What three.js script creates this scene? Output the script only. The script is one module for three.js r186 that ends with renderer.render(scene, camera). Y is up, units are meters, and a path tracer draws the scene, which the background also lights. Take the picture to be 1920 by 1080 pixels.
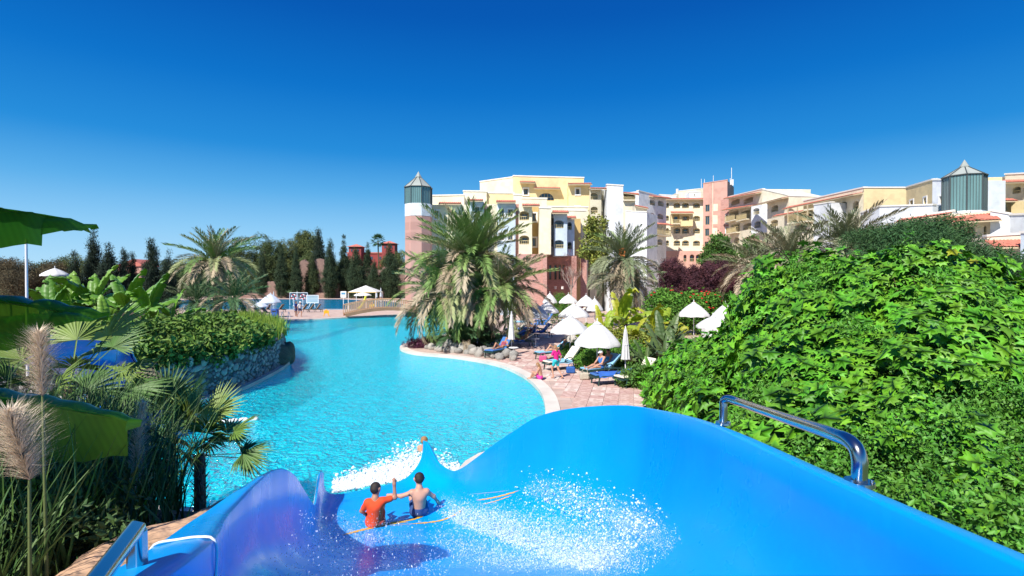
import * as THREE from 'three';
import { mergeGeometries, mergeVertices } from 'three/addons/utils/BufferGeometryUtils.js';
import { RoundedBoxGeometry } from 'three/addons/geometries/RoundedBoxGeometry.js';
import { MarchingCubes } from 'three/addons/objects/MarchingCubes.js';

// ---------------------------------------------------------------- camera, sky, sun, exposure
const scene = new THREE.Scene();
const EYE = 4.0, FOCAL = 1000, PITCH = -0.012;
const camera = new THREE.PerspectiveCamera(2 * Math.atan(540 / FOCAL) * 180 / Math.PI, 16 / 9, 0.1, 3000);
camera.position.set(0, EYE, 0);
camera.rotation.set(PITCH, 0, 0);
camera.updateMatrixWorld();

const SUN = new THREE.Vector3(-0.47, 1.0, 0.78).normalize();
{
  const w = 512, h = 256, d = new Float32Array(w * h * 4);
  // clear-air gradient by elevation only: pale at the horizon, deep blue overhead
  const stops = [[-90, 0.30, 0.42, 0.52], [-1, 0.40, 0.62, 0.79], [1, 0.40, 0.65, 0.84], [5, 0.24, 0.53, 0.81], [9, 0.09, 0.37, 0.72], [13, 0.018, 0.235, 0.62], [19, 0.004, 0.15, 0.52], [26, 0.002, 0.088, 0.40], [35, 0.002, 0.062, 0.32], [60, 0.003, 0.055, 0.28], [90, 0.003, 0.05, 0.26]];
  for (let j = 0; j < h; j++) {
    const el = ((j + 0.5) / h) * 180 - 90;
    let k = 0; while (k < stops.length - 2 && stops[k + 1][0] < el) k++;
    const a = stops[k], b = stops[k + 1], t = Math.min(1, Math.max(0, (el - a[0]) / (b[0] - a[0])));
    for (let i = 0; i < w; i++) {
      const o = (j * w + i) * 4;
      for (let c = 0; c < 3; c++) d[o + c] = 0.86 * (a[c + 1] + (b[c + 1] - a[c + 1]) * t);
      d[o + 3] = 1;
    }
  }
  const sky = new THREE.DataTexture(d, w, h, THREE.RGBAFormat, THREE.FloatType);
  sky.mapping = THREE.EquirectangularReflectionMapping; sky.magFilter = sky.minFilter = THREE.LinearFilter; sky.needsUpdate = true;
  scene.background = sky; scene.environment = sky;
}
const sun = new THREE.DirectionalLight(new THREE.Color(1, 0.955, 0.88), 5.0);
sun.name = 'sun'; sun.position.copy(SUN).multiplyScalar(200); sun.castShadow = true; sun.shadow.radius = 1;
sun.shadow.mapSize.set(4096, 4096);
Object.assign(sun.shadow.camera, { left: -110, right: 110, top: 110, bottom: -110, near: 10, far: 500 });
sun.target.position.set(0, 0, -40); sun.position.add(sun.target.position);
scene.add(sun, sun.target);
const renderer = new THREE.WebGLRenderer({ antialias: true });
renderer.toneMapping = THREE.LinearToneMapping; renderer.toneMappingExposure = 1.35;
renderer.shadowMap.enabled = true; renderer.setSize(1024, 576);

// ---------------------------------------------------------------- helpers
const V = (x, y, z) => new THREE.Vector3(x, y, z);
let seedState = 12345;
function srand(s) { seedState = (s * 2654435761) >>> 0 || 1; }
function rnd() { seedState = (seedState + 0x6D2B79F5) >>> 0; let t = seedState; t = Math.imul(t ^ (t >>> 15), t | 1); t ^= t + Math.imul(t ^ (t >>> 7), t | 61); return ((t ^ (t >>> 14)) >>> 0) / 4294967296; }
const rr = (a, b) => a + (b - a) * rnd();
const pick = a => a[Math.floor(rnd() * a.length)];
const clamp = (x, a = 0, b = 1) => Math.min(b, Math.max(a, x));
const lerp = (a, b, t) => a + (b - a) * t;
const sstep = (a, b, x) => { const t = clamp((x - a) / (b - a)); return t * t * (3 - 2 * t); };
// the photograph's measuring frame: 1920 x 1080, focal length 1000; used once to survey where things stand
function ray(px, py) { return V((px - 960) / FOCAL, -(py - 540) / FOCAL, -1).applyAxisAngle(V(1, 0, 0), PITCH); }
function P(px, py, d) { const r = ray(px, py); const t = d / -r.z; return V(r.x * t, EYE + r.y * t, -d); }
function G(px, py, y = 0) { const r = ray(px, py); const t = (y - EYE) / r.y; return V(r.x * t, y, r.z * t); }
const names = new Map();
function numbered(n) { const k = names.get(n) || 0; names.set(n, k + 1); return k ? `${n}_${String(k).padStart(3, '0')}` : n; }
function shade(o) { o.castShadow = true; o.receiveShadow = true; return o; }
function tag(o, label, category, group, kind) { if (label) o.userData.label = label; if (category) o.userData.category = category; if (group) o.userData.group = group; if (kind) o.userData.kind = kind; return o; }
function thing(name, label, category, pos = [0, 0, 0], turn = 0, group) {
  const o = new THREE.Group(); o.name = numbered(name); scene.add(o);
  if (pos.isVector3) o.position.copy(pos); else o.position.set(...pos);
  o.rotation.y = turn; tag(o, label, category, group); return o;
}
function part(parent, name, geo, m, pos, rot) {
  const o = shade(new THREE.Mesh(Array.isArray(geo) ? merge(geo) : geo, m)); o.name = parent === scene ? numbered(name) : name;
  if (pos) { if (pos.isVector3) o.position.copy(pos); else o.position.set(...pos); }
  if (rot) o.rotation.set(...rot);
  parent.add(o); return o;
}
function structure(name, geo, m, label) { const o = part(scene, name, geo, m); tag(o, label, null, null, 'structure'); return o; }
function dup(src, pos, turn, label, scale) {
  const r = src.clone(); r.name = numbered(src.name.replace(/_\d{3}$/, '')); r.userData = { ...src.userData }; scene.add(r);
  if (pos.isVector3) r.position.copy(pos); else r.position.set(...pos);
  r.rotation.y = turn; if (scale) r.scale.setScalar(scale); if (label) r.userData.label = label; return r;
}
function prep(g) {
  g = g.index ? g.toNonIndexed() : g;
  if (!g.attributes.normal) g.computeVertexNormals();
  if (!g.attributes.uv) g.setAttribute('uv', new THREE.BufferAttribute(new Float32Array(g.attributes.position.count * 2), 2));
  for (const k of Object.keys(g.attributes)) if (!['position', 'normal', 'uv'].includes(k)) g.deleteAttribute(k);
  return g;
}
function merge(list) { return mergeGeometries(list.map(prep), false); }
// box by corner sizes; centre at x, y, z
function box(w, h, d, x = 0, y = 0, z = 0, ry = 0) { const g = new THREE.BoxGeometry(w, h, d); if (ry) g.rotateY(ry); g.translate(x, y, z); return g; }
function rbox(w, h, d, r, x = 0, y = 0, z = 0, seg = 2) { const g = new RoundedBoxGeometry(w, h, d, seg, r); g.translate(x, y, z); return g; }
function cyl(r0, r1, h, x = 0, y = 0, z = 0, n = 12) { const g = new THREE.CylinderGeometry(r1, r0, h, n); g.translate(x, y + h / 2, z); return g; }
function tube(pts, r, n = 8, seg) { const c = new THREE.CatmullRomCurve3(pts.map(p => p.isVector3 ? p : V(...p)), false, 'centripetal'); return new THREE.TubeGeometry(c, seg || Math.max(4, pts.length * 5), r, n, false); }
function bar(a, b, r, n = 8, r2 = r) { a = a.isVector3 ? a : V(...a); b = b.isVector3 ? b : V(...b); const d = b.clone().sub(a), L = d.length(); const g = new THREE.CylinderGeometry(r2, r, L, n); g.translate(0, L / 2, 0); g.applyQuaternion(new THREE.Quaternion().setFromUnitVectors(V(0, 1, 0), d.normalize())); g.translate(a.x, a.y, a.z); return g; }
// raw mesh builder
class MB {
  constructor() { this.p = []; this.u = []; this.i = []; }
  v(x, y, z, u = 0, w = 0) { this.p.push(x, y, z); this.u.push(u, w); return this.p.length / 3 - 1; }
  tri(a, b, c) { this.i.push(a, b, c); }
  quad(a, b, c, d) { this.i.push(a, b, c, a, c, d); }
  geo() { const g = new THREE.BufferGeometry(); g.setAttribute('position', new THREE.Float32BufferAttribute(this.p, 3)); g.setAttribute('uv', new THREE.Float32BufferAttribute(this.u, 2)); g.setIndex(this.i); g.computeVertexNormals(); return g; }
}
// grid surface from f(i, j) -> Vector3
function gridGeo(nu, nv, f, uvf) {
  const m = new MB();
  for (let j = 0; j <= nv; j++) for (let i = 0; i <= nu; i++) { const p = f(i / nu, j / nv); const t = uvf ? uvf(i / nu, j / nv, p) : [p.x, p.z]; m.v(p.x, p.y, p.z, t[0], t[1]); }
  for (let j = 0; j < nv; j++) for (let i = 0; i < nu; i++) { const a = j * (nu + 1) + i; m.quad(a, a + 1, a + nu + 2, a + nu + 1); }
  return m.geo();
}
function flatShape(pts, y, holes = [], uvScale = 1) {   // pts: [x, z] world plan
  const s = new THREE.Shape(pts.map(p => new THREE.Vector2(p[0], -p[1])));
  for (const h of holes) s.holes.push(new THREE.Path(h.map(p => new THREE.Vector2(p[0], -p[1]))));
  const g = new THREE.ShapeGeometry(s); g.rotateX(-Math.PI / 2); g.translate(0, y, 0);
  const u = g.attributes.uv; const q = g.attributes.position; for (let i = 0; i < u.count; i++) u.setXY(i, q.getX(i) * uvScale, q.getZ(i) * uvScale);
  return g;
}
function spline2(pts, n, closed = false) { const c = new THREE.CatmullRomCurve3(pts.map(p => V(p[0], 0, p[1])), closed, 'centripetal'); return c.getSpacedPoints(n).slice(0, closed ? n : n + 1).map(p => [p.x, p.z]); }
function inside(p, poly) { let c = false; for (let i = 0, j = poly.length - 1; i < poly.length; j = i++) { const a = poly[i], b = poly[j]; if ((a[1] > p[1]) !== (b[1] > p[1]) && p[0] < (b[0] - a[0]) * (p[1] - a[1]) / (b[1] - a[1]) + a[0]) c = !c; } return c; }
// strip of width along a plan polyline, offset between o0 and o1 to its left side
function stripGeo(line, o0, o1, y0, y1 = y0, closed = false) {
  const m = new MB(), n = line.length; let L = 0;
  for (let i = 0; i < n; i++) {
    const a = line[closed ? (i - 1 + n) % n : Math.max(0, i - 1)], b = line[closed ? (i + 1) % n : Math.min(n - 1, i + 1)];
    const dx = b[0] - a[0], dz = b[1] - a[1], l = Math.hypot(dx, dz) || 1, nx = dz / l, nz = -dx / l;
    if (i) L += Math.hypot(line[i][0] - line[i - 1][0], line[i][1] - line[i - 1][1]);
    m.v(line[i][0] + nx * o0, y0, line[i][1] + nz * o0, L, 0); m.v(line[i][0] + nx * o1, y1, line[i][1] + nz * o1, L, Math.abs(o1 - o0) + Math.abs(y1 - y0));
  }
  const k = closed ? n : n - 1;
  for (let i = 0; i < k; i++) { const a = 2 * i, b = 2 * ((i + 1) % n); m.quad(a, a + 1, b + 1, b); }
  return m.geo();
}
// ---------------------------------------------------------------- textures
function hash2(x, y, s) { let h = Math.imul(x, 374761393) ^ Math.imul(y, 668265263) ^ Math.imul(s, 2147483647 ^ 0x5bd1e995); h = Math.imul(h ^ (h >>> 13), 1274126177); return ((h ^ (h >>> 16)) >>> 0) / 4294967296; }
function vnoise(x, y, per, s) { const xi = Math.floor(x), yi = Math.floor(y), fx = x - xi, fy = y - yi, u = fx * fx * (3 - 2 * fx), v = fy * fy * (3 - 2 * fy), m = k => ((k % per) + per) % per; const a = hash2(m(xi), m(yi), s), b = hash2(m(xi + 1), m(yi), s), c = hash2(m(xi), m(yi + 1), s), d = hash2(m(xi + 1), m(yi + 1), s); return lerp(lerp(a, b, u), lerp(c, d, u), v); }
function fbm(u, v, per, oct, s) { let t = 0, a = 0.5, n = 0; for (let o = 0; o < oct; o++) { t += a * vnoise(u * per, v * per, per, s + o * 7); n += a; a *= 0.5; per *= 2; } return t / n; }
const toS = c => c <= 0.0031308 ? 12.92 * c : 1.055 * Math.pow(c, 1 / 2.4) - 0.055;
function tex(n, f, { srgb = true, repeat = 1, m = n } = {}) {
  const d = new Uint8Array(n * m * 4);
  for (let j = 0; j < m; j++) for (let i = 0; i < n; i++) { const c = f(i / n, j / m, i, j), o = (j * n + i) * 4; for (let k = 0; k < 3; k++) { const x = Array.isArray(c) ? c[k] : c; d[o + k] = 255 * clamp(srgb ? toS(x) : x); } d[o + 3] = 255; }
  const t = new THREE.DataTexture(d, n, m); t.wrapS = t.wrapT = THREE.RepeatWrapping; t.magFilter = t.minFilter = THREE.LinearFilter; if (srgb) t.colorSpace = THREE.SRGBColorSpace; t.repeat.set(repeat, repeat); t.needsUpdate = true; return t;
}
const L = (r, g, b) => new THREE.Color().setRGB(r, g, b);
function mat(c, rough = 0.8, extra = {}) { return new THREE.MeshStandardMaterial({ color: Array.isArray(c) ? L(...c) : c, roughness: rough, side: THREE.DoubleSide, ...extra }); }
function pmat(c, rough, extra) { return new THREE.MeshPhysicalMaterial({ color: Array.isArray(c) ? L(...c) : c, roughness: rough, side: THREE.DoubleSide, ...extra }); }
const leafMat = (c, t = 0.3, rough = 0.85) => mat(c, rough);
// a mottled map to multiply a base colour: around 1
const mottle = tex(256, (u, v) => 0.72 + 0.28 * fbm(u, v, 6, 5, 3) * 1.6, { repeat: 0.25 });
const fineBump = tex(256, (u, v) => fbm(u, v, 24, 4, 9), { srgb: false, repeat: 0.7 });
const stucco = c => mat(c, 0.9, { map: mottle, bumpMap: fineBump, bumpScale: 0.01 });

// ---------------------------------------------------------------- ground, pools, deck
const WATER = -0.10, FLOOR = -1.15;
const g2 = (px, py) => { const p = G(px, py, 0); return [p.x, p.z]; };
const poolPx = [[330, 607], [430, 604], [515, 601], [600, 598], [690, 593], [800, 588], [880, 590], [905, 599], [880, 616], [820, 630], [770, 641], [750, 652], [775, 662], [850, 669], [930, 683], [977, 702], [1008, 727], [1022, 755], [1018, 795], [975, 832], [905, 850], [868, 872], [850, 905]].map(p => g2(...p));
const pool = spline2([...poolPx, [-1.3, -9.4], [-4.5, -9.2], [-6.6, -9.6], [-8.6, -11.2], [-11, -14], [-11.2, -16.2], g2(372, 752), g2(430, 737), g2(500, 706), g2(538, 683), g2(545, 672), g2(520, 652), g2(440, 630), g2(350, 618)], 260, true);
const farPool = [g2(300, 581), g2(735, 580), g2(800, 577), g2(735, 565), g2(640, 561), g2(470, 561), g2(330, 563)];
const M = {};
M.grass = mat([0.07, 0.13, 0.03], 0.95, { map: mottle });
M.soil = mat([0.10, 0.065, 0.04], 0.95, { map: mottle, bumpMap: fineBump, bumpScale: 0.05 });
structure('ground', flatShape([[-900, 200], [900, 200], [900, -1500], [-900, -1500]], -0.06, [pool, farPool]), M.grass, 'green and sandy ground around the pools');
const deckTex = tex(512, (u, v) => { // far paving: square slabs too small to pick out
  const n = 8, fx = u * n % 1, fy = v * n % 1, joint = (fx < 0.03 || fy < 0.03) ? 0.7 : 1, h = hash2(Math.floor(u * n), Math.floor(v * n), 5), f = fbm(u, v, 8, 5, 21);
  const k = joint * (0.8 + 0.3 * f); return [k * (0.52 + 0.08 * h), k * (0.37 + 0.09 * h), k * (0.31 + 0.08 * h)];
}, { repeat: 0.25 });
M.deck = mat(0xffffff, 0.85, { map: deckTex });
structure('pool_deck', flatShape([[-62, -8.4], [34, -8.4], [44, -150], [-110, -150]], -0.018, [pool, farPool]), M.deck, 'pink paved deck around the pools');
M.coping = mat([0.74, 0.68, 0.6], 0.7, { map: mottle, bumpMap: fineBump, bumpScale: 0.01 });
structure('pool_coping', [stripGeo(pool, -0.02, 0.44, 0.035, 0.035, true), stripGeo(pool, -0.02, -0.02, 0.035, -0.2, true), stripGeo(pool, 0.44, 0.46, 0.035, -0.03, true), stripGeo(farPool, 0, 0.7, 0.03, 0.03, true)], M.coping, 'pale stone coping along the pool edge');
M.poolTile = mat([0.015, 0.78, 0.93], 0.5);
M.poolDark = mat([0.01, 0.09, 0.42], 0.5);
structure('pool_basin', [flatShape(pool, FLOOR), stripGeo(pool, 0, 0, 0.0, FLOOR, true)], M.poolTile, 'light blue tiled basin of the pool');
for (const ln of [[[500, 622], [560, 618], [600, 615], [645, 606], [700, 600], [760, 594]], [[535, 646], [595, 635], [645, 620], [707, 605], [745, 599], [790, 595]]]) {
  const w = spline2(ln.map(p => { const q = G(p[0], p[1], FLOOR); return [q.x, q.z]; }), 60);
  const o = structure('pool_marking', stripGeo(w, -0.7, 0.7, FLOOR + 0.006), M.poolDark, ln[0][1] < 630 ? 'dark blue tiled step line crossing the far end of the pool' : 'dark blue tiled step line curving nearer across the pool');
}
// rippled water: two wave scales
const wavesA = tex(512, (u, v) => { const wx = fbm(u, v, 5, 3, 31) * 0.30, wy = fbm(u, v, 5, 3, 57) * 0.30; const a = Math.abs(fbm(u + wx, v + wy, 10, 3, 71) - 0.5) * 2, b = Math.abs(fbm(u - wy, v + wx, 21, 2, 83) - 0.5) * 2; const c = fbm(u + wy, v - wx, 48, 2, 95); return clamp(1 - Math.pow(a, 0.85) * 0.62 - Math.pow(b, 0.8) * 0.28 + (c - .5) * .22); }, { srgb: false, repeat: 1 / 2.9 });
const wavesB = tex(256, (u, v) => fbm(u, v, 4, 4, 91), { srgb: false, repeat: 1 / 7.3 });
M.water = pmat([0.014, 0.87, 0.99], 0.1, { transmission: 0.5, thickness: 0, ior: 1.33, bumpMap: wavesA, bumpScale: 0.3 });
M.farWater = pmat([0.01, 0.42, 0.74], 0.12, { transmission: 0.4, thickness: 0, ior: 1.33, bumpMap: wavesB, bumpScale: 0.12 });
// swell is real geometry: a fine sheet clipped to the pool outline
{
  const sheet = flatShape(pool, WATER);
  structure('pool_water', sheet, M.water, 'rippling turquoise pool water');
  structure('far_pool_basin', [flatShape(farPool, FLOOR), stripGeo(farPool, 0, 0, 0, FLOOR, true)], mat([0.01, 0.36, 0.66], 0.5), 'blue basin of the far pool');
  structure('far_pool_water', flatShape(farPool, WATER), M.farWater, 'blue water of the far pool');
}
// paving slabs near enough to tell apart
M.slabs = [];
for (let k = 0; k < 5; k++) {
  const base = [[0.66, 0.46, 0.40], [0.72, 0.56, 0.49], [0.60, 0.39, 0.34], [0.76, 0.63, 0.55], [0.68, 0.49, 0.42]][k];
  M.slabs.push(mat(base, 0.85, { map: tex(128, (u, v) => { const f = fbm(u, v * 1, 4, 4, 100 + k), s = sstep(0.45, 0.6, f); return [0.80 + 0.2 * s, 0.72 + 0.28 * s, 0.70 + 0.3 * s].map(x => x * (0.85 + 0.15 * fbm(u, v, 16, 2, 7))); }, { repeat: 1.2 }) }));
}
{
  srand(5);
  const paving = new THREE.Group(); paving.name = 'paving'; paving.userData = { kind: 'structure', label: 'square pink and cream paving slabs beside the pool' }; scene.add(paving);
  const S = 0.5, slab = rbox(S - 0.012, 0.03, S - 0.012, 0.006, 0, -0.012, 0, 1), cells = [], ang = 0.22;
  for (let i = -30; i < 40; i++) for (let j = -40; j < 40; j++) {
    const a = i * S, b = j * S, x = 3 + a * Math.cos(ang) - b * Math.sin(ang), z = -21 + a * Math.sin(ang) + b * Math.cos(ang);
    if (z > -12.6 || z < -36 || x < -2.5 || x > 9) continue;
    if ([[0, 0], [-.78, 0], [.78, 0], [0, .78], [0, -.78], [.55, .55], [-.55, .55], [.55, -.55], [-.55, -.55]].some(o => inside([x + o[0], z + o[1]], pool))) continue;
    const px = 960 + x / -z * 1000; if (px > 1330 || px < 930) continue;
    cells.push([x, z]);
  }
  cells.sort((a, b) => b[1] - a[1]);
  const rest = M.slabs.map(() => []);
  cells.forEach(([x, z], k) => {
    const n = Math.floor(rnd() * 5), dy = rr(-0.002, 0.003);
    if (k < 290) { const o = part(paving, 'paving_slab', slab, M.slabs[n], [x, dy, z], [0, -ang + Math.floor(rnd() * 4) * Math.PI / 2, 0]); }
    else rest[n].push(slab.clone().rotateY(-ang + Math.floor(rnd() * 4) * Math.PI / 2).translate(x, dy, z));
  });
  rest.forEach((r, n) => { if (r.length) { const o = part(paving, 'paving_slabs', r, M.slabs[n]); o.userData.kind = 'stuff'; } });
}
// rock shapes
function rockGeo(seed, detail = 2) {
  let g = mergeVertices((() => { const q = new THREE.IcosahedronGeometry(1, detail); q.deleteAttribute('uv'); q.deleteAttribute('normal'); return q; })());
  const p = g.attributes.position;
  for (let i = 0; i < p.count; i++) { const x = p.getX(i), y = p.getY(i), z = p.getZ(i); const n = 0.62 + 0.55 * vnoise(x * 1.5 + 10, y * 1.5 + z * 1.7 + 20, 97, seed) + 0.2 * vnoise(x * 3 + 30, z * 3 + y * 2.4 + 50, 97, seed + 3); p.setXYZ(i, x * n, y * n, z * n); }
  g.computeVertexNormals();
  const u = new Float32Array(p.count * 2); for (let i = 0; i < p.count; i++) { u[2 * i] = p.getX(i) + p.getY(i); u[2 * i + 1] = p.getZ(i) + p.getY(i) * 0.5; } g.setAttribute('uv', new THREE.BufferAttribute(u, 2));
  return g;
}
const rocks = [1, 2, 3, 4, 5, 6].map(s => rockGeo(s));
const pebbles = [7, 8, 9, 10].map(s => rockGeo(s, 1));
M.rockPale = [[0.50, 0.46, 0.40], [0.40, 0.38, 0.34], [0.57, 0.54, 0.48]].map(c => mat(c, 0.9, { map: mottle, bumpMap: fineBump, bumpScale: 0.05 }));
M.pebble = [[0.24, 0.25, 0.27], [0.34, 0.34, 0.34], [0.17, 0.19, 0.22], [0.43, 0.42, 0.40]].map(c => mat(c, 0.75, { map: mottle }));
M.boulder = mat([0.22, 0.20, 0.15], 0.95, { map: tex(128, (u, v) => { const f = fbm(u, v, 5, 5, 77); return [0.6 + 0.6 * f, 0.62 + 0.5 * f, 0.55 + 0.5 * f]; }), bumpMap: fineBump, bumpScale: 0.08 });
M.mortar = mat([0.10, 0.10, 0.10], 0.95, { bumpMap: fineBump, bumpScale: 0.03 });

// ---------------------------------------------------------------- stone planter at the left of the pool
const plLine = spline2([[-14.6, -14.8], [-12.6, -15.6], g2(330, 757), g2(372, 746), g2(430, 731), g2(497, 702), g2(531, 681), g2(536, 671), g2(515, 652), g2(440, 628), g2(340, 618)], 120);
const PLH = 1.32;
{
  srand(11);
  const pl = thing('stone_planter', 'curved planter wall of rounded grey pebbles and boulders beside the pool', 'planter');
  const soilPts = [...plLine, [-40, -50], [-40, -14]];
  part(pl, 'wall', [stripGeo(plLine, -0.05, 0.1, -0.3, PLH), stripGeo(plLine, 0.1, 0.35, PLH, PLH)], M.mortar);
  part(pl, 'soil', flatShape(soilPts, PLH - 0.05), M.soil);
  // pebbles set in the mortar
  const list = [];
  let acc = 0; const seg = [];
  for (let i = 0; i < plLine.length - 1; i++) { const a = plLine[i], b = plLine[i + 1], l = Math.hypot(b[0] - a[0], b[1] - a[1]); seg.push([acc, a, b, l]); acc += l; if (i > 75) break; }
  const placed = [];
  for (let k = 0; k < 9000 && placed.length < 1500; k++) {
    const s = rnd() * acc, y = rr(-0.05, PLH + 0.02), r = (rnd() < 0.25 ? rr(0.10, 0.16) : rr(0.05, 0.10)) * (y > 0.9 && s < 9 ? 1.4 : 1);
    if (placed.some(q => Math.hypot(q[0] - s, q[1] - y) < (q[2] + r) * 0.86)) continue;
    placed.push([s, y, r]);
  }
  placed.sort((a, b) => b[2] - a[2]);
  const rest = M.pebble.map(() => []);
  placed.forEach(([s, y, r], k) => {
    const e = seg.find(q => s <= q[0] + q[3]) || seg[seg.length - 1], t = (s - e[0]) / e[3], x = lerp(e[1][0], e[2][0], t), z = lerp(e[1][1], e[2][1], t);
    const dx = (e[2][0] - e[1][0]) / e[3], dz = (e[2][1] - e[1][1]) / e[3], off = lerp(-0.05, 0.1, clamp((y + .3) / (PLH + .3)));
    const m = new THREE.Matrix4().compose(V(x + dz * off, y, z - dx * off), new THREE.Quaternion().setFromEuler(new THREE.Euler(rr(-.3, .3), Math.atan2(-dz, dx), rr(-.5, .5))), V(r * rr(0.95, 1.3), r * rr(0.8, 1.05), r * 0.55));
    const n = Math.floor(rnd() * 4), g = pick(pebbles);
    if (k < 280) { const o = part(pl, 'pebble', g, M.pebble[n]); o.applyMatrix4(m); } else rest[n].push(g.clone().applyMatrix4(m));
  });
  rest.forEach((r, n) => { if (r.length) part(pl, 'pebbles', r, M.pebble[n]).userData.kind = 'stuff'; });
  for (const [px, py, d, sx, sy, sz] of [[350, 712, 19, .75, .62, .5], [512, 668, 25.5, .85, .62, .7], [487, 675, 24.6, .6, .5, .5], [533, 662, 27, .5, .6, .7], [262, 735, 16.6, 1.0, .8, .6]]) { const p = P(px, py, d); const o = part(pl, 'boulder', rocks[Math.floor(rnd() * 6)], M.boulder, p, [0, rnd() * 6, 0]); o.scale.set(sx, sy, sz); }
}
// ---------------------------------------------------------------- rocks edging the palm island
{
  srand(23);
  const edge = spline2([g2(800, 640), g2(772, 648), g2(800, 659), g2(850, 665), g2(905, 674), g2(945, 680)], 60);
  let k = 0, last = null;
  for (let row = 0; row < 2; row++) for (let i = 6; i < 60; i++) {
    const p = edge[i], q = edge[Math.max(0, i - 1)], dx = p[0] - q[0], dz = p[1] - q[1], l = Math.hypot(dx, dz), off = 0.75 + row * 0.55;
    const x = p[0] + dz / l * off + rr(-.1, .1), z = p[1] - dx / l * off + rr(-.1, .1), r = rr(0.2, 0.36);
    if (last && Math.hypot(x - last[0], z - last[1]) < (last[2] + r) * 0.85) continue; last = [x, z, r];
    const o = part(scene, 'edging_rock', pick(rocks), pick(M.rockPale), [x, r * 0.35 + row * 0.12, z], [rnd() * 3, rnd() * 6, rnd() * 3]);
    o.scale.set(r * rr(.9, 1.25), r * rr(.7, 1), r);
    tag(o, 'pale rounded rock in the edging below the large date palm', 'rock', 'rocks edging the palm island');
  }
  // second low rock edging behind the sun loungers
  for (const [px, py, s] of [[1075, 640, .4], [1088, 645, .35], [1100, 650, .42], [1112, 655, .3], [1062, 634, .33], [1128, 663, .32]]) {
    const p = G(px, py + 6, 0); const o = part(scene, 'edging_rock', pick(rocks), pick(M.rockPale), [p.x, s * .4, p.z], [rnd() * 3, rnd() * 6, rnd() * 3]); o.scale.set(s * 1.2, s * .9, s);
    tag(o, 'grey rock in the low edging behind the sun loungers', 'rock', 'rocks behind the loungers');
  }
}
// ---------------------------------------------------------------- hillside the slides stand on, left of the big slide
function hillY(x, z) { // z negative away from the camera
  const d = -z; let y = lerp(2.45, 0.0, sstep(3.4, 9.2, d)); y += (vnoise(x * 0.8 + 50, z * 0.8 + 90, 97, 4) - 0.5) * 0.35 * sstep(1.5, 3, d);
  y *= sstep(-26, -16, x) ; return Math.max(y, -0.05) - 0.02;
}
structure('hillside', gridGeo(60, 50, (u, v) => { const x = lerp(-30, -1.0 - 1.6 * clamp((v - .25) * 2), u), z = lerp(6, -9.6, v); return V(x, hillY(x, z) - (z > 1 ? (z - 1) * .05 : 0) - 0.2 * u * (v > 0.3 ? 1 : 0), z); }), M.soil, 'dark planted slope beside the slide');
M.sandstone = mat([0.55, 0.36, 0.22], 0.9, { map: tex(256, (u, v) => { const f = fbm(u, v, 5, 5, 41), g = fbm(u, v * 4, 6, 3, 43); return [0.62 + 0.5 * f, 0.6 + 0.5 * f * (0.8 + 0.2 * g), 0.55 + 0.55 * f]; }, { repeat: 0.9 }), bumpMap: fineBump, bumpScale: 0.03 });
{
  const LY = 2.6, a = [[372, 958], [340, 967], [300, 974], [250, 984], [200, 1004], [150, 1034], [85, 1078], [-60, 1180], [-300, 1400]].map(q => G(q[0], q[1], LY));
  const c1 = new THREE.CatmullRomCurve3(a, false, 'centripetal'), st = thing('stone_ledge', 'weathered tan stone ledge beside the left rim of the big slide', 'ledge', [0, 0, 0]);
  const b = [[-1.80, -3.5], [-1.66, -3.0], [-1.52, -2.6], [-1.36, -2.2], [-1.2, -1.8], [-1.06, -1.4], [-0.96, -1.0], [-0.9, -.6], [-0.86, -.2]].map(q => V(q[0], LY, q[1]));
  const c2 = new THREE.CatmullRomCurve3(b, false, 'centripetal');
  const top = gridGeo(14, 50, (u, v) => { const p = c1.getPoint(v).lerp(c2.getPoint(v), u); p.y += 0.03 * (vnoise(p.x * 5 + 9, p.z * 5 + 70, 97, 6) - .5) + 0.015 * (vnoise(p.x * 16 + 9, p.z * 16 + 70, 97, 6) - .5) - (u === 0 ? 0.04 : 0); return p; });
  const side = gridGeo(5, 50, (u, v) => { const p = c1.getPoint(v); p.y -= 0.04 + u * 0.5; p.x -= 0.05 * Math.sin(u * 3) + 0.08 * (vnoise(p.z * 7 + 9, u * 5 + 70, 97, 8) - .5) * (u > 0 ? 1 : 0); return p; });
  part(st, 'slab_top', top, M.sandstone); part(st, 'slab_side', side, M.sandstone);
}

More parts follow.
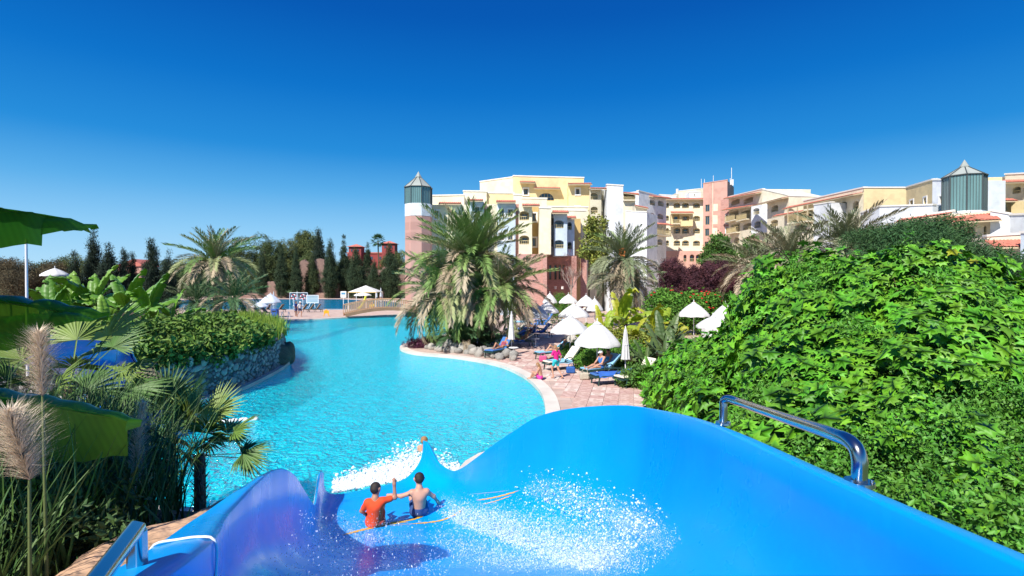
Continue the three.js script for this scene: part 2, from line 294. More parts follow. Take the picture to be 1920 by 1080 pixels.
// ---------------------------------------------------------------- the big blue slide in front
const blueGrain = tex(256, (u, v) => 0.90 + 0.10 * fbm(u, v, 5, 5, 61) + (fbm(u, v, 40, 2, 63) > 0.72 ? 0.03 : 0), { repeat: 0.6 });
const blueRough = tex(256, (u, v) => 0.5 + 0.5 * fbm(u, v, 7, 5, 67), { srgb: false, repeat: 0.6 });
M.slide = pmat([0.001, 0.35, 0.90], 0.40, { map: blueGrain, roughnessMap: blueRough, ior: 1.22, clearcoat: 0.03, clearcoatRoughness: 0.08 });
M.trim = mat([0.82, 0.82, 0.8], 0.5);
M.yellow = mat([0.80, 0.44, 0.02], 0.6);
function table(rows) { // [t, x, y, z] rows -> smooth interpolation
  return t => {
    let k = 0; while (k < rows.length - 2 && rows[k + 1][0] < t) k++;
    const a = rows[Math.max(0, k - 1)], b = rows[k], c = rows[k + 1], d = rows[Math.min(rows.length - 1, k + 2)], h = c[0] - b[0], s = clamp((t - b[0]) / h), out = [];
    for (let i = 1; i < b.length; i++) {
      const m0 = (c[i] - a[i]) / ((c[0] - a[0]) || 1) * h, m1 = (d[i] - b[i]) / ((d[0] - b[0]) || 1) * h, s2 = s * s, s3 = s2 * s;
      out.push((2 * s3 - 3 * s2 + 1) * b[i] + (s3 - 2 * s2 + s) * m0 + (-2 * s3 + 3 * s2) * c[i] + (s3 - s2) * m1);
    }
    return out;
  };
}
const row = (t, px, py, d) => { const p = P(px, py, d); return [t, p.x, p.y, p.z]; };
const slideR = table([[-1.2, 0.75, 3.77, 1.2], [0, 0.80, 3.62, 0], [1.6, 0.945, 3.385, -1.6], [3, 1.06, 3.19, -3], row(4.4, 1218, 771, 4.4), row(5.0, 1165, 764, 5.0), row(5.6, 1100, 766, 5.6), row(6.1, 1045, 773, 6.1), row(6.6, 1000, 787, 6.6), row(7.1, 960, 812, 7.1), row(7.6, 930, 832, 7.6), row(8.4, 890, 862, 8.4), row(9.2, 862, 881, 9.2), row(9.7, 845, 884, 9.7), row(10.1, 820, 868, 10.1), row(10.5, 801, 833, 10.5), row(10.75, 793, 828, 10.75)]);
const slideL = table([[-1.2, -0.72, 3.7, 1.2], [0, -0.76, 3.55, 0], row(1.3, 335, 1078, 1.3), row(2.7, 432, 966, 2.6), row(3.6, 478, 915, 3.45), row(4.3, 508, 889, 4.1), row(4.9, 532, 883, 4.7), row(5.5, 552, 893, 5.25), row(6.2, 570, 920, 5.9), row(7.2, 585, 944, 6.8), row(8.3, 592, 947, 7.8), row(9.2, 596, 922, 8.6), row(10.1, 601, 888, 9.3), row(10.75, 607, 888, 9.7)]);
const slideF = table([[-1.2, 3.0], [0, 2.95], [1.5, 2.75], [3, 2.28], [4, 1.82], [5, 1.34], [6, 0.95], [7, 0.63], [8, 0.38], [9, 0.2], [10, 0.09], [10.75, 0.04]]);
function slideAt(t, q) { // q -1 (left rim) .. 1 (right rim)
  const l = slideL(t), r = slideR(t), f = slideF(t)[0], th = (q + 1) / 2 * Math.PI, c = -Math.cos(th), s = Math.sin(th);
  const n = lerp(5.0, 2.7, sstep(-0.5, 0.6, q)), X = Math.sign(c) * Math.pow(Math.abs(c), 2 / n), Y = 1 - Math.pow(s, 2 / n), k = (X + 1) / 2;
  const rim = q < 0 ? l[1] : r[1];
  return V(lerp(l[0], r[0], k), f + Y * Math.max(0.01, rim - f), lerp(l[2], r[2], k));
}
function slideN(t, q) { const e = 0.02, a = slideAt(t + e, q).sub(slideAt(t - e, q)), b = slideAt(t, Math.min(1, q + e)).sub(slideAt(t, Math.max(-1, q - e))); return b.cross(a).normalize(); }
const flangeW = (t, side) => (side < 0 ? lerp(0.19, 0.03, sstep(1.5, 5.5, t)) : lerp(0.12, 0.05, sstep(4, 7.5, t)));
function rimOut(t, side) { const l = slideL(t), r = slideR(t); const d = V(r[0] - l[0], 0, r[2] - l[2]).normalize().multiplyScalar(side); return [side < 0 ? V(...l) : V(...r), d]; }
{
  const sl = thing('water_slide', 'wide glossy blue water slide running down into the pool in front', 'water slide');
  const NT = 130, NQ = 56, t0 = -1.2, t1 = 10.75;
  const section = t => {
    const pts = [], w = [flangeW(t, -1), flangeW(t, 1)];
    const [lp, ld] = rimOut(t, -1), [rp, rd] = rimOut(t, 1);
    const edge = (p, d, w, a) => [[w + 0.012, -0.14], [w + 0.012, -0.03], [w, -0.006], [w * 0.6, 0.012], [w * 0.25, 0.02]].map(([o, y]) => p.clone().addScaledVector(d, o).add(V(0, y, 0)));
    pts.push(...edge(lp, ld, w[0]));
    for (let i = 0; i <= NQ; i++) { const p = slideAt(t, -1 + 2 * i / NQ); if (i === 0 || i === NQ) p.y += 0.012; pts.push(p); }
    pts.push(...edge(rp, rd, w[1]).reverse());
    return pts;
  };
  const secs = []; for (let j = 0; j <= NT; j++) secs.push(section(lerp(t0, t1, j / NT)));
  const nP = secs[0].length;
  const shell = gridGeo(nP - 1, NT, (u, v) => secs[Math.round(v * NT)][Math.round(u * (nP - 1))].clone(), (u, v, p) => [u * 4, v * 12]);
  part(sl, 'chute', shell, M.slide);
  // underside, a hand's width below
  const hull = gridGeo(24, 80, (u, v) => { const t = lerp(t0, t1, v), q = lerp(-.42, .42, u), p = slideAt(t, q); p.y -= .06; return p; });
  part(sl, 'underside', hull, M.slide);
  // pale edge of the laminate along both rims
  for (const s of [-1, 1]) { const pts = []; for (let t = t0; t <= t1; t += 0.12) { const [p, d] = rimOut(t, s); pts.push(p.addScaledVector(d, flangeW(t, s) + 0.012).add(V(0, -0.034, 0))); } part(sl, 'edge_trim', tube(pts, 0.005, 5, 160), M.trim); }
  // section joint: sealant line over the left flange and down the wall
  {
    const t = 1.72, e = [], w = flangeW(t, -1), [lp, ld] = rimOut(t, -1);
    for (const [o, y] of [[w + 0.016, -0.10], [w + 0.016, -0.03], [w, 0], [w * 0.6, 0.016], [w * 0.25, 0.024], [0, 0.016]]) e.push(lp.clone().addScaledVector(ld, o).add(V(0, y, 0)));
    for (let q = -0.97; q < -0.3; q += 0.06) e.push(slideAt(t, q).addScaledVector(slideN(t, q), 0.003));
    part(sl, 'joint_seal', tube(e, 0.0045, 6, 60), M.trim);
  }
  // supports under the slide
  for (const [t, q] of [[2.2, -0.4], [2.2, 0.4], [5, -0.4], [5, 0.4], [8, 0.5]]) { const p = slideAt(t, q); part(sl, 'support_post', cyl(0.07, 0.07, p.y, p.x, -0.05, p.z, 14), M.trim); }
  // painted yellow chevron across the chute
  const locate = (px, py) => { let best = [9, 0, 0]; for (let t = 2; t < 10; t += 0.04) for (let q = -0.9; q < 0.95; q += 0.01) { const p = slideAt(t, q), e = Math.hypot(p.x / -p.z * 1000 + 960 - px, (EYE - p.y) / -p.z * 1000 + 528 - py); if (e < best[0]) best = [e, t, q]; } return best; };
  const paint = (a, b, w) => { const [, ta, qa] = locate(...a), [, tb, qb] = locate(...b), n = 24, m = new MB(); for (let i = 0; i <= n; i++) { const k = i / n, t = lerp(ta, tb, k), q = lerp(qa, qb, k), ww = w * (0.7 + 0.4 * Math.sin(i * 2.7) * Math.sin(i * 0.9)) * Math.min(1, (1 - k) * 6 + .1, k * 6 + .1); for (const s of [-1, 1]) { const p = slideAt(t + s * ww, q).addScaledVector(slideN(t, q), 0.005); m.v(p.x, p.y, p.z, 0, 0); } } for (let i = 0; i < n; i++) m.quad(2 * i, 2 * i + 1, 2 * i + 3, 2 * i + 2); return m.geo(); };
  for (const [a, b, w] of [[[972, 923], [893, 940], 0.11], [[955, 921], [885, 928], 0.06], [[960, 930], [905, 948], 0.05], [[870, 955], [735, 985], 0.05], [[800, 965], [700, 990], 0.05], [[760, 985], [640, 1006], 0.08]]) part(sl, 'painted_stripe', paint(a, b, w), M.yellow);
  // landing the slide starts from, behind the camera
  part(sl, 'landing', rbox(2.2, 0.14, 1.5, 0.03, 0.08, 2.93, 1.95), M.slide);
}
// brushed steel grab rails
M.steel = pmat([0.46, 0.48, 0.5], 0.24, { metalness: 1, roughnessMap: tex(128, (u, v) => 0.6 + 0.4 * fbm(u * 1, v, 8, 4, 15), { srgb: false }) });
{
  const r = thing('grab_rail', 'bent steel grab rail bolted on the right rim of the slide', 'grab rail');
  const a = P(1611, 902, 1.62), b = P(1356, 792, 3.06);
  a.y -= 0.01; b.y -= 0.01;
  const T1 = P(1612, 868, 1.62), T2 = P(1606, 842, 1.635), T3 = P(1592, 827, 1.67), T4 = P(1566, 816, 1.75), T5 = P(1385, 754, 2.92), T6 = P(1364, 748, 3.05), T7 = P(1357, 751, 3.07);
  part(r, 'tube', tube([a, a.clone().lerp(T1, .6), T1, T2, T3, T4, T4.clone().lerp(T5, .33), T4.clone().lerp(T5, .66), T5, T6, T7, T7.clone().lerp(b, .3), b], 0.0225, 14, 140), M.steel);
  part(r, 'base_plate', cyl(0.043, 0.041, 0.012, a.x, a.y, a.z, 24), M.steel); part(r, 'base_plate', cyl(0.043, 0.041, 0.012, b.x, b.y, b.z, 24), M.steel);
  for (const q of [a, b]) for (let k = 0; k < 3; k++) part(r, 'bolt', cyl(0.006, 0.005, 0.008, q.x + 0.033 * Math.cos(k * 2.1 + .6), q.y + 0.011, q.z + 0.033 * Math.sin(k * 2.1 + .6), 6), M.steel);
  const l = thing('grab_rail', 'straight steel hand rail with a sharp corner beside the stone ledge', 'grab rail');
  const c = P(256, 990, 1.35), e = P(150, 1130, 0.98), f = P(266, 1130, 1.33);
  const sq = (a, b) => { const L0 = a.distanceTo(b), g = rbox(0.04, L0, 0.04, 0.012, 0, L0 / 2, 0); g.applyQuaternion(new THREE.Quaternion().setFromUnitVectors(V(0, 1, 0), b.clone().sub(a).normalize())); g.translate(a.x, a.y, a.z); return g; };
  part(l, 'sloping_bar', sq(c, e), M.steel); part(l, 'post', sq(V(f.x, 2.7, f.z), c), M.steel);
}
// ---------------------------------------------------------------- second, smaller slide at the left among the plants
function flume(name, label, pts, w, h, mat_) {
  const o = thing(name, label, 'water slide'), c = new THREE.CatmullRomCurve3(pts, false, 'centripetal'), n = 70;
  const sec = v => { const p = c.getPointAt(v), t = c.getTangentAt(v), side = V(-t.z, 0, t.x).normalize(); return [p, side]; };
  const prof = []; prof.push([-w / 2 - 0.14, h - 0.08], [-w / 2 - 0.14, h], [-w / 2 - 0.03, h + 0.01]); for (let i = 0; i <= 24; i++) { const th = Math.PI * i / 24, cc = -Math.cos(th), s = Math.sin(th); prof.push([Math.sign(cc) * Math.abs(cc) ** .6 * w / 2, h * (1 - s ** .6)]); } prof.push([w / 2 + 0.03, h + 0.01], [w / 2 + 0.14, h], [w / 2 + 0.14, h - 0.08]);
  const under = prof.slice(2, -2).map(([x, y]) => [x * 1.08, y - 0.07]);
  const surf = pr => gridGeo(pr.length - 1, n, (u, v) => { const [p, s] = sec(v), q = pr[Math.round(u * (pr.length - 1))]; return p.clone().addScaledVector(s, q[0]).add(V(0, q[1], 0)); }, (u, v) => [u * 3, v * 9]);
  part(o, 'chute', surf(prof), mat_); part(o, 'underside', surf(under), mat_);
  for (const s of [-1, 1]) { const e = []; for (let i = 0; i <= 40; i++) { const [p, sd] = sec(i / 40); e.push(p.clone().addScaledVector(sd, s * (w / 2 + .15)).add(V(0, h - .02, 0))); } part(o, 'edge_trim', tube(e, 0.018, 6, 90), M.slideTrim); }
  for (const v of [0.15, 0.45, 0.75]) { const [p] = sec(v); if (p.y > 0.4) part(o, 'support_post', cyl(0.09, 0.09, p.y, p.x, -0.05, p.z, 12), M.trim); }
  return o;
}
M.slideTrim = pmat([0.10, 0.55, 0.85], 0.3, { clearcoat: 0.4 });
M.slide2 = pmat([0.004, 0.16, 0.72], 0.32, { map: blueGrain, clearcoat: 0.5, clearcoatRoughness: 0.12 });
flume('water_slide', 'smaller curved blue water slide behind the palm fronds at left', [P(-260, 672, 10.5), P(-60, 676, 11.2), P(70, 680, 12.2), P(150, 690, 13.4), P(178, 712, 14.8), P(200, 740, 15.6), P(235, 772, 15.6), P(262, 800, 14.6)], 1.5, 0.62, M.slide2);

// ---------------------------------------------------------------- plant builders
M.frond = [[0.21, 0.31, 0.085], [0.15, 0.26, 0.06], [0.32, 0.36, 0.15]].map(c => leafMat(c, 0.25, 0.7));
M.frondDry = [[0.46, 0.38, 0.26], [0.38, 0.30, 0.20]].map(c => leafMat(c, 0.2, 0.9));
M.frondGrey = [[0.18, 0.23, 0.11], [0.24, 0.27, 0.15], [0.28, 0.27, 0.17]].map(c => leafMat(c, 0.2, 0.85));
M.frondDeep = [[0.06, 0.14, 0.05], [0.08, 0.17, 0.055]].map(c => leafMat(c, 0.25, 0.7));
M.trunk = mat([0.17, 0.12, 0.08], 0.95, { map: mottle, bumpMap: fineBump, bumpScale: 0.06 });
M.bark = mat([0.22, 0.18, 0.14], 0.95, { map: mottle, bumpMap: fineBump, bumpScale: 0.05 });
// feather frond along +x, bending down along its length; unit length 1
function frondGeo(seed, droop = 1.0, pairs = 46, leaf = 0.16, up = 0.35) {
  srand(seed); const m = new MB(), pts = [], n = 14; let x = 0, y = 0, a = 0; const N = 40;
  for (let i = 0; i <= N; i++) { pts.push([x, y, a]); a = -droop * Math.pow(i / N, 1.4); x += Math.cos(a) / N; y += Math.sin(a) / N; }
  const at = s => { const k = clamp(s) * N, i = Math.min(N - 1, Math.floor(k)), f = k - i; return [lerp(pts[i][0], pts[i + 1][0], f), lerp(pts[i][1], pts[i + 1][1], f), pts[i][2]]; };
  for (let i = 0; i < n; i++) { // three-sided rib
    const s0 = i / n, s1 = (i + 1) / n, A = at(s0), B = at(s1), w0 = 0.012 * (1 - s0 * .85), w1 = 0.012 * (1 - s1 * .85);
    const q = [[A, w0], [B, w1]].map(([C, w]) => [m.v(C[0], C[1], -w), m.v(C[0], C[1], w), m.v(C[0], C[1] - w * 1.4, 0)]);
    m.quad(q[0][0], q[0][1], q[1][1], q[1][0]); m.quad(q[0][1], q[0][2], q[1][2], q[1][1]); m.quad(q[0][2], q[0][0], q[1][0], q[1][2]);
  }
  for (let i = 0; i < pairs; i++) for (const sd of [-1, 1]) {
    const s = 0.14 + 0.86 * (i + rnd() * .5) / pairs, [cx, cy, ca] = at(s), l = leaf * (0.45 + 0.75 * Math.sin(Math.PI * Math.min(1, s * 0.8 + 0.12))) * rr(.8, 1.15);
    const fw = lerp(0.95, 0.45, s) + rr(-.12, .12), lift = up + rr(-.25, .25), w = 0.0085 * rr(.8, 1.3);
    const d = V(Math.cos(ca) * Math.cos(fw) - Math.sin(ca) * lift * .3, Math.sin(ca) * Math.cos(fw) + Math.cos(ca) * lift, sd * Math.sin(fw)).normalize();
    const side = V(Math.cos(ca), Math.sin(ca), 0).cross(d).cross(d).normalize(), sag = -l * 0.18;
    const b0 = V(cx, cy, sd * 0.006), mid = b0.clone().addScaledVector(d, l * .5), tip = b0.clone().addScaledVector(d, l); tip.y += sag;
    const v0 = m.v(b0.x, b0.y, b0.z), v1 = m.v(mid.x + side.x * w, mid.y + side.y * w, mid.z + side.z * w), v2 = m.v(mid.x - side.x * w, mid.y - side.y * w, mid.z - side.z * w), v3 = m.v(tip.x, tip.y, tip.z);
    m.tri(v0, v1, v2); m.tri(v1, v3, v2);
  }
  return m.geo();
}
const fronds = { stiff: [1, 2, 3].map(s => frondGeo(s, 0.55, 46, 0.17, 0.4)), arch: [4, 5, 6].map(s => frondGeo(s, 1.25, 46, 0.17, 0.3)), hang: [7, 8].map(s => frondGeo(s, 1.9, 40, 0.17, 0.1)) };
// a crown of feather fronds: each frond is a mesh of its own
function palmCrown(o, x, y, z, n, len, { lo = -0.5, hi = 1.45, mats = M.frond, dry = 0.15, dryMats = M.frondDry, squash = 1 } = {}) {
  for (let i = 0; i < n; i++) {
    const k = i / (n - 1), el = lerp(hi, lo, Math.pow(k, 0.85)) + rr(-.12, .12), az = i * 2.39996 + rr(-.3, .3), isDry = rnd() < (k > 0.55 ? dry * 2.2 : dry * 0.4);
    const kind = k < 0.4 ? 'stiff' : k < 0.8 ? 'arch' : (rnd() < .5 ? 'hang' : 'arch');
    const f = part(o, 'frond', pick(fronds[kind]), pick(isDry ? dryMats : mats), [x, y, z]);
    f.rotation.set(0, az, el, 'YZX'); const l = len * rr(.82, 1.12) * (k < .15 ? .85 : 1); f.scale.set(l * squash, l, l);
  }
}
function palmTrunk(o, pts, r0, r1) {
  const c = new THREE.CatmullRomCurve3(pts), n = Math.max(10, Math.round(c.getLength() * 6)), g = gridGeo(12, n * 2, (u, v) => { const p = c.getPointAt(v), r = lerp(r0, r1, v) * (1 + 0.13 * ((v * n) % 1) + 0.05 * Math.sin(u * 37 + v * 50)); return V(p.x + Math.cos(u * 6.2832) * r, p.y, p.z + Math.sin(u * 6.2832) * r); });
  part(o, 'trunk', g, M.trunk);
}
// paddle leaf (banana) along +x with torn margins; unit length
function paddleGeo(seed, droop, width, tears, fold = 0.35, pw = 0.6) {
  srand(seed); const m = new MB(), N = 30, pts = []; let x = 0, y = 0, a = 0;
  for (let i = 0; i <= N; i++) { pts.push([x, y, a]); a = -droop * Math.pow(i / N, 1.6); x += Math.cos(a) / N; y += Math.sin(a) / N; }
  for (let i = 2; i < N; i += 2) { const A = pts[i - 2], B = pts[i], w = 0.014 * (1 - i / N * .8); const q = [A, B].map(C => [m.v(C[0], C[1] + .001, -w, 0.5, 0), m.v(C[0], C[1] - w * 1.5, 0, .5, 0), m.v(C[0], C[1] + .001, w, 0.5, 0)]); m.quad(q[0][0], q[0][1], q[1][1], q[1][0]); m.quad(q[0][1], q[0][2], q[1][2], q[1][1]); }
  for (const sd of [-1, 1]) {
    let start = 5;
    while (start < N) {
      const end = Math.min(N, start + (rnd() < tears ? 1 + Math.floor(rnd() * 3) : 7)), sag = (rr(-.06, .05) + (rnd() < tears ? -rr(0, .12) : 0)) * Math.min(1, width / .15), fd = fold + rr(-.12, .12); const idx = [];
      for (let i = start; i <= end; i++) {
        const s = (i - 5) / (N - 5), w = width * Math.pow(Math.sin(Math.PI * clamp(0.06 + 0.93 * Math.pow(s, 0.85))), pw) * (i === start || i === end ? rr(.93, .99) : 1), [cx, cy, ca] = pts[i], r = [];
        for (let j = 0; j <= 3; j++) { const k = j / 3, out = w * k, yy = Math.sin(fd) * out - 0.55 * out * k * k + sag * k + 0.006 * Math.sin(i * 2.1); r.push(m.v(cx - Math.sin(ca) * yy + out * 0.22, cy + Math.cos(ca) * yy, sd * out * Math.cos(fd), 0.5 + sd * k * .5, s)); }
        idx.push(r);
      }
      for (let i = 0; i < idx.length - 1; i++) for (let j = 0; j < 3; j++) m.quad(idx[i][j], idx[i][j + 1], idx[i + 1][j + 1], idx[i + 1][j]);
      start = end;
    }
  }
  return m.geo();
}
const paddles = [[21, .7, .15, .15], [22, 1.2, .17, .3], [23, 1.7, .16, .45], [24, .35, .14, .1], [25, 1.0, .16, .6]].map(a => paddleGeo(...a));
const leafVein = tex(256, (u, v) => { const k = Math.abs(u - .5) * 2, s = Math.sin((v * 1 - k * 0.06) * 2 * Math.PI * 46) * .5 + .5, f = fbm(u, v, 6, 4, 33); const b = 0.80 + 0.14 * s + 0.25 * (f - .5); return k < 0.06 ? [1.2, 1.15, 1] : [b, b, b * .9]; });
M.banana = [[0.17, 0.40, 0.025], [0.12, 0.32, 0.02], [0.24, 0.46, 0.04]].map(c => pmat(c, 0.5, { transmission: 0.35, thickness: 0, map: leafVein }));
M.bananaYellow = [[0.55, 0.58, 0.03], [0.36, 0.50, 0.03], [0.48, 0.50, 0.03]].map(c => pmat(c, 0.5, { transmission: 0.35, thickness: 0, map: leafVein }));
M.stem = mat([0.13, 0.17, 0.05], 0.8, { map: mottle });
function bananaPlant(name, label, pos, n, len, stemH, { mats = M.banana, lo = 0.05, hi = 1.45, group, kinds = [0, 1, 2, 3, 4], cat = 'banana plant' } = {}) {
  const o = thing(name, label, cat, pos, 0, group);
  part(o, 'stem', [bar([0, -0.1, 0], [0.05, stemH, 0.03], 0.1 * len / 1.8, 10, 0.05 * len / 1.8)], M.stem);
  for (let i = 0; i < n; i++) { const el = lerp(hi, lo, i / Math.max(1, n - 1)) + rr(-.15, .15), az = i * 2.39996 + rr(-.4, .4), f = part(o, 'leaf', paddles[pick(kinds)], pick(mats), [0.05, stemH * rr(.88, 1), 0.03]); f.rotation.set(rr(-.3, .3), az, el, 'YZX'); f.scale.setScalar(len * rr(.75, 1.1)); }
  return o;
}
// fan leaf: stalk along +x then a fan of narrow segments; unit stalk length 1
function fanGeo(seed, n = 26, spread = 2.5, r = 0.75, droop = 0.25) {
  srand(seed); const m = new MB(); const w = 0.012; const q = [[0, 0], [1, 0]].map(([x, y]) => [m.v(x, y, -w), m.v(x, y - w, 0), m.v(x, y, w)]); m.quad(q[0][0], q[0][1], q[1][1], q[1][0]); m.quad(q[0][1], q[0][2], q[1][2], q[1][1]);
  for (let i = 0; i < n; i++) {
    const a = lerp(-spread, spread, i / (n - 1)) / 1, l = r * (1 - 0.25 * Math.abs(i / (n - 1) - .5) * 2) * rr(.9, 1.08), d = V(Math.cos(a), 0.10 * Math.cos(a * 3) + rr(-.05, .05), Math.sin(a)), s = V(-Math.sin(a), 0, Math.cos(a)), wd = 0.028;
    const P0 = V(1, 0, 0), P1 = P0.clone().addScaledVector(d, l * .5), P2 = P0.clone().addScaledVector(d, l); P2.y -= droop * l * rr(.3, 1);
    const a0 = m.v(P0.x, P0.y, P0.z), b1 = m.v(P1.x + s.x * wd, P1.y + .012, P1.z + s.z * wd), b2 = m.v(P1.x, P1.y - .014, P1.z), b3 = m.v(P1.x - s.x * wd, P1.y + .012, P1.z - s.z * wd), t = m.v(P2.x, P2.y, P2.z);
    m.tri(a0, b1, b2); m.tri(a0, b2, b3); m.tri(b1, t, b2); m.tri(b2, t, b3);
  }
  return m.geo();
}
const fans = [31, 32, 33].map(s => fanGeo(s, 26, 1.7, 0.8, 0.2));
// leaf tufts
function tuftGeo(seed, n, leafL, leafW, spreadR, upBias = 0) {
  srand(seed); const m = new MB();
  for (let i = 0; i < n; i++) {
    const c = V(rr(-1, 1), rr(-1, 1), rr(-1, 1)).multiplyScalar(spreadR), d = V(rr(-1, 1), rr(-1, 1) + upBias, rr(-1, 1)).normalize(), s = V(rr(-1, 1), rr(-1, 1), rr(-1, 1)).cross(d).normalize(), l = leafL * rr(.7, 1.2), w = leafW * rr(.7, 1.2);
    const nn = d.clone().cross(s).multiplyScalar(w * .35), p = c.clone().addScaledVector(d, -l / 2), q = c.clone().addScaledVector(d, l / 2);
    const a = m.v(p.x, p.y, p.z), b = m.v(c.x + s.x * w / 2 + nn.x, c.y + s.y * w / 2 + nn.y, c.z + s.z * w / 2 + nn.z), e = m.v(q.x, q.y, q.z), f = m.v(c.x - s.x * w / 2 + nn.x, c.y - s.y * w / 2 + nn.y, c.z - s.z * w / 2 + nn.z);
    m.tri(a, b, e); m.tri(a, e, f);
  }
  return m.geo();
}
const tuft = { fine: tuftGeo(41, 26, 0.34, 0.12, 0.5), broad: tuftGeo(42, 14, 0.55, 0.3, 0.55), needle: tuftGeo(43, 34, 0.5, 0.07, 0.5, 1.6), feather: tuftGeo(44, 40, 0.35, 0.06, 0.6) };
// crown of tufts: blobs are ellipsoids [x, y, z, rx, ry, rz]; returns one InstancedMesh part
function crown(o, name, blobs, count, geo, m, size, { tint = 0.3, shell = 0.55, gap = 0.25, warm = 0.15, seedN = 1 } = {}) {
  const tot = blobs.reduce((s, b) => s + b[3] * b[4] + b[4] * b[5] + b[3] * b[5], 0), mats = [], cols = [];
  for (const b of blobs) {
    const n = Math.round(count * (b[3] * b[4] + b[4] * b[5] + b[3] * b[5]) / tot);
    for (let i = 0; i < n; i++) {
      const d = V(rr(-1, 1), rr(-1, 1), rr(-1, 1)); if (d.lengthSq() > 1) { i--; continue; } d.normalize();
      const g = vnoise(d.x * 2.6 + 31 + b[0] * 3, d.y * 2.6 + d.z * 2.1 + 47 + b[1], 97, 12 + seedN); if (g < gap * rr(.6, 1.4)) continue;
      const r = Math.pow(rr(shell ** 3, 1), 1 / 3) * (0.82 + 0.36 * vnoise(d.x * 3 + 71, d.z * 3 + d.y * 2 + 13 + b[2], 97, 5 + seedN));
      const s = size * rr(.7, 1.3);
      mats.push(new THREE.Matrix4().compose(V(b[0] + d.x * r * b[3], b[1] + d.y * r * b[4], b[2] + d.z * r * b[5]), new THREE.Quaternion().setFromEuler(new THREE.Euler(rr(-.6, .6), rnd() * 6.3, rr(-.6, .6))), V(s, s, s)));
      const k = 1 + rr(-tint, tint), w = rr(-warm, warm); cols.push(L(clamp(k * (1 + w), 0, 1.6), k, clamp(k * (1 - w), 0, 1.6)));
    }
  }
  const im = shade(new THREE.InstancedMesh(geo, m, mats.length)); im.name = name; mats.forEach((q, i) => { im.setMatrixAt(i, q); im.setColorAt(i, cols[i]); }); im.userData.kind = 'stuff'; o.add(im); return im;
}
function treeTrunk(o, pts, r0, r1, limbs = [], m = M.bark) {
  const c = new THREE.CatmullRomCurve3(pts.map(p => V(...p))), g = [gridGeo(8, 12, (u, v) => { const p = c.getPointAt(v), r = lerp(r0, r1, v); return V(p.x + Math.cos(u * 6.2832) * r, p.y, p.z + Math.sin(u * 6.2832) * r); })];
  for (const [a, b] of limbs) g.push(bar(a, b, r1 * .8, 6, r1 * .3));
  part(o, 'trunk', g, m);
}
function cypress(label, pos, h, r, m, group, lean = 0) {
  const o = thing('cypress_tree', label, 'tree', pos, rnd() * 6, group); treeTrunk(o, [[0, -.1, 0], [0, h * .4, 0], [lean * .5, h * .9, 0]], r * .18, .03);
  const blobs = [], n = 9; for (let i = 0; i < n; i++) { const k = i / (n - 1), rad = r * (k < .25 ? lerp(.7, 1, k / .25) : lerp(1, .12, Math.pow((k - .25) / .75, 1.25))); blobs.push([lean * k + rr(-.1, .1) * r, h * (0.09 + .87 * k), rr(-.1, .1) * r, rad, h * .095, rad]); }
  crown(o, 'foliage', blobs, 620, tuft.needle, m, Math.max(.34, r * .46), { shell: .35, gap: .06, tint: .25, seedN: Math.floor(rnd() * 50) });
  return o;
}
// shrub or round tree from blobs given relative to the base
function leafyTree(name, label, cat, pos, blobs, count, g, m, size, { trunk, group, opt = {}, barkM = M.bark, crownName = 'foliage' } = {}) {
  const o = thing(name, label, cat, pos, 0, group);
  if (trunk) treeTrunk(o, [[0, -.1, 0], [trunk[2] || 0, trunk[0] * .5, 0], [0, trunk[0], 0]], trunk[1], trunk[1] * .45, blobs.slice(0, 6).map(b => [[0, trunk[0] * rr(.75, .98), 0], [b[0] * .8, b[1], b[2] * .8]]), barkM);
  crown(o, crownName, blobs, count, g, m, size, { seedN: Math.floor(rnd() * 60), ...opt });
  return o;
}

// ---------------------------------------------------------------- plants, near to far
const at = (px, d, y = 0) => V((px - 960) / 1000 * d, y, -d);
const yAt = (py, d) => EYE - (py - 528) / 1000 * d;
// ---- broad-leaved shrub bank at the right
function lobedLeaf(seed, fold) { // five-lobed leaf, stalk at origin, tip along +x, unit length, drooping
  srand(seed); const m = new MB(), out = [[0, 0], [-0.16, 0.34], [0.12, 0.27], [0.13, 0.66], [0.40, 0.32], [0.68, 0.56], [0.66, 0.22], [1.0, 0.0]];
  const pt = (x, z) => { const r = Math.hypot(x - .25, z), yy = -0.28 * x * x - fold * Math.abs(z) + 0.05 * Math.sin(x * 7 + seed) * Math.abs(z) * 3; return m.v(x, yy, z, x, z); };
  const c0 = pt(0.02, 0), c1 = pt(0.34, 0), tip = pt(1, 0);
  for (const s of [1, -1]) { const e = out.slice(1, -1).map(([x, z]) => pt(x + rr(-.03, .03), s * (z + rr(-.03, .03)))); const seq = [...e, tip]; m.tri(c0, e[0], c1); for (let i = 0; i < seq.length - 1; i++) m.tri(c1, seq[i], seq[i + 1]); }
  return m.geo();
}
const lobed = [lobedLeaf(1, 0.25), lobedLeaf(2, 0.45), lobedLeaf(3, 0.1)];
M.lobed = [[0.115, 0.34, 0.014], [0.085, 0.30, 0.013], [0.16, 0.39, 0.016], [0.065, 0.24, 0.013]].map(c => leafMat(c, 0.3, 0.55));
M.lobedI = leafMat([0.115, 0.34, 0.014], 0.3, 0.55);
M.smallI = leafMat([0.08, 0.25, 0.02], 0.3, 0.6);
M.twig = mat([0.16, 0.13, 0.06], 0.9);
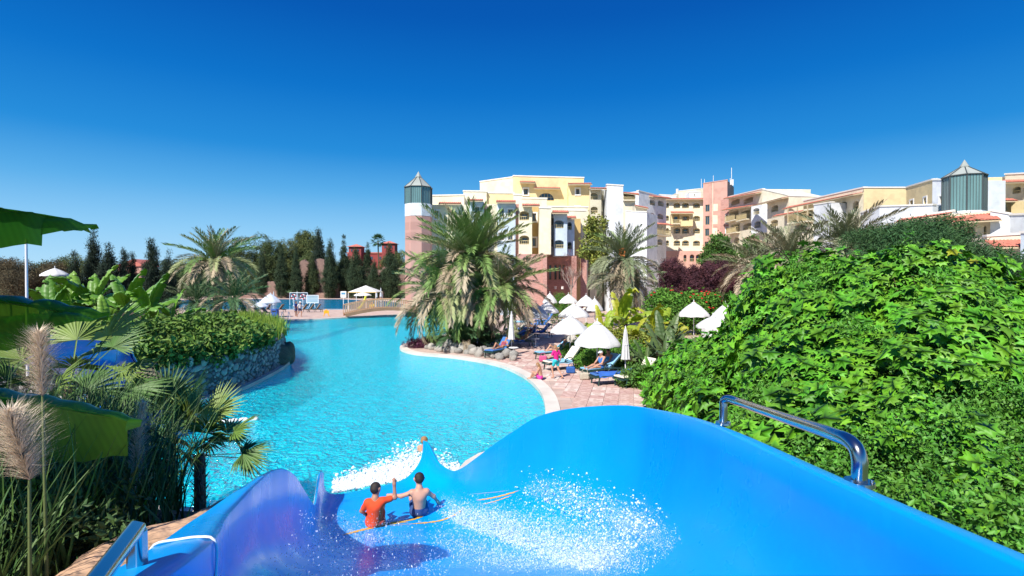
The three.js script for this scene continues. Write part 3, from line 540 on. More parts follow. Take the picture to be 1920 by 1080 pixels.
const bankCols = [ // px, top py, top depth, bottom py, bottom depth
  [1205, 712, 19.2, 752, 18.2], [1260, 664, 19, 768, 14.5], [1330, 640, 17.5, 805, 9.5], [1385, 608, 16.6, 840, 7.6], [1398, 556, 16, 846, 7.4], [1425, 520, 15.4, 858, 7.0], [1485, 492, 14.6, 885, 6.4], [1560, 482, 13.8, 922, 5.6], [1640, 478, 13, 960, 5.0], [1720, 462, 12.2, 995, 4.5], [1800, 474, 11.8, 1030, 4.1], [1860, 500, 11.5, 1055, 3.9], [1930, 533, 11.2, 1085, 3.7], [2100, 560, 11, 1150, 3.4]];
function bank(u, v) { // v 0 at the foot, 1 at the crest, to 1.3 over the back
  const k = u * (bankCols.length - 1), i = Math.min(bankCols.length - 2, Math.floor(k)), f = k - i, a = bankCols[i], b = bankCols[i + 1], c = a.map((x, j) => lerp(x, b[j], f));
  if (v > 1) { const p = P(c[0], c[1], c[2]); const w = (v - 1) / 0.3; p.z -= w * 2.2; p.x += w * 2.2 * (c[0] - 960) / 1000; p.y -= w * w * 2.2; return p; }
  const py = lerp(c[3], c[1], v), d = lerp(c[4], c[2], Math.pow(v, 1.25)), p = P(c[0], py, d); p.y += 0.35 * (vnoise(p.x * .9 + 40, p.z * .9 + 60, 97, 3) - .5) * (v > .9 ? (1 - v) * 10 : 1); return p;
}
{
  srand(77);
  const o = thing('broadleaf_shrub', 'large bank of bright green lobed leaves rising beside the slide', 'shrub');
  const leaves = [], small = [];
  const nrm = (u, v) => { const e = .01, a = bank(Math.min(1, u + e), v).sub(bank(Math.max(0, u - e), v)), b = bank(u, v + e).sub(bank(u, Math.max(0, v - e))); return a.cross(b).normalize(); };
  const tips = [], cellOf = new Map(), key = p => `${Math.floor(p.x / .33)},${Math.floor(p.y / .33)},${Math.floor(p.z / .33)}`;
  for (let k = 0; k < 30000 && tips.length < 2600; k++) {
    const u = rnd(), v = rnd() * 1.25, p = bank(u, v), n = nrm(u, v), kk = key(p); if ((cellOf.get(kk) || 0) >= 1) continue; cellOf.set(kk, 1);
    p.addScaledVector(n, rr(-.32, .26) + .6 * (vnoise(p.x * 2.1 + 40, p.z * 2.1 + p.y * 2 + 60, 97, 13) - .5));
    if (p.x < 1.5 + .05 * -p.z && p.z > -7) continue;
    const px = 960 + p.x / -p.z * 1000, py = 528 + (EYE - p.y) / -p.z * 1000;
    const fine = sstep(620, 960, py) * sstep(1330, 1560, px) * 0.9 + (vnoise(p.x * 0.9 + 11, p.z * .7 + p.y + 23, 97, 9) - 0.5) * 1.1 > 0.40;
    tips.push([p, n, fine]);
  }
  const L4 = new THREE.Matrix4();
  for (const [p, n, fine] of tips) {
    if (fine) { for (let i = 0; i < 9; i++) small.push([p.clone().addScaledVector(n, rr(-.35, .12)).add(V(rr(-.22, .22), rr(-.2, .12), rr(-.22, .22)))]); if (rnd() < .75) continue; }
    const t1 = V(n.z, 0, -n.x).normalize(), t2 = n.clone().cross(t1), m = 7 + Math.floor(rnd() * 4), big = rr(.95, 1.4) * (0.82 + 0.016 * -p.z);
    for (let i = 0; i < m; i++) { const a = i * 2.4 + rr(-.4, .4), out = t1.clone().multiplyScalar(Math.cos(a)).addScaledVector(t2, Math.sin(a)).addScaledVector(n, lerp(.9, -.15, i / m)); out.y -= .25; out.normalize(); leaves.push([p.clone().addScaledVector(out, rr(.02, .12)).addScaledVector(n, -i * .02), n, i, out, rr(.17, .27) * big]); }
    for (let i = 0; i < 4; i++) leaves.push([p.clone().addScaledVector(n, -rr(.3, .8)).add(V(rr(-.3, .3), rr(-.3, .3), rr(-.3, .3))), n, 20, V(rr(-1, 1), -.6, rr(-1, 1)).normalize(), rr(.18, .26) * big]);
  }
  const place = ([p, n, , out, s]) => { const f = out.clone(); f.y -= .3; f.normalize(); const up = n.clone().multiplyScalar(.9).add(V(rr(-.75, .55), rr(-.45, .5), rr(-.3, .8))); up.addScaledVector(f, -up.dot(f)).normalize(); const sd = f.clone().cross(up); return new THREE.Matrix4().makeBasis(f, up, sd).scale(V(s, s, s)).setPosition(p); };
  const own = leaves.filter(q => q[2] < 5 && q[0].x / -q[0].z < 0.95 && q[0].x / -q[0].z > .3).sort((a, b) => b[0].z - a[0].z).slice(0, 5000), step = Math.max(1, Math.floor(own.length / 290)), chosen = new Set(own.filter((q, i) => i % step === 0).slice(0, 290));
  for (const q of chosen) { const m = part(o, 'leaf', pick(lobed), pick(M.lobed)); m.applyMatrix4(place(q)); }
  const rest = leaves.filter(q => !chosen.has(q));
  lobed.forEach((g, gi) => { const mine = rest.filter((q, i) => i % 3 === gi), im = shade(new THREE.InstancedMesh(g, M.lobedI, mine.length)); im.name = 'leaves'; im.userData.kind = 'stuff'; mine.forEach((q, i) => { im.setMatrixAt(i, place(q)); const k = rr(.6, 1.2), y = rr(-.25, .3); im.setColorAt(i, rnd() < .006 ? L(2.6, 1.0, 1) : L(k * (1 + y), k, k)); }); o.add(im); });
  // stems
  const tw = []; for (let k = 0; k < 90; k++) { const u = rnd(), v = rr(.05, .95), p = bank(u, v), n = nrm(u, v); tw.push(bar(p.clone().addScaledVector(n, -1.1).add(V(rr(-.4, .4), -.5, rr(-.3, .3))), p.addScaledVector(n, -.1), .018, 5, .008)); }
  part(o, 'stems', tw, M.twig).userData.kind = 'stuff';
  // fine-leaved ground cover growing through its lower half
  const c = thing('creeping_shrub', 'fine-leaved dark green shrub growing through the foot of the leaf bank', 'shrub');
  const im = shade(new THREE.InstancedMesh(tuftGeo(51, 26, 0.40, 0.17, 0.7), M.smallI, small.length)); im.name = 'foliage'; im.userData.kind = 'stuff';
  for (let i = 0; i < small.length; i++) { const q = small[i]; L4.compose(q[0].clone().add(V(rr(-.12, .12), rr(-.15, .08), rr(-.12, .12))), new THREE.Quaternion().setFromEuler(new THREE.Euler(rnd() * 6, rnd() * 6, rnd() * 6)), V(1, 1, 1).multiplyScalar(rr(.13, .24))); im.setMatrixAt(i, L4); const k = rr(.6, 1.3), y = rr(-.2, .25); im.setColorAt(i, L(k * (1 + y), k, k)); }
  c.add(im);
  // dark earth the bank grows from
  structure('planting_bed', gridGeo(40, 16, (u, v) => { const p = bank(u, v * 1.3); const n = nrm(u, Math.min(1, v * 1.3)); p.addScaledVector(n, -1.0); return p; }), M.soil, 'soil under the shrub bank');
}
// ---- palms
srand(101);
{
  const o = thing('date_palm', 'large bushy date palm with several crowns and dry drooping fronds on the pool island', 'palm tree');
  const b = at(882, 33);
  palmTrunk(o, [V(b.x, -.1, b.z), V(b.x + .1, 2.5, b.z), V(b.x, yAt(505, 33), b.z)], .38, .3); palmTrunk(o, [V(b.x - .6, -.1, b.z + .4), V(b.x - 1.1, 1.4, b.z + .5), V(b.x - 1.6, yAt(560, 32.4), b.z + .6)], .3, .25); palmTrunk(o, [V(b.x + .6, -.1, b.z + .2), V(b.x + 1.2, 1.3, b.z + .2), V(b.x + 1.7, yAt(560, 32.6), b.z + .3)], .3, .25);
  palmCrown(o, b.x, yAt(492, 33), b.z, 140, 4.1, { lo: -.6, hi: 1.5, dry: .16 });
  palmCrown(o, b.x - 1.6, yAt(548, 32.4), b.z + .6, 58, 3.5, { lo: -.65, hi: 1.2, dry: .22 });
  palmCrown(o, b.x + 1.7, yAt(548, 32.6), b.z + .3, 84, 3.6, { lo: -.3, hi: 1.2, dry: .3 });
  palmCrown(o, b.x, yAt(560, 31.6), b.z + 1.4, 36, 2.8, { lo: -.7, hi: .9, dry: .25 });
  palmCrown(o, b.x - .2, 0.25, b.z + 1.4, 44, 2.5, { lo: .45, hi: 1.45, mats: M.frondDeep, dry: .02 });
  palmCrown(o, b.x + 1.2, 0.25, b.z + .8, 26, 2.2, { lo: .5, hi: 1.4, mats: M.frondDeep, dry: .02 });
}
{
  const o = thing('date_palm', 'second date palm with an orange fruit cluster behind the white parasols', 'palm tree'), b = at(1168, 47);
  palmTrunk(o, [V(b.x, -.1, b.z), V(b.x, 3, b.z), V(b.x + .1, yAt(495, 47), b.z)], .4, .3);
  palmCrown(o, b.x, yAt(488, 47), b.z, 80, 3.7, { lo: -.9, hi: 1.5, mats: [M.frondGrey[0], M.frond[0], M.frondGrey[1]], dry: .12 }); palmCrown(o, b.x, yAt(525, 46), b.z + 1, 34, 3.6, { lo: -.9, hi: .6, mats: M.frondGrey, dry: .25 });
  const fr = []; for (let i = 0; i < 30; i++) { const g = new THREE.IcosahedronGeometry(.05, 0); g.translate(b.x - .35 + rr(-.25, .25), yAt(472, 46) + rr(-.4, .35), b.z + 1.2 + rr(-.2, .2)); fr.push(g); } part(o, 'fruit_cluster', fr, mat([.5, .17, .04], .7));
}
{
  const o = thing('date_palm', 'tall date palm standing behind the planter at left', 'palm tree'), b = at(404, 48);
  palmTrunk(o, [V(b.x, -.1, b.z), V(b.x + .2, 2.5, b.z), V(b.x, yAt(500, 48), b.z)], .42, .32); palmCrown(o, b.x, yAt(492, 48), b.z, 74, 3.9, { lo: -.7, hi: 1.5, mats: [...M.frond, M.frondGrey[2]], dry: .2 });
}
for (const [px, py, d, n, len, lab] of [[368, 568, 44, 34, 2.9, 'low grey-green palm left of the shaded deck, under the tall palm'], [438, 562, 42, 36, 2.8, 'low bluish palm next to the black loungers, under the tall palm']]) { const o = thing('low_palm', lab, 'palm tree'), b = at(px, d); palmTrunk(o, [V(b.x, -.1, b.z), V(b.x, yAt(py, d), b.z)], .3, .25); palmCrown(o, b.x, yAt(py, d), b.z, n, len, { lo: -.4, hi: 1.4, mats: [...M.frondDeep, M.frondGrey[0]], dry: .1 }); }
for (const [px, py, d, n, len, lab, lo] of [[1585, 468, 31, 62, 3.3, 'grey-green feather palm in front of the cream wing at right', -.3], [1480, 492, 33, 56, 3.4, 'dusty low palm left of the grey-green feather palm', -.5], [1420, 503, 37, 46, 3.3, 'drooping half-dry palm beside the purple bushes', -.7], [1655, 492, 28, 24, 2.6, 'small spreading palm behind the crest of the leaf bank', -.3]]) {
  const o = thing('feather_palm', lab, 'palm tree'), b = at(px, d); palmTrunk(o, [V(b.x, -.1, b.z), V(b.x, yAt(py, d), b.z)], .3, .25); palmCrown(o, b.x, yAt(py, d), b.z, n, len, { lo, hi: 1.35, mats: M.frondGrey, dry: px < 1500 ? .35 : .12 });
}
{ // far fan palm in front of the red house
  const o = thing('fan_palm', 'slim tall fan palm in front of the far red house', 'palm tree', at(709, 170)); palmTrunk(o, [V(0, -.1, 0), V(.2, 6, 0), V(0, yAt(452, 170), 0)], .25, .18);
  for (let i = 0; i < 34; i++) { const f = part(o, 'fan_leaf', pick(fans), M.frondDeep[0], [0, yAt(452, 170), 0]); f.rotation.set(rr(-.4, .4), i * 2.4, lerp(1.4, -.9, i / 33), 'YZX'); f.scale.setScalar(1.5); }
}
// ---- cypresses and background trees
srand(131);
M.cyp = leafMat([0.035, 0.062, 0.024], 0.15, 0.9); M.cypLight = leafMat([0.06, 0.085, 0.028], 0.15, 0.9); M.cypDark = leafMat([0.02, 0.04, 0.022], 0.12, 0.9);
const cypWords = ['leftmost cypress of the row, half behind the tall palm', 'broad-based cypress behind the row of loungers, second of the row', 'slim cypress left of the pink ruin wall', 'thin dark cypress in front of the pink ruin wall', 'tall cypress right of the pink ruin wall', 'tallest pointed cypress of the row, left of the red house', 'spreading cypress below the left red turret', 'dark cypress between the two red turrets', 'short cypress under the slim fan palm', 'wide cypress by the striped canopy, right end of the row'];
[[492, 474, 82, .95], [527, 458, 80, 1.0], [556, 466, 80, .95], [585, 482, 82, 1.15], [619, 454, 80, 1.25], [646, 447, 82, 1.05], [668, 466, 80, 1.4], [690, 460, 86, 1.1], [702, 490, 79, 1.05], [732, 465, 80, 1.6]].forEach(([px, py, d, r], i) => cypress(cypWords[i], at(px, d * 1.6), yAt(py, d * 1.6), r * 1.6, i === 3 ? M.cypLight : M.cyp, 'cypresses behind the far pool'));
const cypL = ['short dark cypress at the left of the banana clump', 'crooked dark cypress rising highest above the banana clump', 'bushy cypress leaning on the crooked one', 'narrow cypress above the middle of the banana clump', 'small cypress beside the pink gable', 'straight pointed cypress right of the pink gable', 'dense short cypress beside the tall date palm'];
[[141, 478, 52, .9], [180, 437, 54, 1.25], [202, 464, 53, 1.35], [231, 468, 54, 1.0], [249, 478, 55, .9], [284, 449, 52, 1.15], [316, 478, 52, 1.0]].forEach(([px, py, d, r], i) => cypress(cypL[i], at(px, d), yAt(py, d), r, M.cypDark, 'cypresses beyond the banana plants', i === 1 ? .5 : 0));
M.farLeaf = [[0.085, 0.12, 0.035], [0.12, 0.15, 0.045], [0.065, 0.10, 0.036]].map(c => leafMat(c, 0.2, 0.9));
const farTrees = [[470, 447, 92, 3.2, 0, 'rounded tree behind the tall palm'], [500, 440, 96, 3.2, 0, 'feathery dark tree behind the first cypresses'], [527, 450, 98, 3, 1, 'olive-toned tree behind the second cypress'], [552, 433, 100, 3.6, 1, 'tall pale green tree topping the far grove'], [578, 429, 102, 2.6, 2, 'tall narrow tree beside the pale green one'], [600, 470, 96, 3, 0, 'low tree over the pink ruin wall'], [640, 478, 98, 3, 2, 'dark tree behind the tallest cypress'], [745, 470, 92, 3, 0, 'tree beside the lantern tower'], [430, 470, 98, 3.4, 2, 'dark tree left of the far grove'], [350, 480, 90, 3.4, 0, 'tree left behind the tall palm']];
for (let [px, py, d, r, k, lab] of farTrees) { d *= 1.6; r *= 1.6; const h = yAt(py, d), bl = []; for (let i = 0; i < 8; i++) bl.push([rr(-.7, .7) * r, h - r * (0.5 + i * .22) + rr(-.2, .2), rr(-.6, .6) * r, r * rr(.45, .75), r * rr(.4, .62), r * rr(.45, .75)]); for (let i = 0; i < 3; i++) bl.push([rr(-1, 1) * r, h * .35, rr(-.5, .5) * r, r * .8, h * .25, r * .8]); leafyTree('broadleaf_tree', lab, 'tree', at(px, d), bl, 1300, tuft.fine, M.farLeaf[k], 1.15, { trunk: [h * .6, .3], group: 'trees of the far grove', opt: { gap: .3 } }); }
{ // pointed dark conifer in the grove
  cypress('dark pointed conifer standing highest behind the pink ruin wall', at(598, 150), yAt(437, 150), 2.9, M.cypDark, 'trees of the far grove');
}
{ // far-left thicket and tree line
  M.brush = leafMat([0.12, 0.10, 0.055], .1, .95);
  for (const [px, py, d, m, lab] of [[20, 482, 60, M.brush, 'brown dry thicket at the far left edge'], [75, 478, 62, M.brush, 'brown dry thicket behind the thin pole'], [115, 482, 64, M.farLeaf[1], 'olive green thicket right of the thin pole']]) { const h = yAt(py, d), bl = []; for (let i = 0; i < 6; i++) bl.push([rr(-2, 2), h * rr(.4, .8), rr(-1, 1), rr(1, 1.7), h * rr(.15, .25), 1.4]); leafyTree('thicket', lab, 'shrub', at(px, d), bl, 700, tuft.feather, m, .8, { trunk: [h * .5, .12], group: 'thickets at far left' }); }
  const line = thing('woodland', 'distant line of woodland closing the horizon at left', 'trees'); line.userData.kind = 'stuff';
  const bl = []; for (let px = -500; px < 800; px += 42) { const d = 260 + rr(-15, 15), h = yAt(498 + rr(-9, 10), d); bl.push([(px - 960) / 1000 * d, h * .5, -d, 9, h * .55, 6]); } crown(line, 'foliage', bl, 4600, tuft.fine, M.farLeaf[2], 2.8, { gap: .1 });
  const bl2 = []; for (let px = 1000; px < 2500; px += 40) { const d = 165 + rr(-10, 10), h = yAt(500 + rr(-8, 8), d); bl2.push([(px - 960) / 1000 * d, h * .5, -d, 6, h * .55, 4]); } const line2 = thing('woodland', 'distant woodland behind the hotel wings', 'trees'); line2.userData.kind = 'stuff'; crown(line2, 'foliage', bl2, 2600, tuft.fine, M.farLeaf[0], 2.0, { gap: .1 });
}
// ---- plants in front of the hotel
srand(171);
M.plum = leafMat([0.085, 0.028, 0.038], .2, .9); M.hedge = leafMat([0.085, 0.22, 0.02], .3, .8); M.yellowTree = leafMat([0.22, 0.25, 0.04], .3, .8); M.darkFeather = leafMat([0.035, 0.10, 0.025], .2, .75); M.midGreen = leafMat([0.075, 0.17, 0.025], .3, .8);
for (const [px, py, d, r, lab] of [[1268, 474, 60, 2.0, 'purple-leaved bush in front of the arched cream block'], [1308, 488, 58, 1.9, 'low purple-leaved bush below the pink arches'], [1352, 478, 60, 2.3, 'broad purple-leaved bush below the pink stair tower'], [1392, 492, 57, 2.0, 'purple-leaved bush behind the half-dry palm']]) { const h = yAt(py, d), bl = []; for (let i = 0; i < 9; i++) bl.push([rr(-.9, .9) * r, h * rr(.3, .82), rr(-.6, .6) * r, r * rr(.5, .7), h * rr(.16, .24), r * .6]); leafyTree('plum_bush', lab, 'bush', at(px, d), bl, 1500, tuft.fine, M.plum, .62, { trunk: [h * .5, .14], group: 'purple-leaved bushes' }); }
{
  const o = thing('flowering_hedge', 'green hedge dotted with red flowers behind the far right parasols', 'hedge'), bl = [];
  for (let px = 1235; px < 1440; px += 17) { const d = 41 + rr(-1, 1), h = yAt(546 + rr(-5, 4), d); bl.push([(px - 960) / 1000 * d, h * .55, -d, .95, h * .45, 1]); }
  crown(o, 'foliage', bl, 2600, tuft.broad, M.hedge, .42, { gap: .08 });
  const fl = []; for (let i = 0; i < 90; i++) { const b = pick(bl), g = new THREE.IcosahedronGeometry(.09, 0); g.scale(1, .6, 1); g.translate(b[0] + rr(-.8, .8), b[1] + rr(-.2, 1) * b[4], b[2] + b[5] * rr(.6, .95)); fl.push(g); } part(o, 'flowers', fl, mat([.6, .02, .02], .6)).userData.kind = 'stuff';
}
leafyTree('young_tree', 'yellow-green young tree against the hotel wall', 'tree', at(1118, 56), [[0, yAt(425, 56), 0, 1.2, 1.3, 1.1], [.5, yAt(455, 56), .2, 1.1, 1.2, 1], [-.6, yAt(452, 56), 0, .9, 1.3, .9], [.2, yAt(480, 56), 0, 1.2, 1, 1], [-1.2, yAt(470, 56), 0, .6, .7, .6]], 520, tuft.broad, M.yellowTree, .55, { trunk: [7, .12], opt: { gap: .4 } });
leafyTree('broadleaf_tree', 'small leafy green tree in front of the pink stair tower', 'tree', at(1348, 72), [[0, yAt(462, 72), 0, 1.6, 1.6, 1.4], [-1.2, yAt(482, 72), 0, 1.3, 1.5, 1.2], [1, yAt(480, 72), 0, 1.4, 1.4, 1.2]], 620, tuft.broad, M.midGreen, .6, { trunk: [6, .15] });
leafyTree('broadleaf_tree', 'thin green tree beside the white bay of the right wing', 'tree', at(1410, 70), [[0, yAt(458, 70), 0, 1.0, 1.2, .9], [-.9, yAt(472, 70), 0, .8, .9, .8]], 260, tuft.broad, M.midGreen, .5, { trunk: [6.5, .1] });
{ // bare tree
  const o = thing('bare_tree', 'leafless young tree in front of the brick base of the hotel', 'tree', at(1071, 57)), H = yAt(470, 57), g = [gridGeo(7, 8, (u, v) => V(Math.cos(u * 6.283) * lerp(.13, .06, v), H * .5 * v - .1, Math.sin(u * 6.283) * lerp(.13, .06, v)))];
  const br = (p, dir, l, r, n) => { const q = p.clone().addScaledVector(dir, l); g.push(bar(p, q, r, 5, r * .6)); if (n) for (let k = 0; k < 3; k++) br(q.clone().lerp(p, rr(0, .5)), dir.clone().add(V(rr(-.7, .7), rr(.1, .5), rr(-.7, .7))).normalize(), l * rr(.6, .85), r * .6, n - 1); };
  for (let k = 0; k < 5; k++) br(V(0, H * rr(.36, .5), 0), V(Math.cos(k * 1.3) * .5, 1, Math.sin(k * 1.3) * .5).normalize(), 1.15, .05, 3);
  part(o, 'trunk', g, mat([.42, .33, .28], .9)); crown(o, 'dry_leaves', [[0, H * .78, 0, 1.6, 1.7, 1.4]], 130, tuft.feather, leafMat([.25, .07, .05], .2, .9), .28, { gap: .3, shell: .2 });
}
{ // dark layered tree at right behind the leaf bank
  const bl = []; for (const [px, py, d, rx, ry] of [[1690, 442, 23, 1.1, .25], [1735, 430, 23, 1.1, .25], [1715, 455, 22, 1.5, .35], [1765, 456, 22.5, .9, .25], [1640, 448, 23.5, .9, .25], [1790, 480, 22, 1.2, .3], [1840, 497, 21, 1.3, .3], [1890, 512, 20.5, 1.3, .35], [1740, 480, 21.5, 1.9, .45], [1680, 480, 22, 1.4, .4], [1950, 520, 20, 1.8, .5], [1830, 510, 20, 2.4, .5], [1740, 505, 21, 2.4, .5]]) { const p = P(px, py, d); bl.push([p.x - 18, p.y, p.z + 22, rx, ry, 1.6]); }
  leafyTree('feathery_tree', 'dark green feathery tree spreading in front of the right wing', 'tree', V(18, 0, -22), bl, 2200, tuft.feather, M.darkFeather, .62, { trunk: [4.6, .22, .1], opt: { gap: .2, shell: .3 } });
}
// ---- banana clumps
srand(211);
const bLab = ['tallest yellow-green banana plant behind the white parasols', 'yellow-green banana plant right of the tallest one', 'small banana plant left of the tallest one', 'low banana plant below the tallest one'];
[[1163, 29, 13, 2.3, 1.7], [1222, 28.5, 12, 2.1, 1.4], [1130, 28, 9, 1.7, 1.1], [1188, 27, 9, 1.7, .9]].forEach(([px, d, n, len, st], i) => bananaPlant('banana_plant', bLab[i], at(px, d), n, len, st, { mats: i < 2 ? M.bananaYellow : [...M.bananaYellow, M.banana[2]], lo: -.1 }));
M.strel = [[0.10, 0.17, 0.055], [0.13, 0.20, 0.06]].map(c => pmat(c, 0.5, { transmission: .25, thickness: 0, map: leafVein }));
const sLab = ['grey-green upright paddle-leaved plant beside the closed parasol', 'tall paddle-leaved plant with splayed dark leaves', 'paddle-leaved plant nearest the lobed leaf bank', 'paddle-leaved plant behind the other paddle plants', 'low paddle-leaved plant by the lounger end'];
[[1212, 22.5, 9, 1.6, .35], [1250, 22, 10, 1.9, .5], [1285, 21.5, 9, 1.9, .6], [1245, 25, 9, 1.9, .9], [1222, 20, 8, 1.0, .2]].forEach(([px, d, n, len, st], i) => bananaPlant('paddle_plant', sLab[i], at(px, d), n, len, st, { mats: i > 3 ? [M.banana[1], M.strel[1]] : M.strel, lo: .5, hi: 1.4, kinds: [0, 3, 3, 0], cat: 'plant' }));
for (const [px, py, d, rx, lab, m] of [[1125, 655, 24.5, 1.0, 'soft green low shrub behind the woman on the lounger', M.hedge], [1175, 640, 25, 1.1, 'soft green shrub behind the tall closed parasol', M.hedge], [1205, 690, 20.5, .7, 'low shrub behind the blue lounger', M.midGreen], [1150, 615, 27, 1.3, 'yellowish shrub under the banana plants', M.yellowTree], [1235, 610, 27, 1.5, 'yellowish bush under the right banana plant', M.yellowTree], [1090, 640, 27, .8, 'small shrub behind the large open parasol', M.hedge], [1052, 545, 52, 1.1, 'green bush below the bare tree', M.hedge]]) { const h = yAt(py, d); leafyTree('low_shrub', lab, 'shrub', at(px, d), [[0, h * .5, 0, rx, h * .5, rx], [rx * .6, h * .4, .3, rx * .7, h * .4, rx * .6], [-rx * .6, h * .42, .2, rx * .7, h * .4, rx * .6]], 260, tuft.fine, m, .42, { opt: { gap: .05, shell: .2 } }); }
const lbLab = ['banana plant with a curled pale leaf, leftmost in the planter', 'banana plant with upright leaf left of the clump middle', 'tallest banana plant in the left planter', 'banana plant with a wide ribbed leaf, middle of the clump', 'banana plant with long leaf pointing right', 'banana plant at the right end of the clump', 'young banana plant beside the reeds', 'low banana plant in front of the clump'];
[[92, 25, 8, 2.1, 1.2], [135, 26, 9, 2.2, 1.3], [175, 26, 9, 2.4, 1.6], [235, 25, 9, 2.3, 1.4], [275, 24, 9, 2.2, 1.1], [320, 25, 7, 1.7, .8], [428, 27, 7, 1.3, .3], [200, 22, 8, 1.8, .5]].forEach(([px, d, n, len, st], i) => bananaPlant('banana_plant', lbLab[i], at(px, d, PLH - .05), n, len, st, { lo: .1, kinds: [0, 3, 0, 1, 4] }));
// ---- planter: leafy shrub and reeds along the front
{
  M.planterLeaf = leafMat([0.10, 0.20, 0.025], .3, .7);
  const o = thing('planter_shrub', 'dense leafy shrub spilling over the pebble planter', 'shrub'), bl = [];
  for (let i = 4; i < 36; i += 2) { const q = plLine[i], e = plLine[i + 1], dx = e[0] - q[0], dz = e[1] - q[1], l = Math.hypot(dx, dz); for (const off of [.6, 1.6, 2.7]) bl.push([q[0] + dz / l * off, PLH + .35 + (off > 1 ? .35 : 0), q[1] - dx / l * off, .8, .55, .8]); }
  crown(o, 'foliage', bl, 4200, tuft.broad, M.planterLeaf, .34, { gap: .12, shell: .4 });
  const r = thing('reed_bed', 'upright yellow-green reeds at the tip of the pebble planter', 'reeds'), blade = new MB(); { const a = [blade.v(-.5, 0, 0), blade.v(.5, 0, 0), blade.v(-.42, .5, .03), blade.v(.42, .5, .03), blade.v(0, 1, .12)]; blade.quad(a[0], a[1], a[3], a[2]); blade.tri(a[2], a[3], a[4]); }
  const bg = blade.geo(), N = 7500, im = shade(new THREE.InstancedMesh(bg, leafMat([0.22, 0.33, 0.03], .3, .6), N)); im.name = 'blades'; im.userData.kind = 'stuff'; const q4 = new THREE.Matrix4(); let c = 0;
  while (c < N) { const i = 33 + Math.floor(rnd() * 47), q = plLine[i], e = plLine[i + 1], dx = e[0] - q[0], dz = e[1] - q[1], l = Math.hypot(dx, dz), off = rr(.05, 3.6); const x = q[0] + dz / l * off + rr(-.2, .2), z = q[1] - dx / l * off + rr(-.2, .2);  q4.compose(V(x, PLH - .05, z), new THREE.Quaternion().setFromEuler(new THREE.Euler(rr(-.3, .3), rnd() * 6.3, rr(-.3, .3))), V(rr(.025, .05), rr(.55, 1.0), 1)); im.setMatrixAt(c, q4); const k = rr(.5, 1.25); im.setColorAt(c, L(k * rr(.7, 1.1), k, k)); c++; }
  r.add(im);
  const pg = thing('ground_cover', 'purple-leaved ground cover inside the rock edging of the palm island', 'ground cover'); const p = G(818, 650); crown(pg, 'foliage', [[p.x, .2, p.z, 1.5, .45, .8], [p.x - 1, .15, p.z + .2, 1, .35, .6], [p.x + 1.2, .2, p.z, 1, .4, .7]], 420, tuft.fine, leafMat([.14, .03, .07], .2, .8), .3, { gap: .05, shell: .3 });
}
// ---- foreground at left: banana leaves, pampas, small palms, grass
srand(307);
{
  const o = thing('banana_plant', 'banana plant at the left edge with big dark shaded leaves close to the camera', 'banana plant');
  const stem = V(-4.6, 0, -3.0); part(o, 'stem', tube([V(stem.x, hillY(stem.x, stem.z) - .1, stem.z), V(-4.55, 3, -3), V(-4.5, 4.1, -2.95)], .13, 12, 20), M.stem);
  const lf = (g, root, tip, roll, wide, lab) => { const d = tip.clone().sub(root), l = d.length(); const m = part(o, 'leaf', g, pick(M.banana), root); const x = d.normalize(), up = V(0, 1, 0).applyAxisAngle(x, roll); up.addScaledVector(x, -up.dot(x)).normalize(); m.quaternion.setFromRotationMatrix(new THREE.Matrix4().makeBasis(x, up, x.clone().cross(up))); m.scale.set(l, l, l * wide); };
  const pd = [paddleGeo(61, .22, .09, .12, -.3, .7), paddleGeo(62, .3, .11, .15, -.35, .8), paddleGeo(63, .22, .085, .35, -.25, .8)];
  lf(pd[0], V(-4.5, 4.5, -2.95), P(168, 370, 3.1), .45, 1); lf(pd[1], V(-4.5, 4.0, -2.95), P(182, 535, 3.0), .5, 1); lf(pd[2], V(-4.5, 3.5, -2.95), P(252, 745, 3.0), .5, 1);
  // the plant's upper leaves, beyond the left edge of the frame, stand between the sun and the lower ones
  const wide = [paddleGeo(64, .2, .24, .05, .1), paddleGeo(65, .25, .26, .08, .12)];
  for (const [root, tip] of [[V(-4.5, 4.5, -2.95), P(168, 370, 3.1)], [V(-4.5, 4.0, -2.95), P(182, 535, 3.0)], [V(-4.5, 3.5, -2.95), P(252, 745, 3.0)]]) for (const k of [.85, 1.3]) { const a = root.clone().addScaledVector(SUN, k).add(V(-.25, 0, 0)), b = tip.clone().addScaledVector(SUN, k).add(V(.05, -.02, 0)); b.x = Math.min(b.x, 1.16 * b.z); const d = b.clone().sub(a), l = d.length() * 1.06, x = d.normalize(), up = SUN.clone().addScaledVector(x, -SUN.dot(x)).normalize(), m = part(o, 'leaf', wide[k > 1 ? 1 : 0], pick(M.banana), a); m.quaternion.setFromRotationMatrix(new THREE.Matrix4().makeBasis(x, up, x.clone().cross(up))); m.scale.setScalar(l); }
  for (let i = 0; i < 7; i++) { const m = part(o, 'leaf', pick(paddles), pick(M.banana), [-4.5, 4.0, -2.95]); m.rotation.set(0, lerp(2.7, 4.7, i / 6), rr(.3, 1.3), 'YZX'); m.scale.setScalar(2.0); }
}
{ // out of frame behind-left: the broad tree whose shade lies over the foreground plants
  const C = V(-7.7, 0, 0.3), bl = []; for (let i = 0; i < 12; i++) { const r = Math.sqrt(i / 12) * 1.5; bl.push([Math.cos(i * 2.4) * r - .4, 7.4 + rr(-.4, .5), Math.sin(i * 2.4) * r, .95, .55, .95]); }
  leafyTree('shade_tree', 'broad shade tree behind the camera at left', 'tree', C, bl.filter(q => q[0] < 1.5), 2400, tuft.broad, M.midGreen, .7, { trunk: [7, .2], opt: { gap: .0, shell: .05 } });
}
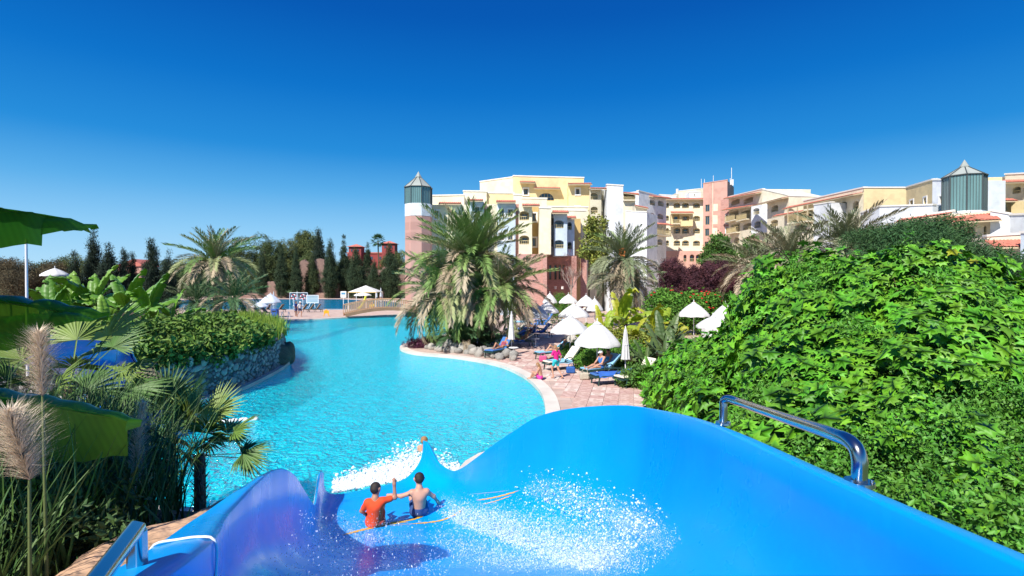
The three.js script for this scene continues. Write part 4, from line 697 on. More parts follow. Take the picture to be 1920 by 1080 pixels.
M.fanLeaf = [[0.11, 0.20, 0.03], [0.16, 0.24, 0.04], [0.075, 0.16, 0.03]].map(c => leafMat(c, .3, .55));
function fanPalm(label, base, h, n, s, lo, hi) { const o = thing('dwarf_fan_palm', label, 'palm tree', base); part(o, 'trunk', [bar([0, -.3, 0], [0, h, 0], .09, 9, .075), ...Array.from({ length: 40 }, (_, i) => bar([.07 * Math.cos(i * 2.4), h * i / 40, .07 * Math.sin(i * 2.4)], [.13 * Math.cos(i * 2.4), h * i / 40 + .08, .13 * Math.sin(i * 2.4)], .012, 4, .004))], M.trunk); for (let i = 0; i < n; i++) { const f = part(o, 'fan_leaf', pick(fans), pick(M.fanLeaf), [0, h, 0]); f.rotation.set(rr(-.7, .7), i * 2.4 + rr(-.3, .3), lerp(hi, lo, i / (n - 1)) + rr(-.1, .1), 'YZX'); f.scale.setScalar(s * rr(.8, 1.15)); } return o; }
{ const b = at(372, 7.8); fanPalm('small fan palm with hairy trunk left of the big slide', V(b.x, .5, b.z), .95, 18, .58, -.3, 1.35); const c = at(318, 8.6); fanPalm('fan palm behind the hairy-trunked one at the pool side', V(c.x, .2, c.z), 1.2, 17, .64, -.2, 1.35); const e = P(130, 690, 7.2); fanPalm('larger fan palm in front of the small blue slide', V(e.x, 1.0, e.z), 1.6, 22, .75, -.6, .85); const f = P(40, 720, 6); fanPalm('fan palm at the left edge behind the pampas plume', V(f.x, 1.5, f.z), .9, 14, .6, -.4, .8); }
// pampas grass: tall blades and feathery plumes
const bladeGeo = (() => { const m = new MB(); const n = 6; for (let i = 0; i <= n; i++) { const k = i / n, w = .5 * (1 - k * .9); m.v(-w, k, k * k * .35, 0, k); m.v(0, k, k * k * .35 - .008 * (1 - k), .5, k); m.v(w, k, k * k * .35, 1, k); } for (let i = 0; i < n; i++) { const a = 3 * i; m.quad(a, a + 1, a + 4, a + 3); m.quad(a + 1, a + 2, a + 5, a + 4); } return m.geo(); })();
{
  const o = thing('pampas_grass', 'mass of long dark grass blades beside the stone ledge', 'grass'); o.userData.kind = 'stuff';
  const N = 2600, im = shade(new THREE.InstancedMesh(bladeGeo, leafMat([0.055, 0.13, 0.025], .25, .6), N)); im.name = 'blades'; im.userData.kind = 'stuff'; const q4 = new THREE.Matrix4(); let c = 0;
  while (c < N) { const d = rr(2.0, 6.2), px = rr(-120, 345); if (px > 240 && rnd() < (px - 240) / 130) continue; const x = (px - 960) / 1000 * d, z = -d; if (x > -1.5 - .12 * d) continue; if (d < 3.3 && x > -2.35) continue; const y = hillY(x, z) - .05, hm = Math.max(.4, Math.min(1.5, 3.25 - y - sstep(150, 380, px) * .35)) * rr(.45, 1.05); q4.compose(V(x, y, z), new THREE.Quaternion().setFromEuler(new THREE.Euler(rr(-.4, .4), rnd() * 6.3, rr(-.35, .35), 'YXZ')), V(rr(.012, .024), hm, hm)); im.setMatrixAt(c, q4); const k = rr(.5, 1.5); im.setColorAt(c, L(k * rr(.8, 1.3), k, k)); c++; }
  o.add(im);
  // a few long stalks that stand clear
  M.plume = leafMat([0.75, 0.62, 0.47], .35, .9);
  const plume = (label, base, top, r, m) => {
    const t = thing('pampas_plume', label, 'grass plume'); const dir = top.clone().sub(base), Ln = dir.length(); dir.normalize();
    part(t, 'stalk', bar(V(base.x - dir.x * .2, hillY(base.x, base.z), base.z), base, .008, 6, .006), M.stem);
    const g = new MB(); for (let i = 0; i < 1500; i++) { const k = rnd(), a = rnd() * 6.283, p = base.clone().addScaledVector(dir, Ln * k), l = r * (0.5 + .9 * Math.sin(Math.PI * Math.min(1, k * .85 + .1))) * rr(.5, 1.3), d = V(Math.cos(a), rr(.3, 1.3), Math.sin(a)).normalize(), e = p.clone().addScaledVector(d, l); e.y -= l * .15; const w = .0016, s = V(-Math.sin(a), 0, Math.cos(a)).multiplyScalar(w); const v0 = g.v(p.x + s.x, p.y, p.z + s.z), v1 = g.v(p.x - s.x, p.y, p.z - s.z), v2 = g.v(e.x, e.y, e.z); g.tri(v0, v1, v2); }
    part(t, 'plume', g.geo(), m);
  };
  plume('sunlit feathery tan plume above the dark banana leaf', P(80, 742, 2.6), P(72, 622, 2.6), .11, M.plume);
  plume('upright dusky plume left of the small fan palm', P(248, 935, 3.6), P(268, 755, 3.5), .10, M.plume);
  plume('short plume between the grass blades', P(172, 885, 3.8), P(180, 815, 3.8), .08, M.plume);
  plume('broad dusky plume at the left edge, lowest of all', P(55, 900, 2.3), P(15, 770, 2.2), .13, M.plume);
}
{ const l = thing('dark_undergrowth', 'dark leafy undergrowth at the lower left corner', 'undergrowth'); const bl = []; for (let i = 0; i < 14; i++) { const d = rr(2.2, 5.5), x = -d * rr(.72, 1.1); if (x > -2.5 && d < 3.4) continue; bl.push([x, hillY(x, -d) + .15, -d, .5, .3, .5]); } crown(l, 'foliage', bl, 700, tuft.fine, leafMat([.04, .09, .02], .2, .7), .2, { gap: .05, shell: .2 }); }

// ---------------------------------------------------------------- hotel
M.cream = stucco([0.84, 0.76, 0.57]); M.yellowWall = stucco([0.84, 0.67, 0.37]); M.ochre = stucco([0.62, 0.43, 0.17]); M.white = stucco([0.76, 0.79, 0.82]); M.paleBlue = stucco([0.60, 0.70, 0.78]); M.greyCream = stucco([0.66, 0.61, 0.46]); M.pinkWall = stucco([0.62, 0.36, 0.29]);
const brickTex = tex(256, (u, v) => { const r = Math.floor(v * 32), x = u * 16 + (r % 2) * .5, j = (v * 32 % 1 < .14 || x % 1 < .07) ? 1.15 : 1, h = hash2(Math.floor(x), r, 8); return [j * (.78 + .3 * h), j * (.74 + .34 * h), j * (.74 + .34 * h)]; }, { repeat: 0.3 });
M.brick = mat([0.55, 0.31, 0.26], 0.9, { map: brickTex });
M.tile = mat([0.52, 0.19, 0.13], 0.8, { map: tex(128, (u, v) => { const h = hash2(Math.floor(u * 16), Math.floor(v * 16), 4), f = fbm(u, v, 8, 3, 5); return [.7 + .35 * h + .1 * f, .65 + .4 * h, .6 + .45 * h]; }, { repeat: .25 }) });
M.eave = mat([0.55, 0.44, 0.28], 0.8); M.capW = mat([0.80, 0.77, 0.70], 0.8); M.frameW = mat([0.80, 0.80, 0.78], 0.6); M.frameB = mat([0.33, 0.25, 0.12], 0.6); M.rail = mat([0.55, 0.45, 0.24], 0.7);
M.glass = pmat([0.03, 0.06, 0.09], 0.06, { metalness: 0, specularIntensity: 1, clearcoat: 1, clearcoatRoughness: .03 });
M.lantern = pmat([0.16, 0.28, 0.27], 0.12, { clearcoat: 1, clearcoatRoughness: .05, map: tex(128, (u, v) => .7 + .5 * fbm(u * 1, v * .3, 8, 3, 17), { repeat: .5 }) });
M.leadRoof = mat([0.36, 0.39, 0.36], 0.55, { map: mottle }); M.lanternBar = mat([0.06, 0.075, 0.075], 0.5);
const Z1 = (x, y) => [740 + x / 4, 300 + y / 4], Z2 = (x, y) => [1140 + x / 4.8, 300 + y / 4.8], Z3 = (x, y) => [1440 + x / 4, 280 + y / 4], Z0 = (x, y) => [x, y];
class Facade {
  constructor(o, Z, [x0, x1], [d0, d1]) {
    this.o = o; this.Z = Z; this.A = at(Z(x0, 0)[0], d0); const B = at(Z(x1, 0)[0], d1); this.W = B.distanceTo(this.A); this.u = B.clone().sub(this.A).normalize(); this.n = this.u.clone().cross(V(0, 1, 0));
    this.F = new THREE.Matrix4().makeBasis(this.u, V(0, 1, 0), this.n).setPosition(this.A.clone().sub(o.position));
  }
  uv(x, y) { const [px, py] = this.Z(x, y), r = ray(px, py), E = V(0, EYE, 0), t = this.A.clone().sub(E).dot(this.n) / r.dot(this.n), p = E.addScaledVector(r, t); return [p.clone().sub(this.A).dot(this.u), p.y]; }
  put(name, geos, m, parent = this.o) { const g = Array.isArray(geos) ? merge(geos) : prep(geos); g.applyMatrix4(this.F); return part(parent, name, g, m); }
  rect([x0, y0, x1, y1]) { const xc = (x0 + x1) / 2, yc = (y0 + y1) / 2; const a = this.uv(x0, yc)[0], b = this.uv(x1, yc)[0], c = this.uv(xc, y1)[1], d = this.uv(xc, y0)[1]; return [a, c, b, d]; }
  tops(x0, x1, t0, t1) { return [this.uv(x0, t0)[1], this.uv(x1, t1)[1]]; }
}
function wall(o, Z, xs, ds, tops, m, ops = [], { thick = 7, base = 0, cap = true, deep = 1.7, capM = M.capW } = {}) {
  const f = new Facade(o, Z, xs, ds), [v0, v1] = f.tops(xs[0], xs[1], tops[0], tops[1] ?? tops[0]), b = base ? f.uv(xs[0], base)[1] : -0.1, W = f.W;
  const outline = () => { const s = new THREE.Shape(); s.moveTo(0, b); s.lineTo(W, b); s.lineTo(W, v1); s.lineTo(0, v0); s.closePath(); return s; };
  const s = outline(), open = ops.map(([kind, ...r]) => [kind, f.rect(r)]).filter(([k, r]) => r[0] > .02 && r[2] < W - .02 && r[3] < Math.min(v0, v1) - .02 && r[1] > b);
  for (const [kind, r] of open) { const h = new THREE.Path(); const rise = kind === 'win' || kind === 'balc' || kind === 'slot' ? 0 : Math.min((r[3] - r[1]) * (kind === 'fan' ? .95 : .33), (r[2] - r[0]) / 2); h.moveTo(r[0], r[1]); h.lineTo(r[2], r[1]); if (rise) { h.lineTo(r[2], r[3] - rise); for (let i = 1; i < 10; i++) { const a = Math.PI * i / 10; h.lineTo((r[0] + r[2]) / 2 + Math.cos(a) * (r[2] - r[0]) / 2, r[3] - rise + Math.sin(a) * rise); } h.lineTo(r[0], r[3] - rise); } else { h.lineTo(r[2], r[3]); h.lineTo(r[0], r[3]); } h.closePath(); s.holes.push(h); }
  const front = new THREE.ExtrudeGeometry(s, { depth: deep, bevelEnabled: false }); front.translate(0, 0, -deep);
  const body = new THREE.ExtrudeGeometry(outline(), { depth: thick - deep, bevelEnabled: false }); body.translate(0, 0, -thick - .004);
  f.put('wall', [front, body], m);
  if (cap) { const L0 = Math.hypot(W, v1 - v0), g = new THREE.BoxGeometry(L0 + .12, .16, .55); g.rotateZ(Math.atan2(v1 - v0, W)); g.translate(W / 2, (v0 + v1) / 2 + .08, -.2); f.put('parapet_cap', g, capM); }
  for (const [kind, r] of open) {
    const w = r[2] - r[0], h = r[3] - r[1], cx = (r[0] + r[2]) / 2, cy = (r[1] + r[3]) / 2;
    if (kind === 'win' || kind === 'fan' || kind === 'slot') {
      const fr = .09, z = -.14, white = kind === 'win' && m !== M.pinkWall, bars = [box(w, fr, .07, cx, r[1] + fr / 2, z), box(w, fr, .07, cx, r[3] - fr / 2 - (kind === 'fan' ? .02 : 0), z), box(fr, h - 2 * fr, .07, r[0] + fr / 2, cy, z), box(fr, h - 2 * fr, .07, r[2] - fr / 2, cy, z)];
      if (kind === 'win') bars.push(box(.05, h - 2 * fr, .06, cx, cy, z)); if (kind === 'fan') { for (let i = 1; i < 5; i++) bars.push(box(.06, h * .9, .06, lerp(r[0], r[2], i / 5), cy - .1, z)); bars.push(box(w * .94, .06, .065, cx, r[1] + h * .45, z)); }
      const win = f.put('window', bars, m === M.pinkWall ? M.frameB : M.frameB);
      f.put('pane', box(w * .99, h * (kind === 'fan' ? .98 : .99), .02, cx, cy, z - .06), M.glass, win);
      if (white) f.put('surround', [box(w + .36, .16, .06, cx, r[3] + .08, .031), box(w + .36, .16, .09, cx, r[1] - .08, .046), box(.18, h, .06, r[0] - .09, cy, .031), box(.18, h, .06, r[2] + .09, cy, .031)], M.frameW, win);
    } else {
      const rh = Math.min(1.0, h * .42), n = Math.max(3, Math.round(w / .22)), bars = [box(w, .07, .07, cx, r[1] + rh, -.16), box(w, .05, .05, cx, r[1] + .1, -.16)]; for (let i = 0; i <= n; i++) bars.push(box(.035, rh, .035, lerp(r[0] + .03, r[2] - .03, i / n), r[1] + rh / 2, -.16));
      const lg = f.put('loggia_railing', bars, M.rail);
      f.put('balcony_door', [box(w * .5, h * .8, .04, cx + w * .08, r[1] + h * .4, -deep + .03)], M.glass);
    }
  }
  return f;
}
// tiled pent roof along a wall: x range, upper edge y0 (left, right), lower edge y1 (left, right)
function awning(f, [x0, x1], [a0, a1], [b0, b1], proj = .9) {
  const ua = f.uv(x0, a0), ub = f.uv(x1, a1), la = f.uv(x0, b0), lb = f.uv(x1, b1), W = ub[0] - ua[0], n = Math.max(4, Math.round(W / .24)), m = new MB(), rows = 5, seg = n * 4;
  const va = ua[1], vb = ub[1], wa = Math.min(la[1], va - .12), wb = Math.min(lb[1], vb - .12);
  for (let j = 0; j <= rows; j++) for (let i = 0; i <= seg; i++) { const k = j / rows, q = i / seg; m.v(ua[0] + W * q, lerp(lerp(va, vb, q), lerp(wa, wb, q), k) + .06 * Math.abs(Math.sin(q * n * Math.PI)) + .02 * ((j % 2) - .5), lerp(.03, proj, k), ua[0] + W * q, k); }
  for (let j = 0; j < rows; j++) for (let i = 0; i < seg; i++) { const a = j * (seg + 1) + i; m.quad(a, a + seg + 1, a + seg + 2, a + 1); }
  const aw = f.put('tiled_awning', m.geo(), M.tile); const e = new MB(), c = [[ua[0], va - .05, .02], [ub[0], vb - .05, .02], [ub[0], wb - .04, proj - .03], [ua[0], wa - .04, proj - .03], [ua[0], va - .22, .02], [ub[0], vb - .22, .02], [ub[0], wb - .14, proj - .03], [ua[0], wa - .14, proj - .03]].map(q => e.v(...q)); e.quad(c[0], c[3], c[2], c[1]); e.quad(c[4], c[5], c[6], c[7]); e.quad(c[3], c[7], c[6], c[2]); e.quad(c[0], c[4], c[7], c[3]); e.quad(c[1], c[2], c[6], c[5]); const g = e.geo().toNonIndexed(); g.computeVertexNormals(); f.put('eave', g, M.eave, aw);
}
// projecting balcony with slab, posts and baluster rail: px rect of the rail front
function balcony(f, [x0, yTop, x1, yBot], proj = 1.0, roofY) {
  const r = f.rect([x0, yTop, x1, yBot]), w = r[2] - r[0], cx = (r[0] + r[2]) / 2, h = Math.min(1.1, r[3] - r[1]);
  const b = f.put('balcony', [box(w, .18, proj, cx, r[1] - .09, proj / 2 + .01)], M.cream), bars = [box(w, .08, .08, cx, r[1] + h, proj - .06), box(w, .06, .06, cx, r[1] + .12, proj - .06)], n = Math.round(w / .2);
  for (let i = 0; i <= n; i++) bars.push(box(.05, h, .05, lerp(r[0] + .04, r[2] - .04, i / n), r[1] + h / 2, proj - .06)); for (const u of [r[0] + .03, r[2] - .03]) bars.push(box(.06, .07, proj - .12, u, r[1] + h, proj / 2));
  f.put('railing', bars, M.rail, b);
  if (roofY) { const v = f.uv(x0, roofY)[1]; f.put('posts', [r[0] + .07, cx, r[2] - .07].map(u => box(.13, v - r[1], .13, u, (v + r[1]) / 2, proj - .08)), M.eave, b); }
}
// ---- stepped yellow block left of centre
{
  const o = thing('hotel_wing', 'stepped cream and yellow hotel block behind the big date palm', 'building', at(985, 66));
  let f;
  wall(o, Z1, [640, 892], [78, 77], [166, 130], M.cream, [], { thick: 6 });
  f = wall(o, Z1, [888, 1418], [76, 76], [122, 136], M.yellowWall, [['fan', 1075, 246, 1196, 305], ['win', 968, 215, 1000, 262]], { thick: 8 });
  awning(f, [1045, 1240], [203, 205], [220, 222], 1.0); awning(f, [938, 1053], [158, 160], [176, 178], 1.0);
  f = wall(o, Z1, [1303, 1466], [74, 74], [190, 190], M.yellowWall, [['win', 1360, 215, 1386, 258], ['win', 1356, 350, 1386, 374]], { thick: 3, base: 376 }); awning(f, [1298, 1474], [172, 172], [190, 190], 1.0);
  f = wall(o, Z1, [1464, 1548], [73, 73], [222, 222], M.greyCream, [['arch', 1470, 245, 1523, 296], ['arch', 1470, 350, 1523, 400], ['arch', 1470, 455, 1523, 505]], { thick: 4, cap: false }); wall(o, Z1, [1546, 1592], [73.3, 76], [224, 230], M.greyCream, [['arch', 1551, 262, 1566, 310], ['arch', 1551, 385, 1566, 430]], { thick: 2, cap: false }); awning(f, [1460, 1592], [206, 208], [222, 224], 1.0);
  wall(o, Z1, [1590, 1712], [72, 72], [188, 195], M.white, [], { thick: 5 });
  wall(o, Z1, [285, 522], [68, 68], [270, 266], M.cream, []); wall(o, Z1, [516, 690], [70, 70], [236, 238], M.cream, []); wall(o, Z1, [684, 896], [70.5, 70.5], [250, 252], M.yellowWall, []); wall(o, Z1, [890, 958], [69, 69], [262, 264], M.cream, []); wall(o, Z1, [954, 1142], [68, 68], [290, 292], M.cream, []);
  wall(o, Z1, [1140, 1450], [71, 71], [352, 356], M.cream, []); wall(o, Z1, [1296, 1435], [68, 68], [380, 382], M.cream, [], { thick: 5 });
  f = wall(o, Z1, [250, 562], [66, 66], [336, 336], M.cream, [['win', 300, 380, 330, 440]], { cap: false }); awning(f, [335, 500], [316, 318], [334, 336], .9);
  f = wall(o, Z1, [560, 668], [64.5, 64.5], [312, 312], M.paleBlue, [['win', 603, 352, 636, 408], ['win', 603, 520, 636, 576]], { thick: 5, cap: false }); awning(f, [556, 664], [294, 294], [312, 312], .9); wall(o, Z1, [656, 684], [65.2, 65.2], [320, 320], M.brick, [], { thick: 3, cap: false });
  wall(o, Z1, [682, 772], [66.5, 66.5], [330, 330], M.cream, [], { cap: false });
  f = wall(o, Z1, [770, 906], [64, 64], [324, 324], M.paleBlue, [['win', 784, 370, 820, 426], ['win', 850, 370, 886, 426], ['win', 784, 545, 820, 600], ['win', 850, 545, 886, 600]], { thick: 5, cap: false }); awning(f, [762, 908], [302, 302], [324, 324], .9);
  wall(o, Z1, [904, 932], [64.6, 64.6], [330, 330], M.brick, [], { thick: 4, cap: false });
  f = wall(o, Z1, [930, 1030], [64, 64], [350, 350], M.cream, [['arch', 936, 382, 1009, 452], ['arch', 936, 565, 1009, 632]], { thick: 5, cap: false, base: 712 }); awning(f, [956, 1086], [328, 330], [350, 350], .9);
  wall(o, Z1, [1028, 1088], [66, 66], [340, 340], M.ochre, [['win', 1032, 400, 1061, 460], ['win', 1032, 584, 1061, 648]], { thick: 4, cap: false, base: 708 });
  wall(o, Z1, [1085, 1172], [63, 63], [362, 364], M.cream, [], { thick: 6, base: 708 });
  f = wall(o, Z1, [1170, 1198], [66, 66], [402, 402], M.paleBlue, [['win', 1174, 436, 1186, 490], ['win', 1174, 596, 1186, 650]], { thick: 4, base: 712, cap: false }); awning(f, [1168, 1200], [394, 394], [408, 408], 1.6);
  f = wall(o, Z1, [1195, 1293], [64, 64], [404, 404], M.paleBlue, [['arch', 1198, 450, 1268, 512], ['arch', 1198, 600, 1268, 662]], { thick: 5, base: 718, cap: false }); awning(f, [1182, 1302], [378, 380], [402, 402], .9);
  f = wall(o, Z1, [1291, 1348], [65.5, 65.5], [442, 442], M.paleBlue, [['arch', 1297, 466, 1329, 522], ['arch', 1297, 614, 1329, 668]], { thick: 5, base: 718, cap: false }); awning(f, [1290, 1358], [420, 420], [442, 442], .9);
  wall(o, Z1, [1346, 1394], [67, 67], [440, 440], M.ochre, [], { thick: 3, cap: false });
  wall(o, Z1, [920, 1120], [62.6, 62.6], [706, 706], M.brick, [['arch', 985, 730, 1005, 770], ['arch', 1030, 700, 1062, 760]], { thick: 6, cap: false }); wall(o, Z1, [1112, 1142], [62.0, 62.0], [708, 708], M.brick, [], { thick: 2, cap: false });
  wall(o, Z1, [1138, 1440], [67.5, 67.5], [716, 716], M.brick, [['slot', 1156, 785, 1177, 900], ['slot', 1195, 785, 1217, 900], ['slot', 1228, 785, 1249, 898], ['slot', 1256, 785, 1279, 898]], { thick: 6, cap: false });
  wall(o, Z1, [1330, 1364], [64, 64], [720, 720], M.brick, [], { thick: 2, cap: false });
  for (const x of [1205, 1258]) { const p = P(...Z1(x, 968), 66.1); part(o, 'wall_lamp', [cyl(.16, .16, .3, 0, 0, 0, 10), cyl(.2, .2, .05, 0, .3, 0, 10)], M.frameW, p.sub(o.position)); }
}
// ---- octagonal lantern towers
function lanternTower(label, px, d, R, yBase, yBand, yGlass0, yGlass1, yApex, turn) {
  const o = thing('lantern_tower', label, 'tower', at(px, d), turn), h = py => yAt(py, d), oct = (r, y0, y1, r1 = r, n = 8) => { const g = new THREE.CylinderGeometry(r1, r, y1 - y0, n, 1).toNonIndexed(); g.computeVertexNormals(); g.translate(0, (y0 + y1) / 2, 0); return g; };
  if (yBand) part(o, 'brick_shaft', oct(R, -.1, h(yBand)), M.brick); part(o, 'shaft', oct(R * 1.012, yBand ? h(yBand) : -.1, h(yGlass0)), M.white);
  const y0 = h(yGlass0), y1 = h(yGlass1), top = h(yApex);
  for (let i = 0; i < 8; i++) { const a = (i + .5) * Math.PI / 4, w = 2 * R * Math.sin(Math.PI / 8) * .94, ap = R * Math.cos(Math.PI / 8) * .98; const g = box(w, y1 - y0, .05, 0, (y0 + y1) / 2, ap); g.rotateY(a); const pn = part(o, 'glass_panel', g, M.lantern); const b = []; for (let k = 1; k < 5; k++) { const q = box(.03, y1 - y0, .04, lerp(-w / 2, w / 2, k / 5), (y0 + y1) / 2, ap + .035); q.rotateY(a); b.push(q); } part(pn, 'glazing_bar', b, M.lanternBar);
    const m = new MB(), hw = Math.sin(Math.PI / 8), ch = Math.cos(Math.PI / 8), rt = R * .17, q = [[-hw * R * 1.06, y1, ch * R * 1.06], [hw * R * 1.06, y1, ch * R * 1.06], [hw * rt, top - R * .42, ch * rt], [-hw * rt, top - R * .42, ch * rt]].map(c => m.v(...c, c[0], c[1])); m.quad(...q); const rg = m.geo(); rg.rotateY(a); part(o, 'roof_panel', rg, M.leadRoof); }
  const ribs = []; for (let i = 0; i < 8; i++) { const a = i * Math.PI / 4, c = Math.sin(a), s = Math.cos(a); ribs.push(bar([c * R, y0, s * R], [c * R, y1, s * R], .07, 6), bar([c * R * 1.06, y1 + .02, s * R * 1.06], [c * R * .17, top - R * .41, s * R * .17], .045, 6), bar([c * R * 1.04, y1, s * R * 1.04], [Math.sin(a + Math.PI / 4) * R * 1.04, y1, Math.cos(a + Math.PI / 4) * R * 1.04], .06, 5)); } part(o, 'frame', ribs, M.lanternBar);
  part(o, 'finial', [oct(R * .24, top - R * .46, top - R * .38, R * .24), oct(R * .22, top - R * .38, top, .01)], M.leadRoof); return o;
}
lanternTower('octagonal glass lantern tower on a pink brick shaft at the left end of the hotel', 785, 64, 1.62, 0, 407, 384, 353, 322, .39);
lanternTower('taller octagonal glass lantern tower among the white walls at right', 1806, 50, 1.62, 0, 0, 398, 332, 300, .2);
// ---- white and cream middle wing
{
  const o = thing('hotel_wing', 'white and cream hotel wing with rows of arched loggias in the centre', 'building', at(1250, 110)); let f;
  f = wall(o, Z2, [132, 244], [96, 96], [298, 300], M.cream, [['balc', 142, 304, 236, 362]], { thick: 6, cap: false }); awning(f, [130, 272], [288, 296], [302, 322], 1.0); balcony(f, [135, 338, 240, 362], .7);
  wall(o, Z2, [158, 348], [88, 86], [464, 470], M.white, [['arch', 135, 500, 160, 570]], { thick: 5 }); f = wall(o, Z2, [240, 350], [92, 92], [410, 440], M.cream, [], { thick: 2, cap: false }); awning(f, [238, 356], [402, 425], [420, 445], 1);
  f = wall(o, Z2, [274, 522], [104, 112], [278, 342], M.white, [['arch', 376, 358, 426, 408], ['arch', 449, 366, 503, 416], ['arch', 373, 476, 421, 527], ['arch', 446, 485, 498, 531], ['arch', 446, 712, 491, 765]], { thick: 8 }); awning(f, [368, 540], [318, 332], [334, 350], 1.0); awning(f, [355, 532], [560, 570], [582, 592], 1.6); balcony(f, [352, 622, 512, 676], 1.5, 590);
  f = wall(o, Z2, [518, 866], [121, 119], [352, 352], M.cream, [...[385, 500, 612, 723].map(y => ['arch', 523, y, 548, y + 48]), ...[[591, 650], [666, 728], [766, 828]].flatMap(([a, b]) => [385, 500, 612, 723].filter(y => !(y === 500 && a < 700)).map(y => ['arch', a, y + (a > 700 ? 2 : 0), b, y + 50]))], { thick: 9, base: 822, cap: false }); awning(f, [518, 872], [342, 342], [360, 360], 1.1);
  f = wall(o, Z2, [568, 762], [118.4, 118], [484, 484], M.yellowWall, [['balc', 584, 490, 642, 572], ['arch', 668, 500, 730, 548]], { thick: 1.6, base: 596, cap: false, deep: 1.0 }); awning(f, [562, 766], [462, 462], [482, 482], 1.0); balcony(f, [580, 540, 644, 572], .5);
  wall(o, Z2, [516, 864], [119.6, 117.6], [818, 818], M.pinkWall, [['arch', 680, 852, 706, 915], ['arch', 736, 850, 776, 915], ['arch', 790, 850, 831, 915]], { thick: 6, cap: false });
  wall(o, Z2, [634, 858], [131, 131], [282, 256], M.cream, [], { thick: 8 }); f = wall(o, Z2, [727, 832], [128, 128], [293, 291], M.white, [['win', 771, 308, 783, 322]], { thick: 3 }); wall(o, Z2, [460, 612], [124, 124], [314, 322], M.white, [], { thick: 4 });
  for (const [x, y0, y1] of [[840, 170, 262], [868, 172, 258], [948, 140, 190], [622, 262, 305]]) { const a = P(...Z2(x, y1), 126), b = P(...Z2(x, y0), 126); part(o, 'antenna', [bar(a.sub(o.position), b.sub(o.position), .06, 5), ...(x === 622 ? [box(.5, 1.2, .2, a.x, (a.y + b.y) / 2, a.z)] : [])], M.frameW); }
}
{
  const o = thing('stair_tower', 'tall pink block with columns of square windows and roof antennas', 'building', at(1342, 117));
  wall(o, Z2, [853, 1070], [118, 115.5], [214, 182], M.pinkWall, [['win', 876, 402, 915, 465], ['win', 949, 394, 988, 458], ['win', 876, 504, 914, 583], ['win', 944, 496, 986, 576], ['win', 873, 618, 911, 684], ['win', 941, 611, 983, 681], ['win', 869, 734, 906, 796]], { thick: 10, cap: true, capM: M.pinkWall });
  wall(o, Z2, [1069, 1112], [115.6, 124], [184, 236], M.cream, [], { thick: 3 }); wall(o, Z2, [1010, 1086], [114.8, 114.2], [358, 352], M.brick, [['win', 1062, 492, 1080, 572], ['win', 1062, 606, 1080, 655]], { thick: 3, cap: false });
  for (const [x, y0, y1] of [[1112, 70, 215], [1100, 165, 225]]) { const a = P(...Z2(x, y1), 117), b = P(...Z2(x, y0), 117); part(o, 'antenna', bar(a.sub(o.position), b.sub(o.position), .07, 5), M.frameW); } for (const [x, y0, y1] of [[1106, 180, 222], [1122, 175, 230]]) { const a = P(...Z2(x, y1), 116), b = P(...Z2(x, y0), 116); part(o, 'antenna_panel', box(.32, b.y - a.y, .16, a.x - o.position.x, (a.y + b.y) / 2, a.z - o.position.z), M.frameW); }
}
